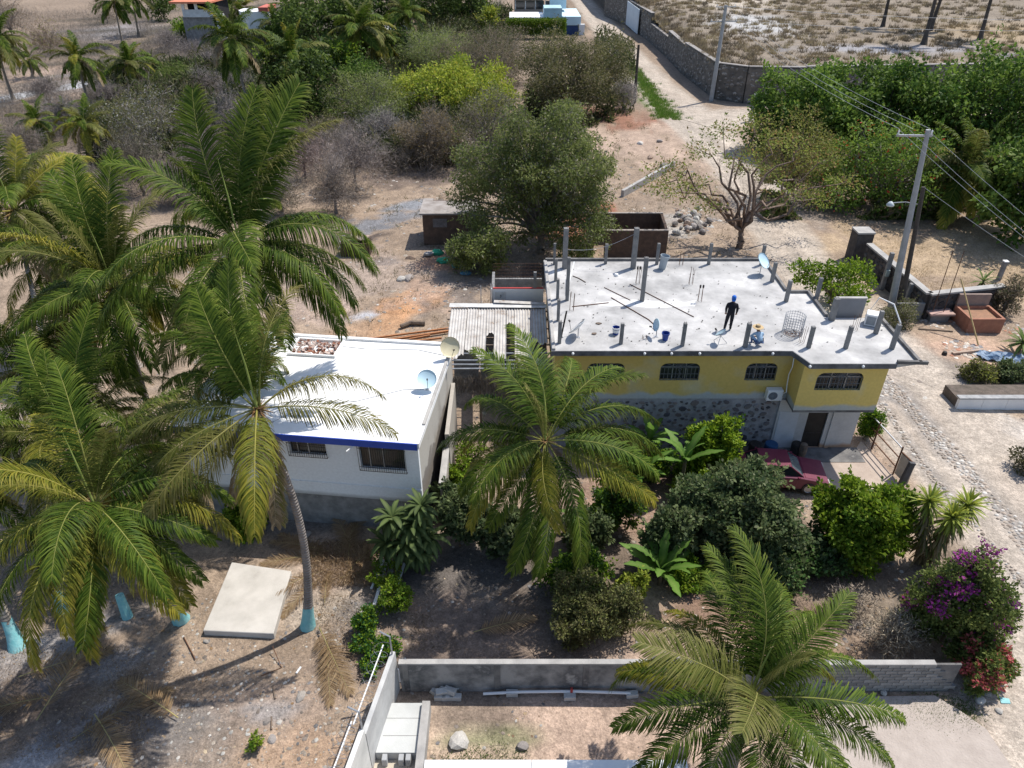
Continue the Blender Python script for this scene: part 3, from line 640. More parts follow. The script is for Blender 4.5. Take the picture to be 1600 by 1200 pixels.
for a, b, z, zz in WW:
    wn_ = wb(a, b, .12, .135, z, zz, 'window', glassM); g = MB(); n = int((b - a) / .085)
    for i in range(n + 1): x = a - .06 + (b - a + .12) * i / n; g.box(x - .007, x + .007, -.12, -.106, z - .08, zz + .06)
    for q in (z - .08, z + .12, zz - .15, zz + .06): g.box(a - .07, b + .07, -.104, -.09, q - .01, q + .01)
    for x in (a - .06, b + .06):
        for q in (z - .08, zz + .06): g.box(x - .008, x + .008, -.088, .0, q - .008, q + .008)
    g.build('security_grille', ironM, wn_, world=False)
    f = MB()
    for x in ((a + b) / 2, a + (b - a) * .2): f.box(x - .022, x + .022, .08, .118, z, zz)
    f.build('frame', galvM, wn_, world=False)
    wb(a + .02, a + (b - a) * .38, .30, .33, z, zz, 'curtain', M('curtain', (.16, .14, .12), (.09, .08, .07), scale=4, bump=0), wn_)
MB().beam((-2.55, -.25, 4.72), (-2.75, -.55, 4.66), .05, .05).build('drain_spout', whiteM, wh, world=False)
# rubble of broken tiles in a white tray on the roof
tr = thing('tile_tray', 'white framed tray full of broken red tiles lying on the white roof', 'tray', (-9.3, 29.6, 5.05), WRZ)
p0 = Vector((0, 0, 0))
f = MB(); 
for a in ((-1.15, -1.07, -.75, .75), (1.07, 1.15, -.75, .75), (-1.07, 1.07, -.75, -.67), (-1.07, 1.07, .67, .75)): f.box(*a, .002, .13)
f.build('tray_frame', whiteroofM, tr, world=False)
tile_me = []
for i in range(5):
    m = MB(); rr = random.Random(i); n = 5; pts = [(.15 * math.cos(a) * rr.uniform(.6, 1.1), .11 * math.sin(a) * rr.uniform(.6, 1.1)) for a in [j * 2 * math.pi / n for j in range(n)]]
    m.prism(pts, 0, .035); o = m.build('tmp', brickM if i % 2 else M('pale_tile', (.50, .42, .38), (.36, .24, .2), scale=6), None); tile_me.append(o.data); bpy.data.objects.remove(o)
for i in range(120):
    link('broken_tile', tile_me[i % 5], tr, (random.uniform(-1.0, 1.0), random.uniform(-.6, .6), .02 + .1 * random.random()), (random.uniform(-.7, .7), random.uniform(-.7, .7), random.uniform(0, 6)), random.uniform(.6, 1.1))
# satellite dishes
def dish(loc, label, r=.42, az=200, el=35, mat=None, h=.55, kind='mast', tint=None):
    t = thing('satellite_dish', label, 'satellite dish', loc); q = Vector((math.cos(R(el)) * math.sin(R(az)), math.cos(R(el)) * math.cos(R(az)), math.sin(R(el))))
    M3 = q.to_track_quat('Z', 'Y').to_matrix(); c = Vector((0, 0, h))
    prof = [(.001, 0)] + [(r * k / 6, .22 * r * (k / 6) ** 2) for k in range(1, 7)] + [(r, .22 * r + .02)] + [(r * k / 6, .22 * r * (k / 6) ** 2 - .018) for k in range(6, 0, -1)] + [(.001, -.018)]
    MB().lathe(prof, c, 22, M3).build('reflector', mat or whiteM, t, world=False, smooth=True)
    m = MB()
    if kind == 'tripod':
        for k in range(3): a = k * 2.1; m.tube([(.35 * math.cos(a), .35 * math.sin(a), .02), (0, 0, h * .75)], .014, 5)
        m.tube([(0, 0, h * .7), (0, 0, h)], .02, 6)
    else: m.tube([(0, 0, .0), (0, 0, h * .8), c - q * .03], .022, 6); m.box(-.09, .09, -.09, .09, 0, .012)
    m.build('mast', galvM, t, world=False)
    e = c + q * r * 1.05 + M3 @ Vector((0, -.12, 0)); low = c + M3 @ Vector((0, -r * .9, .2 * r))
    m = MB(); m.tube([low, e], .011, 5); m.beam(e - q * .06, e + q * .05, .06, .06); m.build('feed_arm', ironM, t, world=False)
    return t
mw = lambda x, y, z: Matrix.Rotation(WRZ, 4, 'Z') @ Vector((x, y, z)) + Vector((-3.75, 22.55, 0))
d1 = dish(mw(.12, 6.3, 5.12), 'cream satellite dish at the back right corner of the white roof', .48, 150, 25, M('cream_metal', (.66, .60, .42), (.58, .52, .36), scale=3, bump=0, rough=.5), h=.5)
d2 = dish(mw(-.35, 3.6, 5.05), 'pale blue satellite dish on the right edge of the white roof', .42, 170, 48, M('pale_blue_metal', (.45, .62, .72), (.5, .66, .75), scale=3, bump=0, rough=.5), h=.5)
v = thing('roof_vent', 'small grey pipe vent standing alone on the white roof', 'vent', mw(-2.9, 1.5, 5.05)); MB().tube([(0, 0, 0), (0, 0, .3)], .04, 8).build('pipe', galvM, v, world=False); MB().lathe([(.001, .36), (.1, .31), (.1, .29)], (0, 0, 0), 10).build('cowl', galvM, v, world=False)

# ---- boundary wall between the two houses
bwl = thing('boundary_wall', 'stained plaster wall in the gap between the white house and the tin roof', 'wall', (-2.9, 26, 0))
w = MB(); w.box(-3.02, -2.82, 22.9, 25.2, -.1, 2.5); w.box(-2.95, -2.77, 25.21, 29.3, -.1, 3.3); w.build('wall', wall_paint('stained_plaster', (.36, .33, .29), (.22, .20, .18), (.12, .11, .10), 1.2, .5), bwl)
MB().box(-3.06, -2.78, 22.85, 25.2, 2.503, 2.56).build('coping', concM, bwl)

# ---- lean-to with the broken corrugated roof
lt = thing('corrugated_shelter', 'lean-to with a rusty white corrugated roof broken open at the front', 'shelter', (-.8, 32, 0))
tinM = M('corrugated_sheet', (.52, .50, .475), (.38, .355, .33), scale=1.6, bump=.1, c3=(.26, .19, .14), lo=.36, hi=.60)
def corr(x0, x1, y0f, y1, zf, zb, name='roof_sheet', yj=None, amp=.028, pitch=.15):
    n = max(6, int((x1 - x0) / pitch * 6)); V = []; F = []
    for i in range(n + 1):
        x = x0 + (x1 - x0) * i / n; yf = y0f(x) if callable(y0f) else y0f
        for y in (yf, (yf + y1) / 2, y1):
            t = (y - 30.0) / (35.6 - 30.0); V.append((x, y, zf + (zb - zf) * t + amp * math.cos(2 * math.pi * x / pitch)))
    k = len(V)
    for i in range(n):
        for j in range(2): F.append((i * 3 + j, (i + 1) * 3 + j, (i + 1) * 3 + j + 1, i * 3 + j + 1))
    V2 = [(x, y, z - .008) for x, y, z in V]; F2 = [tuple(q + k for q in f[::-1]) for f in F]
    m = MB(); m.add(V + V2, F + F2); return m.build(name, tinM, lt, smooth=True)
SH = [(-3.35, -2.45, lambda x: 30.9 + max(0, x + 2.75) * .9), (-2.42, -1.85, lambda x: 31.6 + (x + 2.42) * 0), (-2.4, -1.95, 33.3), (-1.83, -1.35, 30.95), (-1.34, -.95, 33.0), (-.93, -.3, 30.9), (-.28, .12, 33.9), (.14, 1.0, 30.9), (1.02, 1.85, 32.2), (-.26, .1, 32.6)]
for i, (a, b, y0) in enumerate(SH[:9]):
    rr = random.Random(i); yy = (lambda x, y0=y0, i=i: (y0(x) if callable(y0) else y0) + .22 * math.sin(x * 9 + i * 2) * math.sin(x * 4.3 + i)); corr(a, b, yy, 35.6 - .1 * rr.random(), 3.62 + .012 * (i % 3), 4.15 + .012 * (i % 3))
m = MB(); m.beam((-3.45, 35.65, 4.24), (1.9, 35.55, 4.24), .45, .02); m.build('ridge_cap', M('ridge_white', (.6, .6, .6), (.45, .44, .42), scale=2), lt)
m = MB(); m.beam((-1.0, 35.9, 4.35), (1.8, 35.75, 4.28), .3, .015); m.build('ridge_cap', tinM, lt)
for i, y in enumerate((30.15, 30.5, 30.85, 31.4, 32.1, 32.8, 33.6, 34.5, 35.3)):
    t = (y - 30) / 5.6; z = 3.62 + .53 * t - .07; m = MB(); m.beam((-3.5, y, z), (1.95, y + random.uniform(-.08, .08), z), .06, .06); m.build('purlin', galvM if i < 4 else woodM, lt)
for x in (-3.3, -1.6, .2, 1.75):
    m = MB(); m.beam((x, 29.95, 3.48), (x, 35.6, 4.0), .07, .08); m.build('rafter', woodM, lt)
    m = MB(); m.box(x - .06, x + .06, 30.05, 30.17, 0, 3.46); m.build('post', woodM, lt)
tf = []; rf = random.Random(4)
P_ = []; D_ = []
for k in range(2600): P_.append((rf.uniform(-3.3, 1.6), 30.0 + rf.uniform(-.08, .15), rf.uniform(2.5, 3.4))); D_.append((rf.gauss(0, .25), rf.gauss(-.1, .2), -1))
V_, F_ = leaf_mesh(np.array(P_), np.array(D_), .5, .02, np.random.default_rng(5))
link('thatch_fringe', np_mesh('thatch_fringe', V_ - np.array((-.8, 32, 0)), F_, leafM, np.repeat(np.random.default_rng(6).uniform(.5, 1.5, (2600, 1)) * np.array([(.16, .14, .12)]), 4, 0)), lt)
for k in range(5):   # loose pieces at the front right
    m = MB(); a = -.4 + k * .33; x = .3 + k * .22; m.beam((x, 30.9, 3.78), (x + .45 * math.sin(a + .9), 30.3, 3.66), .14, .02); m.build('loose_strip', tinM, lt)
w = MB(); w.box(-3.3, 1.9, 34.8, 34.95, 0, 3.9); w.box(1.6, 1.75, 30.3, 34.75, 0, 3.4); w.build('wall', founM, lt)
# white tank room behind it
tk = thing('white_tank_room', 'low white walled room with a red edge behind the corrugated roof', 'outbuilding', (.4, 37, 0))
w = MB(); w.box(-1.15, 1.76, 36.6, 36.75, 0, 4.75); w.build('front_wall', whiteM, tk); w = MB(); w.box(-1.15, -1.0, 36.76, 39.0, 0, 4.7); w.box(-.99, 1.76, 38.86, 39.0, 0, 4.3); w.build('rear_wall', founM, tk)
w = MB(); w.box(-1.1, 1.76, 36.62, 36.73, 4.753, 4.80); w.build('red_edge', M('red_paint', (.42, .05, .045), (.3, .05, .045), scale=3), tk)
MB().box(-.95, -.35, 36.56, 36.597, 4.02, 4.6).build('hatch', M('pale_hatch', (.62, .62, .61), scale=2), tk, bevel=.01)
m = MB(); m.tube([(-.66, 36.54, 4.42), (-.60, 36.53, 4.36), (-.66, 36.54, 4.26)], .02, 5); m.build('hatch_handle', ironM, tk)
m = MB(); b = at(841, 452, 4.75); m.box(1.2, 1.36, 36.62, 36.76, 4.81, 5.75); m.build('concrete_post', postM, tk)
for x in (-1.75, -1.2, -1.1): MB().tube([(x, 36.4, 3), (x + .02, 36.4, 5.4 + x * .2)], .025, 5).build('thin_pole', galvM, tk)
wm = MB()
for k in range(18): wm.tube([(-1.1 + k * .16, 38.8, 4.3), (-1.1 + k * .16, 38.8, 5.3)], .006, 3)
for z in (4.5, 4.7, 4.9, 5.1, 5.3): wm.tube([(-1.1, 38.8, z), (1.76, 38.8, z)], .006, 3)
wm.build('wire_mesh', rustM, tk)

# ---- brick shed and roofless brick enclosure
brownM = M('dark_brick_wall', (.13, .085, .062), (.075, .052, .042), scale=2.5, bump=.4, bscale=14, c3=(.18, .12, .09))
sh = thing('brick_shed', 'small square shed of dark brick under a flat grey roof', 'shed', (-4.8, 55.5, 0))
w = MB(); w.box(-7.0, -2.8, 54.2, 54.4, -.1, 2.55); w.box(-7.0, -6.8, 54.41, 57.4, -.1, 2.55); w.box(-3.0, -2.8, 54.41, 57.4, -.1, 2.55); w.box(-6.79, -3.01, 57.2, 57.4, -.1, 2.55); w.build('wall', brownM, sh)
MB().prism([(-7.2, 54.0), (-2.7, 54.0), (-2.7, 57.5), (-3.8, 57.5), (-3.8, 56.9), (-6.4, 56.9), (-6.4, 57.5), (-7.2, 57.5)], 2.553, 2.68).build('roof', M('shed_roof', (.34, .31, .29), (.22, .19, .17), scale=1.5, bump=.2), sh)
MB().box(-6.2, -5.1, 54.16, 54.197, 1.5, 2.2).build('blocked_window', M('grey_blocks', (.17, .16, .16), (.11, .10, .10), scale=4), sh)
en = thing('brick_enclosure', 'roofless brown brick enclosure behind the yellow house roof', 'enclosure', (9, 55, 0))
fr = at(1045, 361, 2.3); bk = at(1036, 334, 2.3); fl = at(940, 358, 2.3)
for n_, a in (('front_wall', (7.0, fr.x, fr.y, fr.y + .2)), ('back_wall', (6.0, bk.x, bk.y, bk.y + .2))):
    MB().box(*a, -.1, 2.3).build(n_, brownM, en)
    MB().box(a[0], a[1], a[2] - .02, a[3] + .02, 2.303, 2.36).build('coping', M('pale_mortar', (.34, .30, .27), (.22, .19, .17), scale=3), en)
m = MB(); m.beam((fr.x - .1, fr.y + .21, 1.1), (bk.x - .1, bk.y - .01, 1.1), .2, 2.38); m.build('side_wall', brownM, en)
m = MB(); m.beam((6.1, fr.y + .1, 1.0), (6.1, bk.y - .01, 1.0), .2, 2.2); m.build('side_wall', brownM, en)

# ---- far houses
fh = thing('blue_white_house', 'pale blue and white flat-roofed house beside the far end of the dirt street', 'house', (12, 168, 0))
paleb = M('pale_blue_wall', (.52, .66, .72), (.46, .60, .67), scale=.5, bump=.02)
def zz(py, Y): return z_at(py, Y)
Y = 165.0
def X_(px, z=3, Y=Y): return x_at(px, Y, z)
w = MB(); w.box(X_(879), X_(908), Y, Y + 14, zz(26, Y) - 1.6, zz(26, Y)); w.build('upper_wall', paleb, fh)
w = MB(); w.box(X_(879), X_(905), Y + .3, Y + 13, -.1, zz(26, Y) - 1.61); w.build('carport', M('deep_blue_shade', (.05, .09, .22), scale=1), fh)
w = MB(); w.box(X_(905) + .02, X_(914), Y - .3, Y + .6, -.1, zz(26, Y) - 1.4); w.build('pillar', whiteM, fh)
w = MB(); w.box(X_(800), X_(849), Y + 1, Y + 9, 2.4, zz(29, Y + 1)); w.build('low_wing', paleb, fh)
w = MB(); w.box(X_(796), X_(850), Y + .5, Y + 9.2, zz(29, Y + 1) + .02, zz(29, Y + 1) + .3); w.build('white_roof', whiteroofM, fh)
w = MB(); w.box(X_(850) + .02, X_(878), Y + .4, Y + 6, 1, zz(13, Y)); w.build('stair_wall', M('mid_blue_wall', (.40, .58, .66), scale=.5, bump=.02), fh)
w = MB(); w.box(X_(804), X_(852), Y + 14, Y + 22, 0, 5.2); w.build('rear_wall', M('beige_wall', (.38, .33, .29), scale=.5), fh)
for k in range(5):
    x = X_(806, 5, Y + 14) + k * 2.2; f_ = MB().box(x, x + 1.8, Y + 13.9, Y + 13.97, 3.3, 4.9).build('window', glassM, fh); MB().box(x - .15, x, Y + 13.85, Y + 13.98, 3.2, 5.0).build('frame', whiteM, f_)
w = MB(); w.prism([(X_(795), Y + 13), (X_(858), Y + 13), (X_(858), Y + 24), (X_(795), Y + 24)], 5.21, 5.6); w.build('grey_roof', M('grey_roof', (.42, .42, .42), scale=1), fh)
w = MB(); w.box(X_(862), X_(888), Y + 8, Y + 12, 4, 8.5); w.build('roof_tower', paleb, fh)
oh = thing('orange_roof_house', 'white house with an orange tiled roof and an open veranda at the top edge', 'house', (-78, 172, 0))
Y2 = 150.0; XX = lambda px, z=3: x_at(px, Y2, z); zt = zz(3, Y2); zf = zz(15, Y2)
w = MB(); w.box(XX(291), XX(338), Y2, Y2 + .3, zz(27, Y2), zf); w.build('balcony_wall', M('pale_grey_wall', (.60, .64, .66), scale=1, bump=.02), oh)
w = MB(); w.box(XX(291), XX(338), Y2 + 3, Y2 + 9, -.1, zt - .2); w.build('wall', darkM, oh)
for px in (291, 311, 334): MB().box(XX(px), XX(px) + .5, Y2 + .02, Y2 + .28, zf + .01, zt - .25).build('veranda_post', whiteM, oh)
w = MB(); w.prism([(XX(276), Y2 - .8), (XX(338), Y2 - .8), (XX(345), Y2 + 10), (XX(276), Y2 + 10)], zt - .2, zt + .1); w.build('roof', M('orange_tiles', (.62, .22, .12), (.50, .17, .10), scale=2), oh)
w = MB(); w.prism([(XX(336), Y2 + .31), (XX(352), Y2 + .31), (XX(352), Y2 + 1), (XX(336), Y2 + 1)], -.1, zz(22, Y2)); w.build('stair_wall', whiteM, oh)
w = MB(); w.box(XX(288), XX(340), Y2 + .31, Y2 + 2.9, -.1, zz(27, Y2)); w.build('base', founM, oh)
oh2 = thing('white_curved_building', 'small white building with a curved end and red roof tip beyond the palms', 'building', (-55, 160, 0))
Y3 = 152.0; w = MB(); a = x_at(374, Y3, 2); b = x_at(424, Y3, 2)
w.prism([(a, Y3 + 2), (a + 1, Y3), (a + 2.4, Y3 - .6), (b, Y3), (b, Y3 + 5), (a, Y3 + 5)], -.1, zz(18, Y3)); w.build('wall', whiteM, oh2)
MB().box(b - 1.6, b + .2, Y3 - .4, Y3 + 5.2, zz(18, Y3) + .01, zz(14, Y3) + .3).build('red_roof', M('red_roof', (.55, .16, .12), scale=1), oh2)

# ---- stone retaining wall round the raised lot
rw = thing('stone_retaining_wall', 'tall dark stone retaining wall curving round the raised grass lot', 'retaining wall', (30, 110, 0))
rwM = M('retaining_stone', (.16, .145, .13), (.085, .08, .075), scale=1.1, bump=.8, bscale=3.0, c3=(.22, .20, .18))
V = []; cols = []; F = []; r = np.random.default_rng(9)
for k in range(len(WALLB) - 1):
    a = Vector((*WALLB[k], 0)); b = Vector((*WALLB[k + 1], 0)); za, zb = RZ[k], RZ[k + 1]
    m = MB(); hgt = max(za, zb) if k > 1 else za; zc = hgt / 2
    m.beam((a.x, a.y, zc - .1), (b.x, b.y, zc - .1), .6, hgt); m.build('wall_section', rwM, rw)
    m = MB(); m.beam((a.x, a.y, hgt + .06), (b.x, b.y, hgt + .06), .7, .12); m.build('coping', M('wall_coping', (.30, .28, .26), (.22, .2, .19), scale=2), rw)
    if k > 7: continue
    L = (b - a).length; d = (b - a) / L; nn = Vector((d.y, -d.x, 0));
    if nn.dot(Vector((0, 0, 0)) - a) < 0: nn = -nn
    for j in range(int(L * hgt / .32)):
        q = a + d * r.uniform(0, L) + nn * .3; z = r.uniform(.1, hgt - .1); s = r.uniform(.14, .33); n0 = len(V)
        for zz_, pr in ((1, .0), (.7, .06)):
            for t in range(5): tt = t * 1.257 + s; w_ = q + d * (s * zz_ * math.cos(tt)) + nn * pr; V.append((w_.x, w_.y, z + s * .7 * zz_ * math.sin(tt)))
        F += [tuple(n0 + t for t in (i, (i + 1) % 5, 5 + (i + 1) % 5, 5 + i)) for i in range(5)] + [(n0 + 5, n0 + 6, n0 + 7, n0 + 8), (n0 + 5, n0 + 8, n0 + 9, n0 + 9)][:1] + [(n0 + 5, n0 + 8, n0 + 9, n0 + 5)][:0]
        cols += [np.array((.14, .13, .12)) * r.uniform(.5, 1.9)] * 10
o = link('stones', np_mesh('stones', V, F, stoneM, np.array(cols)), rw, (-30, -110, 0), kind='stuff')
m = MB(); gx = 26.2; m.beam((25.8, 178, 2.7), (26.5, 165, 2.4), .12, 4.6)
gt = m.build('metal_gate', M('pale_blue_gate', (.50, .56, .62), (.44, .50, .56), scale=.6, bump=0), None); gt.location = (-.5, 0, 0); setp(gt, 'pale blue-grey metal gate panel in the far stone wall', 'gate')

# ---- dark stone wall with pillar on the right lot
def stone_wall(name, label, pts, h, t, cop=.12, pillar=None, mat=None):
    w = thing(name, label, 'wall', (pts[0][0], pts[0][1], 0)); mt = mat or M('dark_stone_wall', (.085, .075, .072), (.045, .042, .042), scale=2.5, bump=.8, bscale=7, c3=(.13, .12, .115))
    for a, b in zip(pts[:-1], pts[1:]):
        m = MB(); m.beam((*a, h / 2 - .05), (*b, h / 2 - .05), t, h); m.build('stone_section', mt, w)
        m = MB(); m.beam((*a, h + cop / 2 - .04), (*b, h + cop / 2 - .04), t + .06, cop); m.build('coping', concM, w)
    if pillar: x, y, s, ph = pillar; MB().box(x - s, x + s, y - s, y + s, -.1, ph).build('pillar', mt, w); MB().box(x - s - .04, x + s + .04, y - s - .04, y + s + .04, ph + .003, ph + .12).build('pillar_cap', concM, w)
    r = random.Random(3); sm = stone_meshes(8, 8, stoneM, ((.055, .05, .05), (.08, .07, .066), (.10, .095, .09)))
    for a, b in zip(pts[:-1], pts[1:]):
        A = Vector((*a, 0)); Bv = Vector((*b, 0)); L = (Bv - A).length; d = (Bv - A) / L; nn = Vector((d.y, -d.x, 0))
        if nn.dot(-A) < 0: nn = -nn
        ang = math.atan2(d.y, d.x) if abs(math.atan2(d.y, d.x)) < math.pi / 2 else math.atan2(-d.y, -d.x)
        k = 0
        for row in range(4):
            s = .3
            while s < L - .2 and k < 90:
                q = A + d * s + nn * (t / 2); rot = math.atan2(-nn.x, nn.y) + math.pi
                link('stone', sm[r.randrange(8)], w, (q.x - pts[0][0], q.y - pts[0][1], .25 + row * .4 + r.uniform(-.06, .06)), (0, 0, rot), (r.uniform(.2, .3), .09, r.uniform(.12, .19))); s += r.uniform(.45, .75); k += 1
    return w
stone_wall('stone_wall', 'low dark stone wall with pale coping and a square pillar beside the street', [(26.4, 50.2), (26.9, 42.0), (32.4, 43.2)], 1.75, .42, pillar=(26.2, 51.2, .6, 2.35))
# ---- low white planter wall
pw = thing('white_planter_wall', 'low white painted planter wall on the right side of the street', 'wall', (28, 31.8, 0))
for i in range(7):
    MB().box(23.9 + i * 1.3, 23.9 + i * 1.3 + 1.285, 31.65, 31.85, -.1, .72).build('wall_panel', whiteM, pw)
MB().box(23.8, 33.1, 31.58, 31.92, .723, .80).build('coping', M('grey_coping', (.36, .36, .36), (.26, .26, .26), scale=3), pw)
MB().box(23.9, 33, 31.86, 33.2, -.1, .6).build('soil', M('planter_soil', (.14, .11, .09), (.08, .065, .05), scale=3, bump=.5), pw)

# ---- block wall across the foreground
blk = thing('block_wall', 'long weathered grey block wall crossing the foreground', 'wall', (5, 15, 0))
wm_ = M('stained_block_wall', (.30, .29, .28), (.10, .10, .102), scale=.9, bump=.3, c3=(.36, .35, .335), lo=.38, hi=.60)
MB().box(-3.8, 10.6, 14.95, 15.1, -.1, 1.5).build('plastered_section', wm_, blk)
MB().box(-3.8, 4.6, 14.93, 15.12, 1.503, 1.57).build('coping', concM, blk); MB().box(4.62, 10.6, 14.94, 15.11, 1.503, 1.55).build('coping', concDM, blk)
for x in (-3.6, -.5, 2.5, 5.6, 8.7): MB().box(x - .1, x + .1, 14.925, 14.947, -.1, 1.5).build('pilaster', concDM, blk)
bme = []
for i in range(4):
    m = MB(); m.box(-.195, .195, -.07, .07, 0, .15); o = m.build('tmp', M('block_%d' % i, tuple(np.array((.27, .262, .255)) * (.8 + .1 * i)), tuple(np.array((.17, .165, .16)) * (.75 + .12 * i)), scale=3, bump=.3), None, bevel=.008); bme.append(o.data); bpy.data.objects.remove(o)
for row in range(9):
    x = 10.8 + (.2 if row % 2 else 0); lim = 15.3 if row < 3 else 15.3 - .16 * (row - 2)
    while x < lim - .19: link('block', bme[random.randrange(4)], blk, (x - 5, 15.02 - 15 - random.random() * .008, row * .163), (0, 0, random.uniform(-.012, .012))); x += .405
MB().box(10.62, 15.1, 14.985, 15.06, -.1, 1.44).build('mortar', concDM, blk)
MB().box(10.62, 14.2, 14.93, 15.12, 1.47, 1.53).build('coping', concM, blk)

# ---- razor wire wall and yard at the bottom
rz = thing('razor_wire_wall', 'white plastered wall topped with coils of razor wire at the bottom edge', 'wall', (-4.2, 13, 0))
A, Bq = Vector((-3.95, 15.1, 0)), Vector((-4.9, 9.6, 0)); dd = (Bq - A).normalized()
m = MB(); m.beam(A + Vector((0, 0, .95)), A + dd * 2.9 + Vector((0, 0, .95)), .15, 2.1); m.build('wall', M('streaked_white', (.52, .52, .51), (.36, .36, .36), scale=1.2, bump=.15), rz)
m = MB(); m.beam(A + dd * 2.95 + Vector((0, 0, 1.1)), Bq + Vector((0, 0, 1.1)), .15, 2.4); m.build('wall', M('streaked_white2', (.66, .65, .62), (.5, .5, .48), scale=1.2, bump=.15), rz)
for s, zt_ in ((.1, 2.9), (2.92, 3.15), (5.4, 3.2)): p = A + dd * s; MB().tube([(p.x, p.y, 0), (p.x, p.y, zt_), (p.x - .3, p.y, zt_ + .25)], .03, 7).build('wire_post', galvM, rz)
for a0, a1, z0 in ((.1, 2.9, 2.35), (2.95, 5.5, 2.6)):
    p = A + dd * a0; q = A + dd * a1; MB().beam((p.x - .25, p.y, z0 + .12), (q.x - .25, q.y, z0 + .12), .035, .035).build('rail', whiteM, rz)
    pts = []; n = int((a1 - a0) * 26)
    for i in range(n * 1): 
        t = i / n; a = i / 26 * 2 * math.pi * 1.9 * 1.5; c = p.lerp(q, t); pts.append((c.x - .25 + .26 * math.cos(a), c.y, z0 + .12 + .26 * math.sin(a)))
    MB().tube(pts, .008, 3).build('razor_coil', galvM, rz)
yd = thing('yard_slab', 'pale concrete slab with a low kerb inside the walled yard', 'concrete slab', (-3.2, 13.3, 0))
sl = [at(*q) for q in ((590, 1120), (637, 1115), (637, 1160), (577, 1160))]
MB().prism([(-4.05, 14.25), (-3.0, 14.25), (-3.0, 12.55), (-4.3, 12.55)], 0, .42).build('slab', M('pale_slab', (.50, .51, .50), (.42, .43, .42), scale=1, bump=.1), yd)
for y in (13.1, 13.7): MB().box(-4.15, -3.0, y, y + .015, .4205, .424).build('joint', concDM, yd)
MB().box(-2.98, -2.72, 11.5, 14.2, 0, .62).build('kerb', concM, yd); MB().box(-4.35, -2.99, 11.2, 12.54, -.05, .05).build('lower_slab', M('tan_slab', (.50, .45, .36), (.42, .37, .3), scale=1), yd)
MB().box(-4.4, -2.99, 11.05, 11.19, -.05, .5).build('beam', M('tan_beam', (.36, .27, .19), scale=2), yd)
for k, x in enumerate((-4.0, -3.48, -3.26)):
    o = MB(); o.box(x - .08, x + .08, 12.30, 12.52, .052, .43); o = o.build('concrete_block', plastM, None, bevel=.015); setp(o, ['grey concrete block standing apart on the left of the yard slab edge', 'middle grey concrete block leaning against the yard slab edge', 'right grey concrete block leaning against the yard slab edge'][k], 'block', 'blocks against the yard slab')
fw = thing('white_coping_wall', 'low wall with bright white coping along the bottom edge of the photo', 'wall', (0, 11.2, 0))
MB().box(-2.70, 5.4, 11.97, 12.17, -.1, .55).build('wall', plastM, fw); MB().box(-2.70, .6, 11.93, 12.21, .553, .62).build('coping', whiteM, fw); MB().box(.62, 5.4, 11.93, 12.21, .553, .62).build('coping', whiteM, fw)
# concrete pad with steps beneath the palm
pad = [at(*q, .28) for q in ((362, 878), (455, 892), (427, 990), (317, 985))]
o = MB(); o.prism([(p.x, p.y) for p in pad], -.05, .28); o = o.build('concrete_pad', M('pad_concrete', (.52, .49, .45), (.42, .395, .36), scale=1.2, bump=.15, c3=(.34, .31, .28)), None, bevel=.02); setp(o, 'flat pale concrete pad on the ground beside the blue-footed palm', 'concrete pad')
# paved drive at lower right
q = [at(*a) for a in ((1322, 1090), (1460, 1088), (1500, 1112), (1540, 1140), (1580, 1200), (1640, 1290), (1200, 1290), (1250, 1150))]
o = MB(); o.prism([(p.x, p.y) for p in q], -.05, .05); o.build('paved_drive', M('pinkish_concrete', (.35, .30, .265), (.41, .355, .315), scale=2, bump=.5, bscale=14), None, kind='structure')
q = [at(*a) for a in ((1180, 745), (1330, 712), (1345, 690), (1395, 745), (1410, 765), (1330, 770))]
o = MB(); o.prism([(p.x, p.y) for p in q], -.05, .045); o.build('courtyard', M('courtyard_concrete', (.36, .29, .24), (.44, .36, .30), scale=1.5, bump=.2), None, kind='structure')
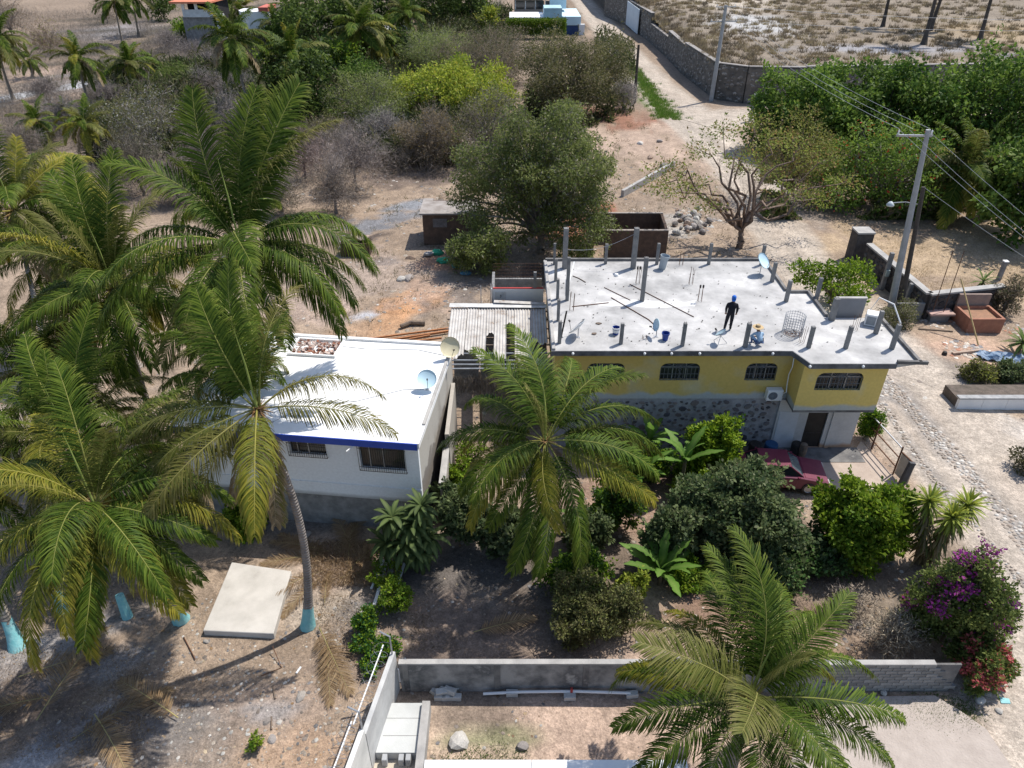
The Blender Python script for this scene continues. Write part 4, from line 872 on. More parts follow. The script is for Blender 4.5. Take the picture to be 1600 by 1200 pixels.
# ------------------------------------------------------------------ COCONUT PALMS
GREEN = dict(a=(.034, .072, .009), b=(.160, .215, .028), tip=(.34, .31, .07))
YEL = dict(a=(.11, .135, .018), b=(.34, .29, .04), tip=(.48, .36, .11))
DRY = dict(a=(.22, .165, .095), b=(.38, .30, .19), tip=(.42, .34, .22))
OLIVE = dict(a=(.08, .10, .02), b=(.21, .20, .06), tip=(.38, .30, .15))
def frond_mesh(pitch, droop, cl, seed, n=158, hang=1.0, L=1.0, wmul=1.0, lmul=1.0):
    r = np.random.default_rng(seed); ns = 40
    s = np.linspace(0, 1, ns); th_ = R(pitch) - R(droop) * s ** 1.35; side = .10 * r.normal() * s ** 2
    dx = np.cos(th_); dz = np.sin(th_)
    x = np.concatenate([[0], np.cumsum((dx[1:] + dx[:-1]) / 2)]) / (ns - 1) * L; z = np.concatenate([[0], np.cumsum((dz[1:] + dz[:-1]) / 2)]) / (ns - 1) * L
    y = side * L; Pt = np.stack([x, y, z], -1); T = unit(np.gradient(Pt, axis=0))
    mbr = MB(); mbr.tube([Vector(q) for q in Pt], list(np.linspace(.0075, .0012, ns)), 4); Vr = np.array(mbr.v); Fr = np.array([f for f in mbr.f])
    colr = np.tile(np.array(lerp(cl['b'], (.42, .40, .14), .55 if cl is not DRY else .1)), (len(Vr), 1))
    ss = np.concatenate([np.linspace(.13, .995, n)] * 2) + r.uniform(-.004, .004, 2 * n); sg = np.repeat([1., -1.], n); m = len(ss)
    keep = r.random(m) > (.05 if cl is not DRY else .18); ss, sg = ss[keep], sg[keep]; m = len(ss)
    P = np.stack([np.interp(ss, s, Pt[:, k]) for k in range(3)], -1); Tn = unit(np.stack([np.interp(ss, s, T[:, k]) for k in range(3)], -1))
    Y = np.array([0, 1., 0]); Sd = unit(np.cross(np.cross(Tn, Y), Tn)); Up = np.cross(Tn, Sd)
    Up = np.where(Up[:, 2:3] < 0, -Up, Up)
    q = np.clip((ss - .13) / .865, 0, 1); ll = (.215 * lmul * np.sin(np.pi * (.14 + .80 * q ** .85)) ** .65) * r.uniform(.78, 1.12, m) * L * (1 + .06 * np.sin(q * 9 + sg * 2 + seed))
    fw = lerp(.5, 1.3, q)[:, None] + r.normal(0, .12, (m, 1)) + (.10 * np.sin(q * 7 + sg + seed))[:, None]; lift = r.normal(.12, .13, (m, 1))
    D0 = unit(Tn * fw + Sd * sg[:, None] * 1.0 + Up * lift)
    g = np.array([0, 0, -1.]); h = (hang * r.uniform(.5, 1.4, m) * (1 + .25 * np.sin(q * 6 + seed)))[:, None]
    if cl is DRY: h = h * 1.7
    D1 = unit(D0 + g * .35 * h); D2 = unit(D1 + g * .75 * h); D3 = unit(D2 + g * .9 * h)
    pts = [P]; 
    for D, f in ((D0, .30), (D1, .30), (D2, .25), (D3, .15)): pts.append(pts[-1] + D * (ll * f)[:, None])
    W = np.cross(D1, np.cross(unit(Tn + g * .2 * h), D1)); W = unit(np.where(np.isfinite(W), W, 0) + 1e-4)
    ww = .0036 * wmul * L * r.uniform(.7, 1.2, m)
    V = []; 
    for k, wf in enumerate((.5, 1.0, .95, .65, .0)):
        off = W * (ww * wf)[:, None]; V.append(pts[k] + off); V.append(pts[k] - off)
    V = np.stack(V, 1); base = (np.arange(m) * 10)[:, None]
    F = np.concatenate([base + np.array([[2 * k, 2 * k + 1, 2 * k + 3, 2 * k + 2]]) for k in range(4)])
    t = r.random(m) ** 1.3 * (.35 + .75 * q); c = lerp(np.array(cl['a'])[None], np.array(cl['b'])[None], np.clip(t, 0, 1)[:, None])
    c = np.repeat(c[:, None, :], 10, 1); tipw = np.array([0, 0, 0, 0, .05, .05, .35, .35, .8, .8])[None, :, None] * (r.random(m)[:, None, None] * .8 + .1)
    c = c * (1 - tipw) + np.array(cl['tip']) * tipw
    Va = np.concatenate([Vr, V.reshape(-1, 3)]); Fa = np.concatenate([Fr, F + len(Vr)]); ca = np.concatenate([colr, c.reshape(-1, 3)])
    return np_mesh('frond', Va, Fa, palmM, ca)
PITCHES = [84, 70, 52, 34, 16, -4, -28, -55]
RAG = dict(a=(.12, .125, .03), b=(.30, .26, .085), tip=(.46, .37, .22))
FR = {}
for ci, (cn, cl) in enumerate((('g', GREEN), ('y', YEL), ('d', DRY), ('o', OLIVE), ('r', RAG))):
    for pi_, p in enumerate(PITCHES):
        for sd in range(2 if cn == 'g' else 1):
            if cn == 'd' and p > 20: continue
            droop = {84: 30, 70: 58, 52: 78, 34: 82, 16: 78, -4: 68, -28: 48, -55: 28}[p] * (1 + .12 * sd)
            FR[cn, pi_, sd] = frond_mesh(p, droop, cl, 100 + ci * 50 + pi_ * 7 + sd, n=104 if cn == 'r' else 158, lmul=1.0 if cn != 'r' else .95,  hang=.6 if p > 60 else (1.15 if p > 40 else 2.1))
FAR_FR = {}
def get_frond(kind, pitch, sd, far=False):
    pi_ = min(range(len(PITCHES)), key=lambda i: abs(PITCHES[i] - pitch))
    if kind == 'd': pi_ = max(pi_, 4)
    if far:
        if (kind, pi_) not in FAR_FR: FAR_FR[kind, pi_] = frond_mesh(PITCHES[pi_], {84: 30, 70: 58, 52: 78, 34: 82, 16: 78, -4: 68, -28: 48, -55: 28}[PITCHES[pi_]], dict(g=GREEN, y=YEL, d=DRY, o=OLIVE, r=RAG)[kind], 700 + pi_, n=58, hang=.9, wmul=3.0, lmul=1.1)
        return FAR_FR[kind, pi_]
    return FR[kind, pi_, sd if kind == 'g' else 0]
coco_me = None
def trunk(base, top, r0, r1, parent, bend=(0, 0), painted=0, tint=(.27, .235, .20)):
    b = Vector(base); t = Vector(top); n = 26; P = []
    for i in range(n + 1):
        s = i / n; p = b.lerp(t, s); k = math.sin(math.pi * s); P.append(p + Vector((bend[0] * k, bend[1] * k, 0)))
    P = np.array(P); rad = r1 + (r0 - r1) * (1 - np.linspace(0, 1, n + 1)) ** 1.2 + (r0 * .95) * np.exp(-np.linspace(0, 1, n + 1) * 13)
    k = 9; V = []; 
    for i in range(n + 1):
        for j in range(k): a = 2 * math.pi * j / k; V.append((P[i][0] + math.cos(a) * rad[i], P[i][1] + math.sin(a) * rad[i], P[i][2]))
    V = np.array(V) - np.array(base); F = np.array([(i * k + j, i * k + (j + 1) % k, (i + 1) * k + (j + 1) % k, (i + 1) * k + j) for i in range(n) for j in range(k)])
    rr = np.random.default_rng(int(abs(base[0] * 100)) % 999); col = np.repeat(np.array(tint)[None] * rr.uniform(.75, 1.15, (n + 1, 1)), k, 0)
    link('trunk', np_mesh('trunk', V, F, ringM, col, smooth=True), parent)
    if painted:
        cut = painted; V2 = []; nn_ = 7
        for i in range(nn_ + 1):
            z = cut * i / nn_; s = z / (t.z - b.z); c = np.array([np.interp(s * n, range(n + 1), P[:, d]) for d in range(3)]); rd = np.interp(s * n, range(n + 1), rad) + .008
            for j in range(k): a = 2 * math.pi * j / k; V2.append((c[0] + math.cos(a) * rd - base[0], c[1] + math.sin(a) * rd - base[1], z + (.05 * math.sin(3 * a) if i == nn_ else 0)))
        F2 = [(i * k + j, i * k + (j + 1) % k, (i + 1) * k + (j + 1) % k, (i + 1) * k + j) for i in range(nn_) for j in range(k)]
        link('painted_foot', np_mesh('painted_foot', V2, F2, tealM), parent)
ringM = attr_mat('ringed_bark', rough=.9, var=.2, nscale=3, namt=.25, bump=.3, bscale=6)
nt = ringM.node_tree; wv = nt.nodes.new('ShaderNodeTexWave'); wv.bands_direction = 'Z'; wv.inputs['Scale'].default_value = 2.6; wv.inputs['Distortion'].default_value = 1.5
tcx = nt.nodes.new('ShaderNodeTexCoord'); nt.links.new(tcx.outputs['Object'], wv.inputs['Vector']); bpn = nt.nodes.new('ShaderNodeBump'); bpn.inputs['Strength'].default_value = .7; bpn.inputs['Distance'].default_value = .05
nt.links.new(wv.outputs['Color'], bpn.inputs['Height']); nt.links.new(bpn.outputs[0], nt.nodes['Principled BSDF'].inputs['Normal'])
tealM = M('teal_paint', (.16, .42, .44), (.26, .48, .49), scale=4, bump=.4, c3=(.34, .38, .36), bscale=14)
fibreM = attr_mat('fibre', rough=.95, var=.2)
def crown_bits(parent, c, s=1.0, seed=0, nuts=6, fibre=1.0):
    r = np.random.default_rng(seed)
    # brown sheaths and old flower stalks round the heart of the crown
    n = int(70 * fibre) + 24; a = r.uniform(0, 6.28, n); el = r.uniform(-.9, .9, n); L = r.uniform(.2, .62, n) * s
    D = np.stack([np.cos(a) * np.cos(el), np.sin(a) * np.cos(el), np.sin(el) - .15], -1); P0 = D * .08 * s; P1 = D * L[:, None]
    V, F = seg_mesh(P0, P1, .022 * s, .008 * s, 4); col = np.repeat(np.array([(.26, .15, .07), (.36, .25, .12), (.18, .11, .06)])[r.integers(0, 3, n)], 8, 0)
    link('sheath_fibres', np_mesh('sheath_fibres', V + np.array(c), F, fibreM, col), parent)
    global coco_me
    if coco_me is None:
        m = MB(); m.lathe([(.001, -.13), (.07, -.11), (.115, -.02), (.10, .07), (.05, .12), (.001, .13)], (0, 0, 0), 9); o = m.build('coconut', M('green_coconut', (.10, .17, .03), (.17, .20, .04), scale=3, bump=0, rough=.5), None, smooth=True); coco_me = o.data; bpy.data.objects.remove(o)
    for i in range(nuts):
        an = r.uniform(0, 6.28) if nuts > 8 else 3.9 + r.normal() * .5; link('coconut', coco_me, parent, (c[0] + .33 * math.cos(an) * s, c[1] + .33 * math.sin(an) * s, c[2] - .28 - r.uniform(0, .3)), (r.uniform(-1, 1), r.uniform(-1, 1), 0), s)
def palm(label, base, crown, L=5.0, n=22, seed=1, mix=(.7, .2, .1), r0=.17, r1=.11, painted=0, extra=(), auto=True, bend=(0, 0), group=None, lo=-50, nuts=6, dense=1.0, name='coconut_palm', tint=(.27, .235, .20), skirt=0):
    base = tuple(base); r = random.Random(seed); t = thing(name, label, 'palm tree', base, group=group or 'coconut palms')
    c = Vector(crown) - Vector(base)
    trunk(base, tuple(crown), r0, r1, t, bend, painted, tint); specs = list(extra)
    if auto:
        az = r.uniform(0, 360)
        for i in range(n):
            f = i / max(n - 1, 1); p = 84 - (84 - lo) * f ** .9 + r.uniform(-6, 6); az += 137.5 + r.uniform(-16, 16)
            q = r.random(); w = f * 1.2
            k = 'd' if q < mix[2] * w * 1.6 and p < 0 else ('y' if q < mix[2] + mix[1] * w * 1.5 else ('o' if r.random() < .25 else 'g'))
            specs.append((az, p, r.uniform(.86, 1.06) * (.78 if p > 76 else 1), k))
    for i in range(skirt): specs.append((r.uniform(0, 360), -62 + r.uniform(-8, 6), r.uniform(.6, .85), 'd'))
    for az, p, ls, k in specs:
        a = R(az); link('frond', get_frond(k, p, r.randrange(2), group == 'distant palms'), t, (c.x + .1 * math.cos(a), c.y + .1 * math.sin(a), c.z + .05), (r.uniform(-.38, .38), 0, a + r.uniform(-.04, .04)), (L * ls, L * ls, L * ls * r.uniform(.86, 1.16)))
    crown_bits(t, c, L / 5.0, seed, nuts)
    if group is None:
        m = MB(); a0 = r.uniform(0, 6)
        m.tube([c + Vector((0, 0, .1)), c + Vector((.05 * math.cos(a0), .05 * math.sin(a0), L * .34)), c + Vector((.16 * math.cos(a0), .16 * math.sin(a0), L * .6))], [.045, .03, .004], 5); m.build('spear_leaf', M('young_leaf', (.20, .27, .06), (.28, .33, .09), scale=3, bump=0), t, world=False)
    return t
def crown_at(px, py, z): return tuple(at(px, py, z))
V0 = lambda p: (p[0], p[1], 0.0)
# azimuth 0 = right of the picture, 90 = away from the camera, 270 = towards it
palm('tall coconut palm with upright green fronds rising over the back of the white roof', (-12.2, 31.2, 0), crown_at(375, 385, 11.6), L=5.7, n=15, seed=3, mix=(.8, .2, .03), bend=(.4, .8), lo=-34, nuts=8,
     extra=[(95, 84, 1.15, 'g'), (78, 84, 1.08, 'g'), (112, 84, 1.12, 'g'), (92, 84, 1.2, 'g'), (15, 40, 1.0, 'g'), (-12, 22, .95, 'g'), (-28, 10, .95, 'g'), (215, 16, 1.1, 'g'), (150, 35, .9, 'g'), (190, 30, .95, 'g'), (262, -4, .95, 'g'), (285, -10, .9, 'g'), (245, -24, .85, 'g'), (310, -20, .85, 'g')])
palm('coconut palm with ragged yellowing fronds and blue foot beside the concrete pad', tuple(at(481, 978)), crown_at(402, 640, 9.6), L=4.9, n=3, seed=5, mix=(.3, .1, .2), painted=1.05, bend=(.55, 0), lo=20, r0=.155, r1=.12, nuts=0,
     extra=[(175, 22, 1.12, 'r'), (184, 10, 1.0, 'o'), (15, 38, .85, 'r'), (-8, 12, .95, 'r'), (60, 62, .85, 'r'), (235, -4, 1.0, 'r'), (212, -8, 1.0, 'o'), (262, -50, .62, 'd'), (292, -55, .85, 'd'), (275, -50, .8, 'r'), (100, 72, .9, 'g'), (120, 60, .9, 'g'), (85, 50, .95, 'g'), (140, 48, .9, 'o'), (160, 40, .8, 'g'), (225, -20, .85, 'r'), (75, 80, .85, 'g'), (110, 84, .9, 'g')], auto=True, tint=(.25, .22, .20))
palm('bushy coconut palm in the middle of the photo, before the tin roof', (1.25, 20.6, 0), crown_at(852, 690, 6.9), L=4.5, n=6, seed=8, mix=(.8, .15, .1), lo=0, bend=(.15, 0), nuts=5, skirt=3,
     extra=[(96, 74, 1.0, 'g'), (72, 60, 1.0, 'g'), (50, 48, 1.0, 'g'), (120, 62, .95, 'g'), (150, 34, .95, 'g'), (165, 20, 1.0, 'g'), (178, 4, .8, 'y'), (28, 30, 1.05, 'g'), (10, 20, 1.1, 'g'), (-12, 8, 1.0, 'g'), (-30, -2, 1.05, 'y'), (-55, -20, 1.05, 'g'), (-72, -32, 1.0, 'g'), (-88, -30, 1.05, 'g'), (-100, -12, .8, 'y'), (215, -14, .95, 'y'), (235, -20, .9, 'g'), (200, 2, .9, 'g')])
palm('nearest coconut palm spreading its long green fronds at the bottom right', (6.15, 10.9, 0), crown_at(1172, 1092, 4.6), L=4.3, n=6, seed=12, mix=(1, 0, 0), lo=58, r0=.2, r1=.16, nuts=0,
     extra=[(92, 66, 1.0, 'g'), (75, 60, .9, 'g'), (105, 58, .9, 'g'), (118, 38, .85, 'y'), (140, 34, .95, 'o'), (152, 24, 1.0, 'g'), (163, 16, .95, 'y'), (186, 20, .95, 'g'), (208, 14, .95, 'g'), (232, 14, .85, 'g'), (262, 8, .9, 'g'), (285, 10, .9, 'g'), (-48, 12, .95, 'g'), (-22, 22, 1.0, 'g'), (-5, 30, 1.0, 'g'), (22, 34, .95, 'g'), (45, 40, .98, 'g'), (30, 14, .8, 'y'), (60, 52, .9, 'g')])
palm('broad dark green coconut palm left of the tall one, two thirds up the left side', (-17.7, 28.6, 0), crown_at(178, 452, 8.6), L=5.3, n=27, seed=21, mix=(.75, .3, .08), lo=-46, nuts=6, bend=(-.2, .3),
     extra=[(112, 80, 1.1, 'g'), (128, 74, 1.1, 'g'), (90, 84, 1.0, 'g'), (20, 30, 1.0, 'y'), (215, 8, 1.0, 'y'), (255, -4, .95, 'y'), (285, -10, .9, 'g')])
palm('coconut palm cut by the left edge with golden fronds at its back', (-23.2, 29.9, 0), crown_at(22, 330, 8.8), L=5.3, n=24, seed=23, mix=(.5, .5, .1), painted=1.0, lo=-44, extra=[(50, 50, 1.0, 'y'), (20, 40, 1.0, 'y'), (70, 60, 1.0, 'y'), (100, 82, 1.1, 'g')], tint=(.34, .31, .28))
palm('lower left coconut palm with a thick skirt of hanging fronds and a blue painted foot', tuple(at(283, 968)), crown_at(148, 790, 7.6), L=4.45, n=20, seed=30, mix=(.65, .4, .1), painted=1.1, bend=(.3, -.2), lo=-50, nuts=0,
     extra=[(268, -20, 1.0, 'y'), (250, -14, 1.05, 'y'), (292, -20, 1.0, 'g'), (310, -10, 1.0, 'y'), (200, 4, 1.0, 'g'), (225, -8, 1.0, 'g'), (330, 0, .9, 'g'), (345, 14, .9, 'g'), (20, 30, .95, 'g'), (160, 30, .95, 'g'), (235, -40, .9, 'g'), (280, -45, .95, 'y')])
palm('short coconut palm with stiff upright young fronds left of the blue banded house', (-15.9, 21.6, 0), crown_at(108, 690, 5.6), L=4.5, n=20, seed=33, mix=(.85, .12, .05), painted=0, lo=-30, nuts=0, extra=[(95, 80, 1.1, 'g'), (80, 72, 1.05, 'g'), (115, 74, 1.1, 'g'), (60, 62, 1.0, 'g'), (180, 20, 1.0, 'g'), (195, 8, 1.0, 'g')])
palm('coconut palm behind the yellowing one, its green heap of fronds over the white roof', (-10.9, 31.0, 0), crown_at(352, 545, 6.4), L=3.4, n=22, seed=36, mix=(.85, .12, .03), lo=-50, nuts=0)
palm('low leafy coconut palm filling the gap between the left hand palms', (-20.5, 26.5, 0), crown_at(70, 575, 5.6), L=4.6, n=24, seed=47, mix=(.8, .25, .08), lo=-48, nuts=0)
palm('dark coconut palm crown behind the broad one near the left edge', (-22.0, 36.0, 0), crown_at(90, 400, 6.5), L=5.0, n=22, seed=48, mix=(.8, .3, .05), lo=-40, nuts=0)
palm('thin coconut palm at the far left edge, half out of view', tuple(at(28, 1010)), (-19.8, 19.2, 5.6), L=4.2, n=15, seed=41, mix=(.7, .3, .1), painted=1.0, nuts=0)
palm('coconut palm with a slim leaning trunk rising behind the lower left palms', (-16.2, 27.2, 0), crown_at(238, 700, 5.4), L=3.6, n=13, seed=44, mix=(.7, .2, .1), nuts=0, lo=-30)
# small and distant palms: label, base px, crown px, frond length, fronds, colour mix, seed
FARP = [
 ('dark green palm left of its twin near the lane, shaggy round crown', (146, 182), (121, 92), 3.9, 18, (.9, .15, .05), 51),
 ('stocky dark palm right of its shaggy twin below the lane', (197, 140), (200, 100), 4.2, 22, (.9, .1, .1), 52),
 ('small palm tucked against the right of the stocky dark palm', (241, 125), (238, 100), 3.0, 12, (.9, .1, .1), 53),
 ('little green palm beside the lane at the upper left', (50, 122), (45, 93), 2.9, 12, (1, .1, 0), 54),
 ('leafy young palm with a dark stem above the golden fronds on the left', (66, 226), (58, 190), 3.4, 13, (.8, .2, .1), 55),
 ('pale yellow-green palm with two old stems above the left hand palms', (158, 256), (130, 193), 3.3, 15, (.2, .8, .2), 56),
 ('young palm tip just behind the pale yellow-green one', (118, 205), (102, 172), 2.4, 10, (.5, .5, .1), 57),
 ('tall slender palm with drooping old leaves above the grey brush', (397, 207), (362, 62), 4.6, 20, (.9, .15, .15), 58),
 ('slim palm on a bent pale trunk before the dark thicket', (486, 192), (458, 88), 5.0, 22, (.95, .1, .05), 59),
 ('wide pale palm with arching fronds above the feathery thicket', (568, 112), (562, 44), 6.4, 22, (.5, .6, .05), 60),
 ('second palm with a dark trunk in the thicket behind the arching one', (592, 102), (590, 60), 5.2, 16, (.9, .3, .1), 61),
 ('palm with a stout pale trunk in the dark grove', (638, 80), (636, 22), 5.0, 18, (.9, .2, .1), 62),
 ('palm in the dark grove nearest the blue house', (714, 30), (712, 2), 5.5, 18, (.9, .2, .1), 63),
 ('grey-green palm on a bare trunk crossing the lane, left one', (192, 70), (178, 3), 4.6, 16, (1, .1, .1), 64),
 ('grey-green palm on a bare trunk crossing the lane, right one', (217, 56), (206, -8), 4.6, 16, (1, .1, .1), 65),
 ('palm with a pale pole-like trunk beside the lane on the left edge', (22, 157), (-6, 60), 4.6, 16, (1, .1, .1), 66),
 ('palm with a dead brown beard in front of the small curved building', (384, 42), (378, 12), 4.4, 14, (.8, .2, .1), 67),
 ('blurred grey palm right beside the orange roofed house', (352, 48), (357, 10), 4.2, 14, (.9, .1, .1), 68),
 ('palm over the dark grove, second from the left edge of the grove', (470, 60), (462, 20), 5.5, 18, (.95, .1, .1), 69),
 ('palm leaning out of the dark grove towards the lane', (440, 75), (430, 38), 4.6, 16, (.9, .1, .1), 70),
 ('palm deep in the dark grove behind the arching pale one', (530, 50), (525, 8), 5.5, 18, (.95, .1, .1), 71),
 ('coconut palm on the right edge shading the grass lot', (1489, 338), (1515, 262), 5.6, 22, (.8, .3, .05), 72),
]
for lab, b, c, L, n, mix, sd in FARP:
    B0 = at(*b); Yc = B0.y + (random.Random(sd).uniform(-.3, .3)); z = max(1.2, z_at(c[1], Yc)); X = x_at(c[0], Yc, z)
    palm(lab, tuple(B0), (X, Yc, z), L=L, n=int(n * 1.45), seed=sd, mix=(mix[0], mix[1] * .5, mix[2] * .6), group='distant palms', r0=.2, r1=.13, nuts=0, lo=-48, bend=(random.Random(sd).uniform(-.3, .3), 0), skirt=4 if sd in (52, 58, 67, 59) else 0)
# trunks of palms on the raised lot whose crowns are above the picture
for lab, b, c in (('dark palm trunk standing on the grass lot, left of three', (1378, 47), (1402, -60)), ('dark palm trunk on the grass lot, middle one with a forked look', (1443, 70), (1480, -70)), ('dark palm trunk beside the middle one on the grass lot', (1452, 52), (1490, -60)), ('dark palm trunk on the grass lot nearest the right edge', (1530, 65), (1565, -60))):
    p = at(*b, 4.6); Y = p.y; z = z_at(c[1], Y); palm(lab, tuple(p), (x_at(c[0], Y, z), Y, z), L=5, n=16, seed=b[0], group='palms on the raised lot', nuts=0, tint=(.10, .085, .075), r0=.3, r1=.2)
st = at(140, 1008)
o = MB(); o.tube([st, st + Vector((-.35, .35, 1.55))], [.15, .12], 9); o = o.build('palm_stump', tealM, None); setp(o, 'broken blue painted palm stump leaning at the lower left', 'palm stump')
o = MB(); q = at(200, 965); o.tube([q, q + Vector((-.15, .25, 1.0))], [.2, .15], 9); o = o.build('palm_stump', tealM, None); setp(o, 'blue painted palm foot half hidden behind the hanging fronds', 'palm stump')
o = MB(); q = at(100, 955); o.tube([q, q + Vector((-.1, .2, .8))], [.25, .18], 9); o = o.build('palm_stump', tealM, None); setp(o, 'darker blue palm foot further left in the shade', 'palm stump')

# ------------------------------------------------------------------ TREES AND SHRUBS
def skeleton(base_r, h0, ends, r, tint, name, parent, twigs=0, wob=.25, tw_len=.5, lean=(0, 0)):
    P0, P1, R0, R1 = [], [], [], []
    top = np.array([lean[0], lean[1], h0]); n = 5; prev = np.zeros(3)
    for i in range(1, n + 1):
        q = top * (i / n) + np.array([r.normal() * .04, r.normal() * .04, 0]) * h0 * (i < n); P0.append(prev); P1.append(q); R0.append(base_r * (1.25 - .45 * (i - 1) / n)); R1.append(base_r * (1.25 - .45 * i / n)); prev = q
    top = prev; tips = []
    for e in ends:
        e = np.array(e); L = np.linalg.norm(e - top); m = 8; a = top + (np.array([0, 0, 1]) * r.uniform(-.15, .05) * h0) * (r.random() < .5); rr = base_r * .55 * min(1, .35 + L / 6); pv = a
        for i in range(1, m + 1):
            t = i / m; q = a + (e - a) * t + np.array([0, 0, 1]) * math.sin(math.pi * t) * L * .10 + r.normal(size=3) * wob * L * .07 * (i < m)
            P0.append(pv); P1.append(q); R0.append(rr * (1 - .85 * (i - 1) / m) + .008); R1.append(rr * (1 - .85 * i / m) + .006)
            if i > 1: tips.append((q, (q - pv)))
            pv = q
    if twigs and tips:
        T = np.array([t[0] for t in tips]); Dn = unit(np.array([t[1] for t in tips])); idx = r.integers(0, len(T), twigs)
        for gen in range(3):
            s = T[idx]; d = unit(Dn[idx] + r.normal(size=(len(idx), 3)) * .75 + np.array([0, 0, .25])); L = tw_len * r.uniform(.4, 1.1, len(idx)) * (.75 ** gen); e = s + d * L[:, None]
            P0 += list(s); P1 += list(e); w = .016 * (.6 ** gen) * tw_len; R0 += [w] * len(idx); R1 += [w * .5] * len(idx); T = e; Dn = d; idx = np.tile(np.arange(len(e)), 2)[:int(len(e) * 1.7)]
            if len(P0) > twigs * 5: break
    V, F = seg_mesh(np.array(P0), np.array(P1), np.array(R0), np.array(R1), 4 if not twigs or twigs < 200 else 3)
    k = len(V) // len(P0); c = np.repeat(np.array(tint)[None] * r.uniform(.75, 1.25, (len(P0), 1)), k, 0)
    return link(name, np_mesh(name, V, F, barkM, c), parent)
def foliage(clumps, per, ls, asp, ca, cb, r, droop=0.0, cc=None, pc=0, flat=.75, out=.8, patchy=False):
    """leaves through the volume of every clump (centre, radius)"""
    C0 = np.array([c[:3] for c in clumps]); rad = np.array([c[3] for c in clumps]); w = rad ** 2; ls = ls * 1.08; n = int(per * len(clumps) * .8); idx = r.choice(len(clumps), n, p=w / w.sum())
    d = unit(r.normal(size=(n, 3))); q = r.random(n) ** .45; P = C0[idx] + d * (q * rad[idx])[:, None] * np.array([1, 1, flat])
    sp = int(n * .22); ns_ = max(8, sp // 14); ci = r.choice(len(clumps), ns_, p=w / w.sum()); dd = unit(r.normal(size=(ns_, 3)) + np.array([0, 0, .35 - droop])); si = r.integers(0, ns_, sp); tt = r.uniform(.3, 1.55, sp)
    P[:sp] = C0[ci][si] + dd[si] * (tt * rad[ci][si])[:, None] + r.normal(size=(sp, 3)) * ls * .35; d[:sp] = dd[si]; idx[:sp] = ci[si]
    D = unit(d * out + r.normal(size=(n, 3)) * .7 + np.array([0, 0, .25 - droop])); L = ls * r.uniform(.6, 1.3, n)
    V, F = leaf_mesh(P, D, L, L * asp, r); t = np.clip(r.normal(.45, .3, n) + (r.random(len(clumps))[idx] - .5) * .6, 0, 1)[:, None]; c = lerp(np.array(ca)[None], np.array(cb)[None], t)
    if cc is not None: m = (r.random(n) < (np.where(r.random(len(clumps)) < pc * 2.2, .62, .015)[idx] if patchy else pc))[:, None]; c = np.where(m, np.array(cc)[None], c)
    return V, F, np.repeat(c, 4, 0)
def crown_pts(n, rx, ry, rz, zc, r, cr, bottom=-.45, shell=.5):
    out = []; ph = r.uniform(0, 6.28)
    for k in range(n * 20):
        d = unit(r.normal(size=3)); 
        if d[2] < bottom: continue
        q = r.uniform(shell, .92) * (1 + .22 * math.sin(3 * math.atan2(d[1], d[0]) + ph) + .12 * math.sin(5 * d[2] * 2 + ph)); c = np.array([d[0] * rx, d[1] * ry, d[2] * rz]) * q + np.array([0, 0, zc]); s = cr * r.uniform(.65, 1.3)
        if all(np.linalg.norm(c - o[0]) > .62 * (s + o[1]) for o in out): out.append((c, s))
        if len(out) >= n: break
    return [(*c, s) for c, s in out]
STY = {  # leaf length, aspect, leaves per clump, colours, accent, bark, droop
 'mango': dict(ls=0.381, asp=0.609, per=300, ca=(.045, .105, .016), cb=(.195, .29, .05), cc=(.14, .20, .035), pc=.12, bark=(.16, .14, .12), droop=.35),
 'lime': dict(ls=.32, asp=.55, per=420, ca=(.15, .21, .025), cb=(.36, .40, .05), cc=(.36, .33, .05), pc=.1, bark=(.18, .15, .12), droop=.2),
 'acacia': dict(ls=.22, asp=.36, per=620, ca=(.12, .16, .045), cb=(.30, .34, .10), cc=(.24, .23, .17), pc=.14, bark=(.24, .22, .19), droop=.6),
 'greyacacia': dict(ls=0.224, asp=0.362, per=420, ca=(0.102, 0.111, 0.042), cb=(0.217, 0.215, 0.084), cc=(.24, .22, .18), pc=.25, bark=(.24, .21, .19), droop=.5),
 'olive': dict(ls=0.246, asp=0.435, per=300, ca=(0.065, 0.072, 0.026), cb=(0.174, 0.163, 0.066), cc=(.22, .19, .13), pc=.18, bark=(.17, .15, .13), droop=.2),
 'greyscrub': dict(ls=0.224, asp=0.319, per=420, ca=(0.160, 0.130, 0.090), cb=(0.319, 0.260, 0.186), cc=(.10, .12, .04), pc=.25, bark=(.26, .23, .21), droop=.1),
 'sparse': dict(ls=0.190, asp=0.620, per=200, ca=(0.145, 0.169, 0.036), cb=(0.304, 0.286, 0.072), cc=(.26, .17, .07), pc=.12, bark=(.20, .15, .11), droop=.1),
 'flame': dict(ls=0.246, asp=0.580, per=260, ca=(.07, .14, .02), cb=(.22, .31, .05), cc=(.42, .05, .03), pc=.025, bark=(.28, .25, .22), droop=.1),
 'garden': dict(ls=0.168, asp=0.620, per=300, ca=(.05, .085, .03), cb=(.165, .205, .085), cc=(.17, .19, .10), pc=.12, bark=(.2, .17, .14), droop=.1),
 'bright': dict(ls=0.168, asp=0.620, per=300, ca=(0.072, 0.156, 0.012), cb=(0.246, 0.351, 0.024), cc=(.27, .34, .04), pc=.15, bark=(.2, .17, .13), droop=.0),
 'bougain': dict(ls=.12, asp=.6, per=280, ca=(.08, .12, .03), cb=(.23, .27, .07), cc=(.36, .05, .30), pc=.2, bark=(.2, .16, .13), droop=.0),
 'darkthick': dict(ls=0.381, asp=0.580, per=330, ca=(.03, .058, .012), cb=(.10, .145, .03), cc=(.12, .17, .03), pc=.05, bark=(.12, .1, .08), droop=.3),
}
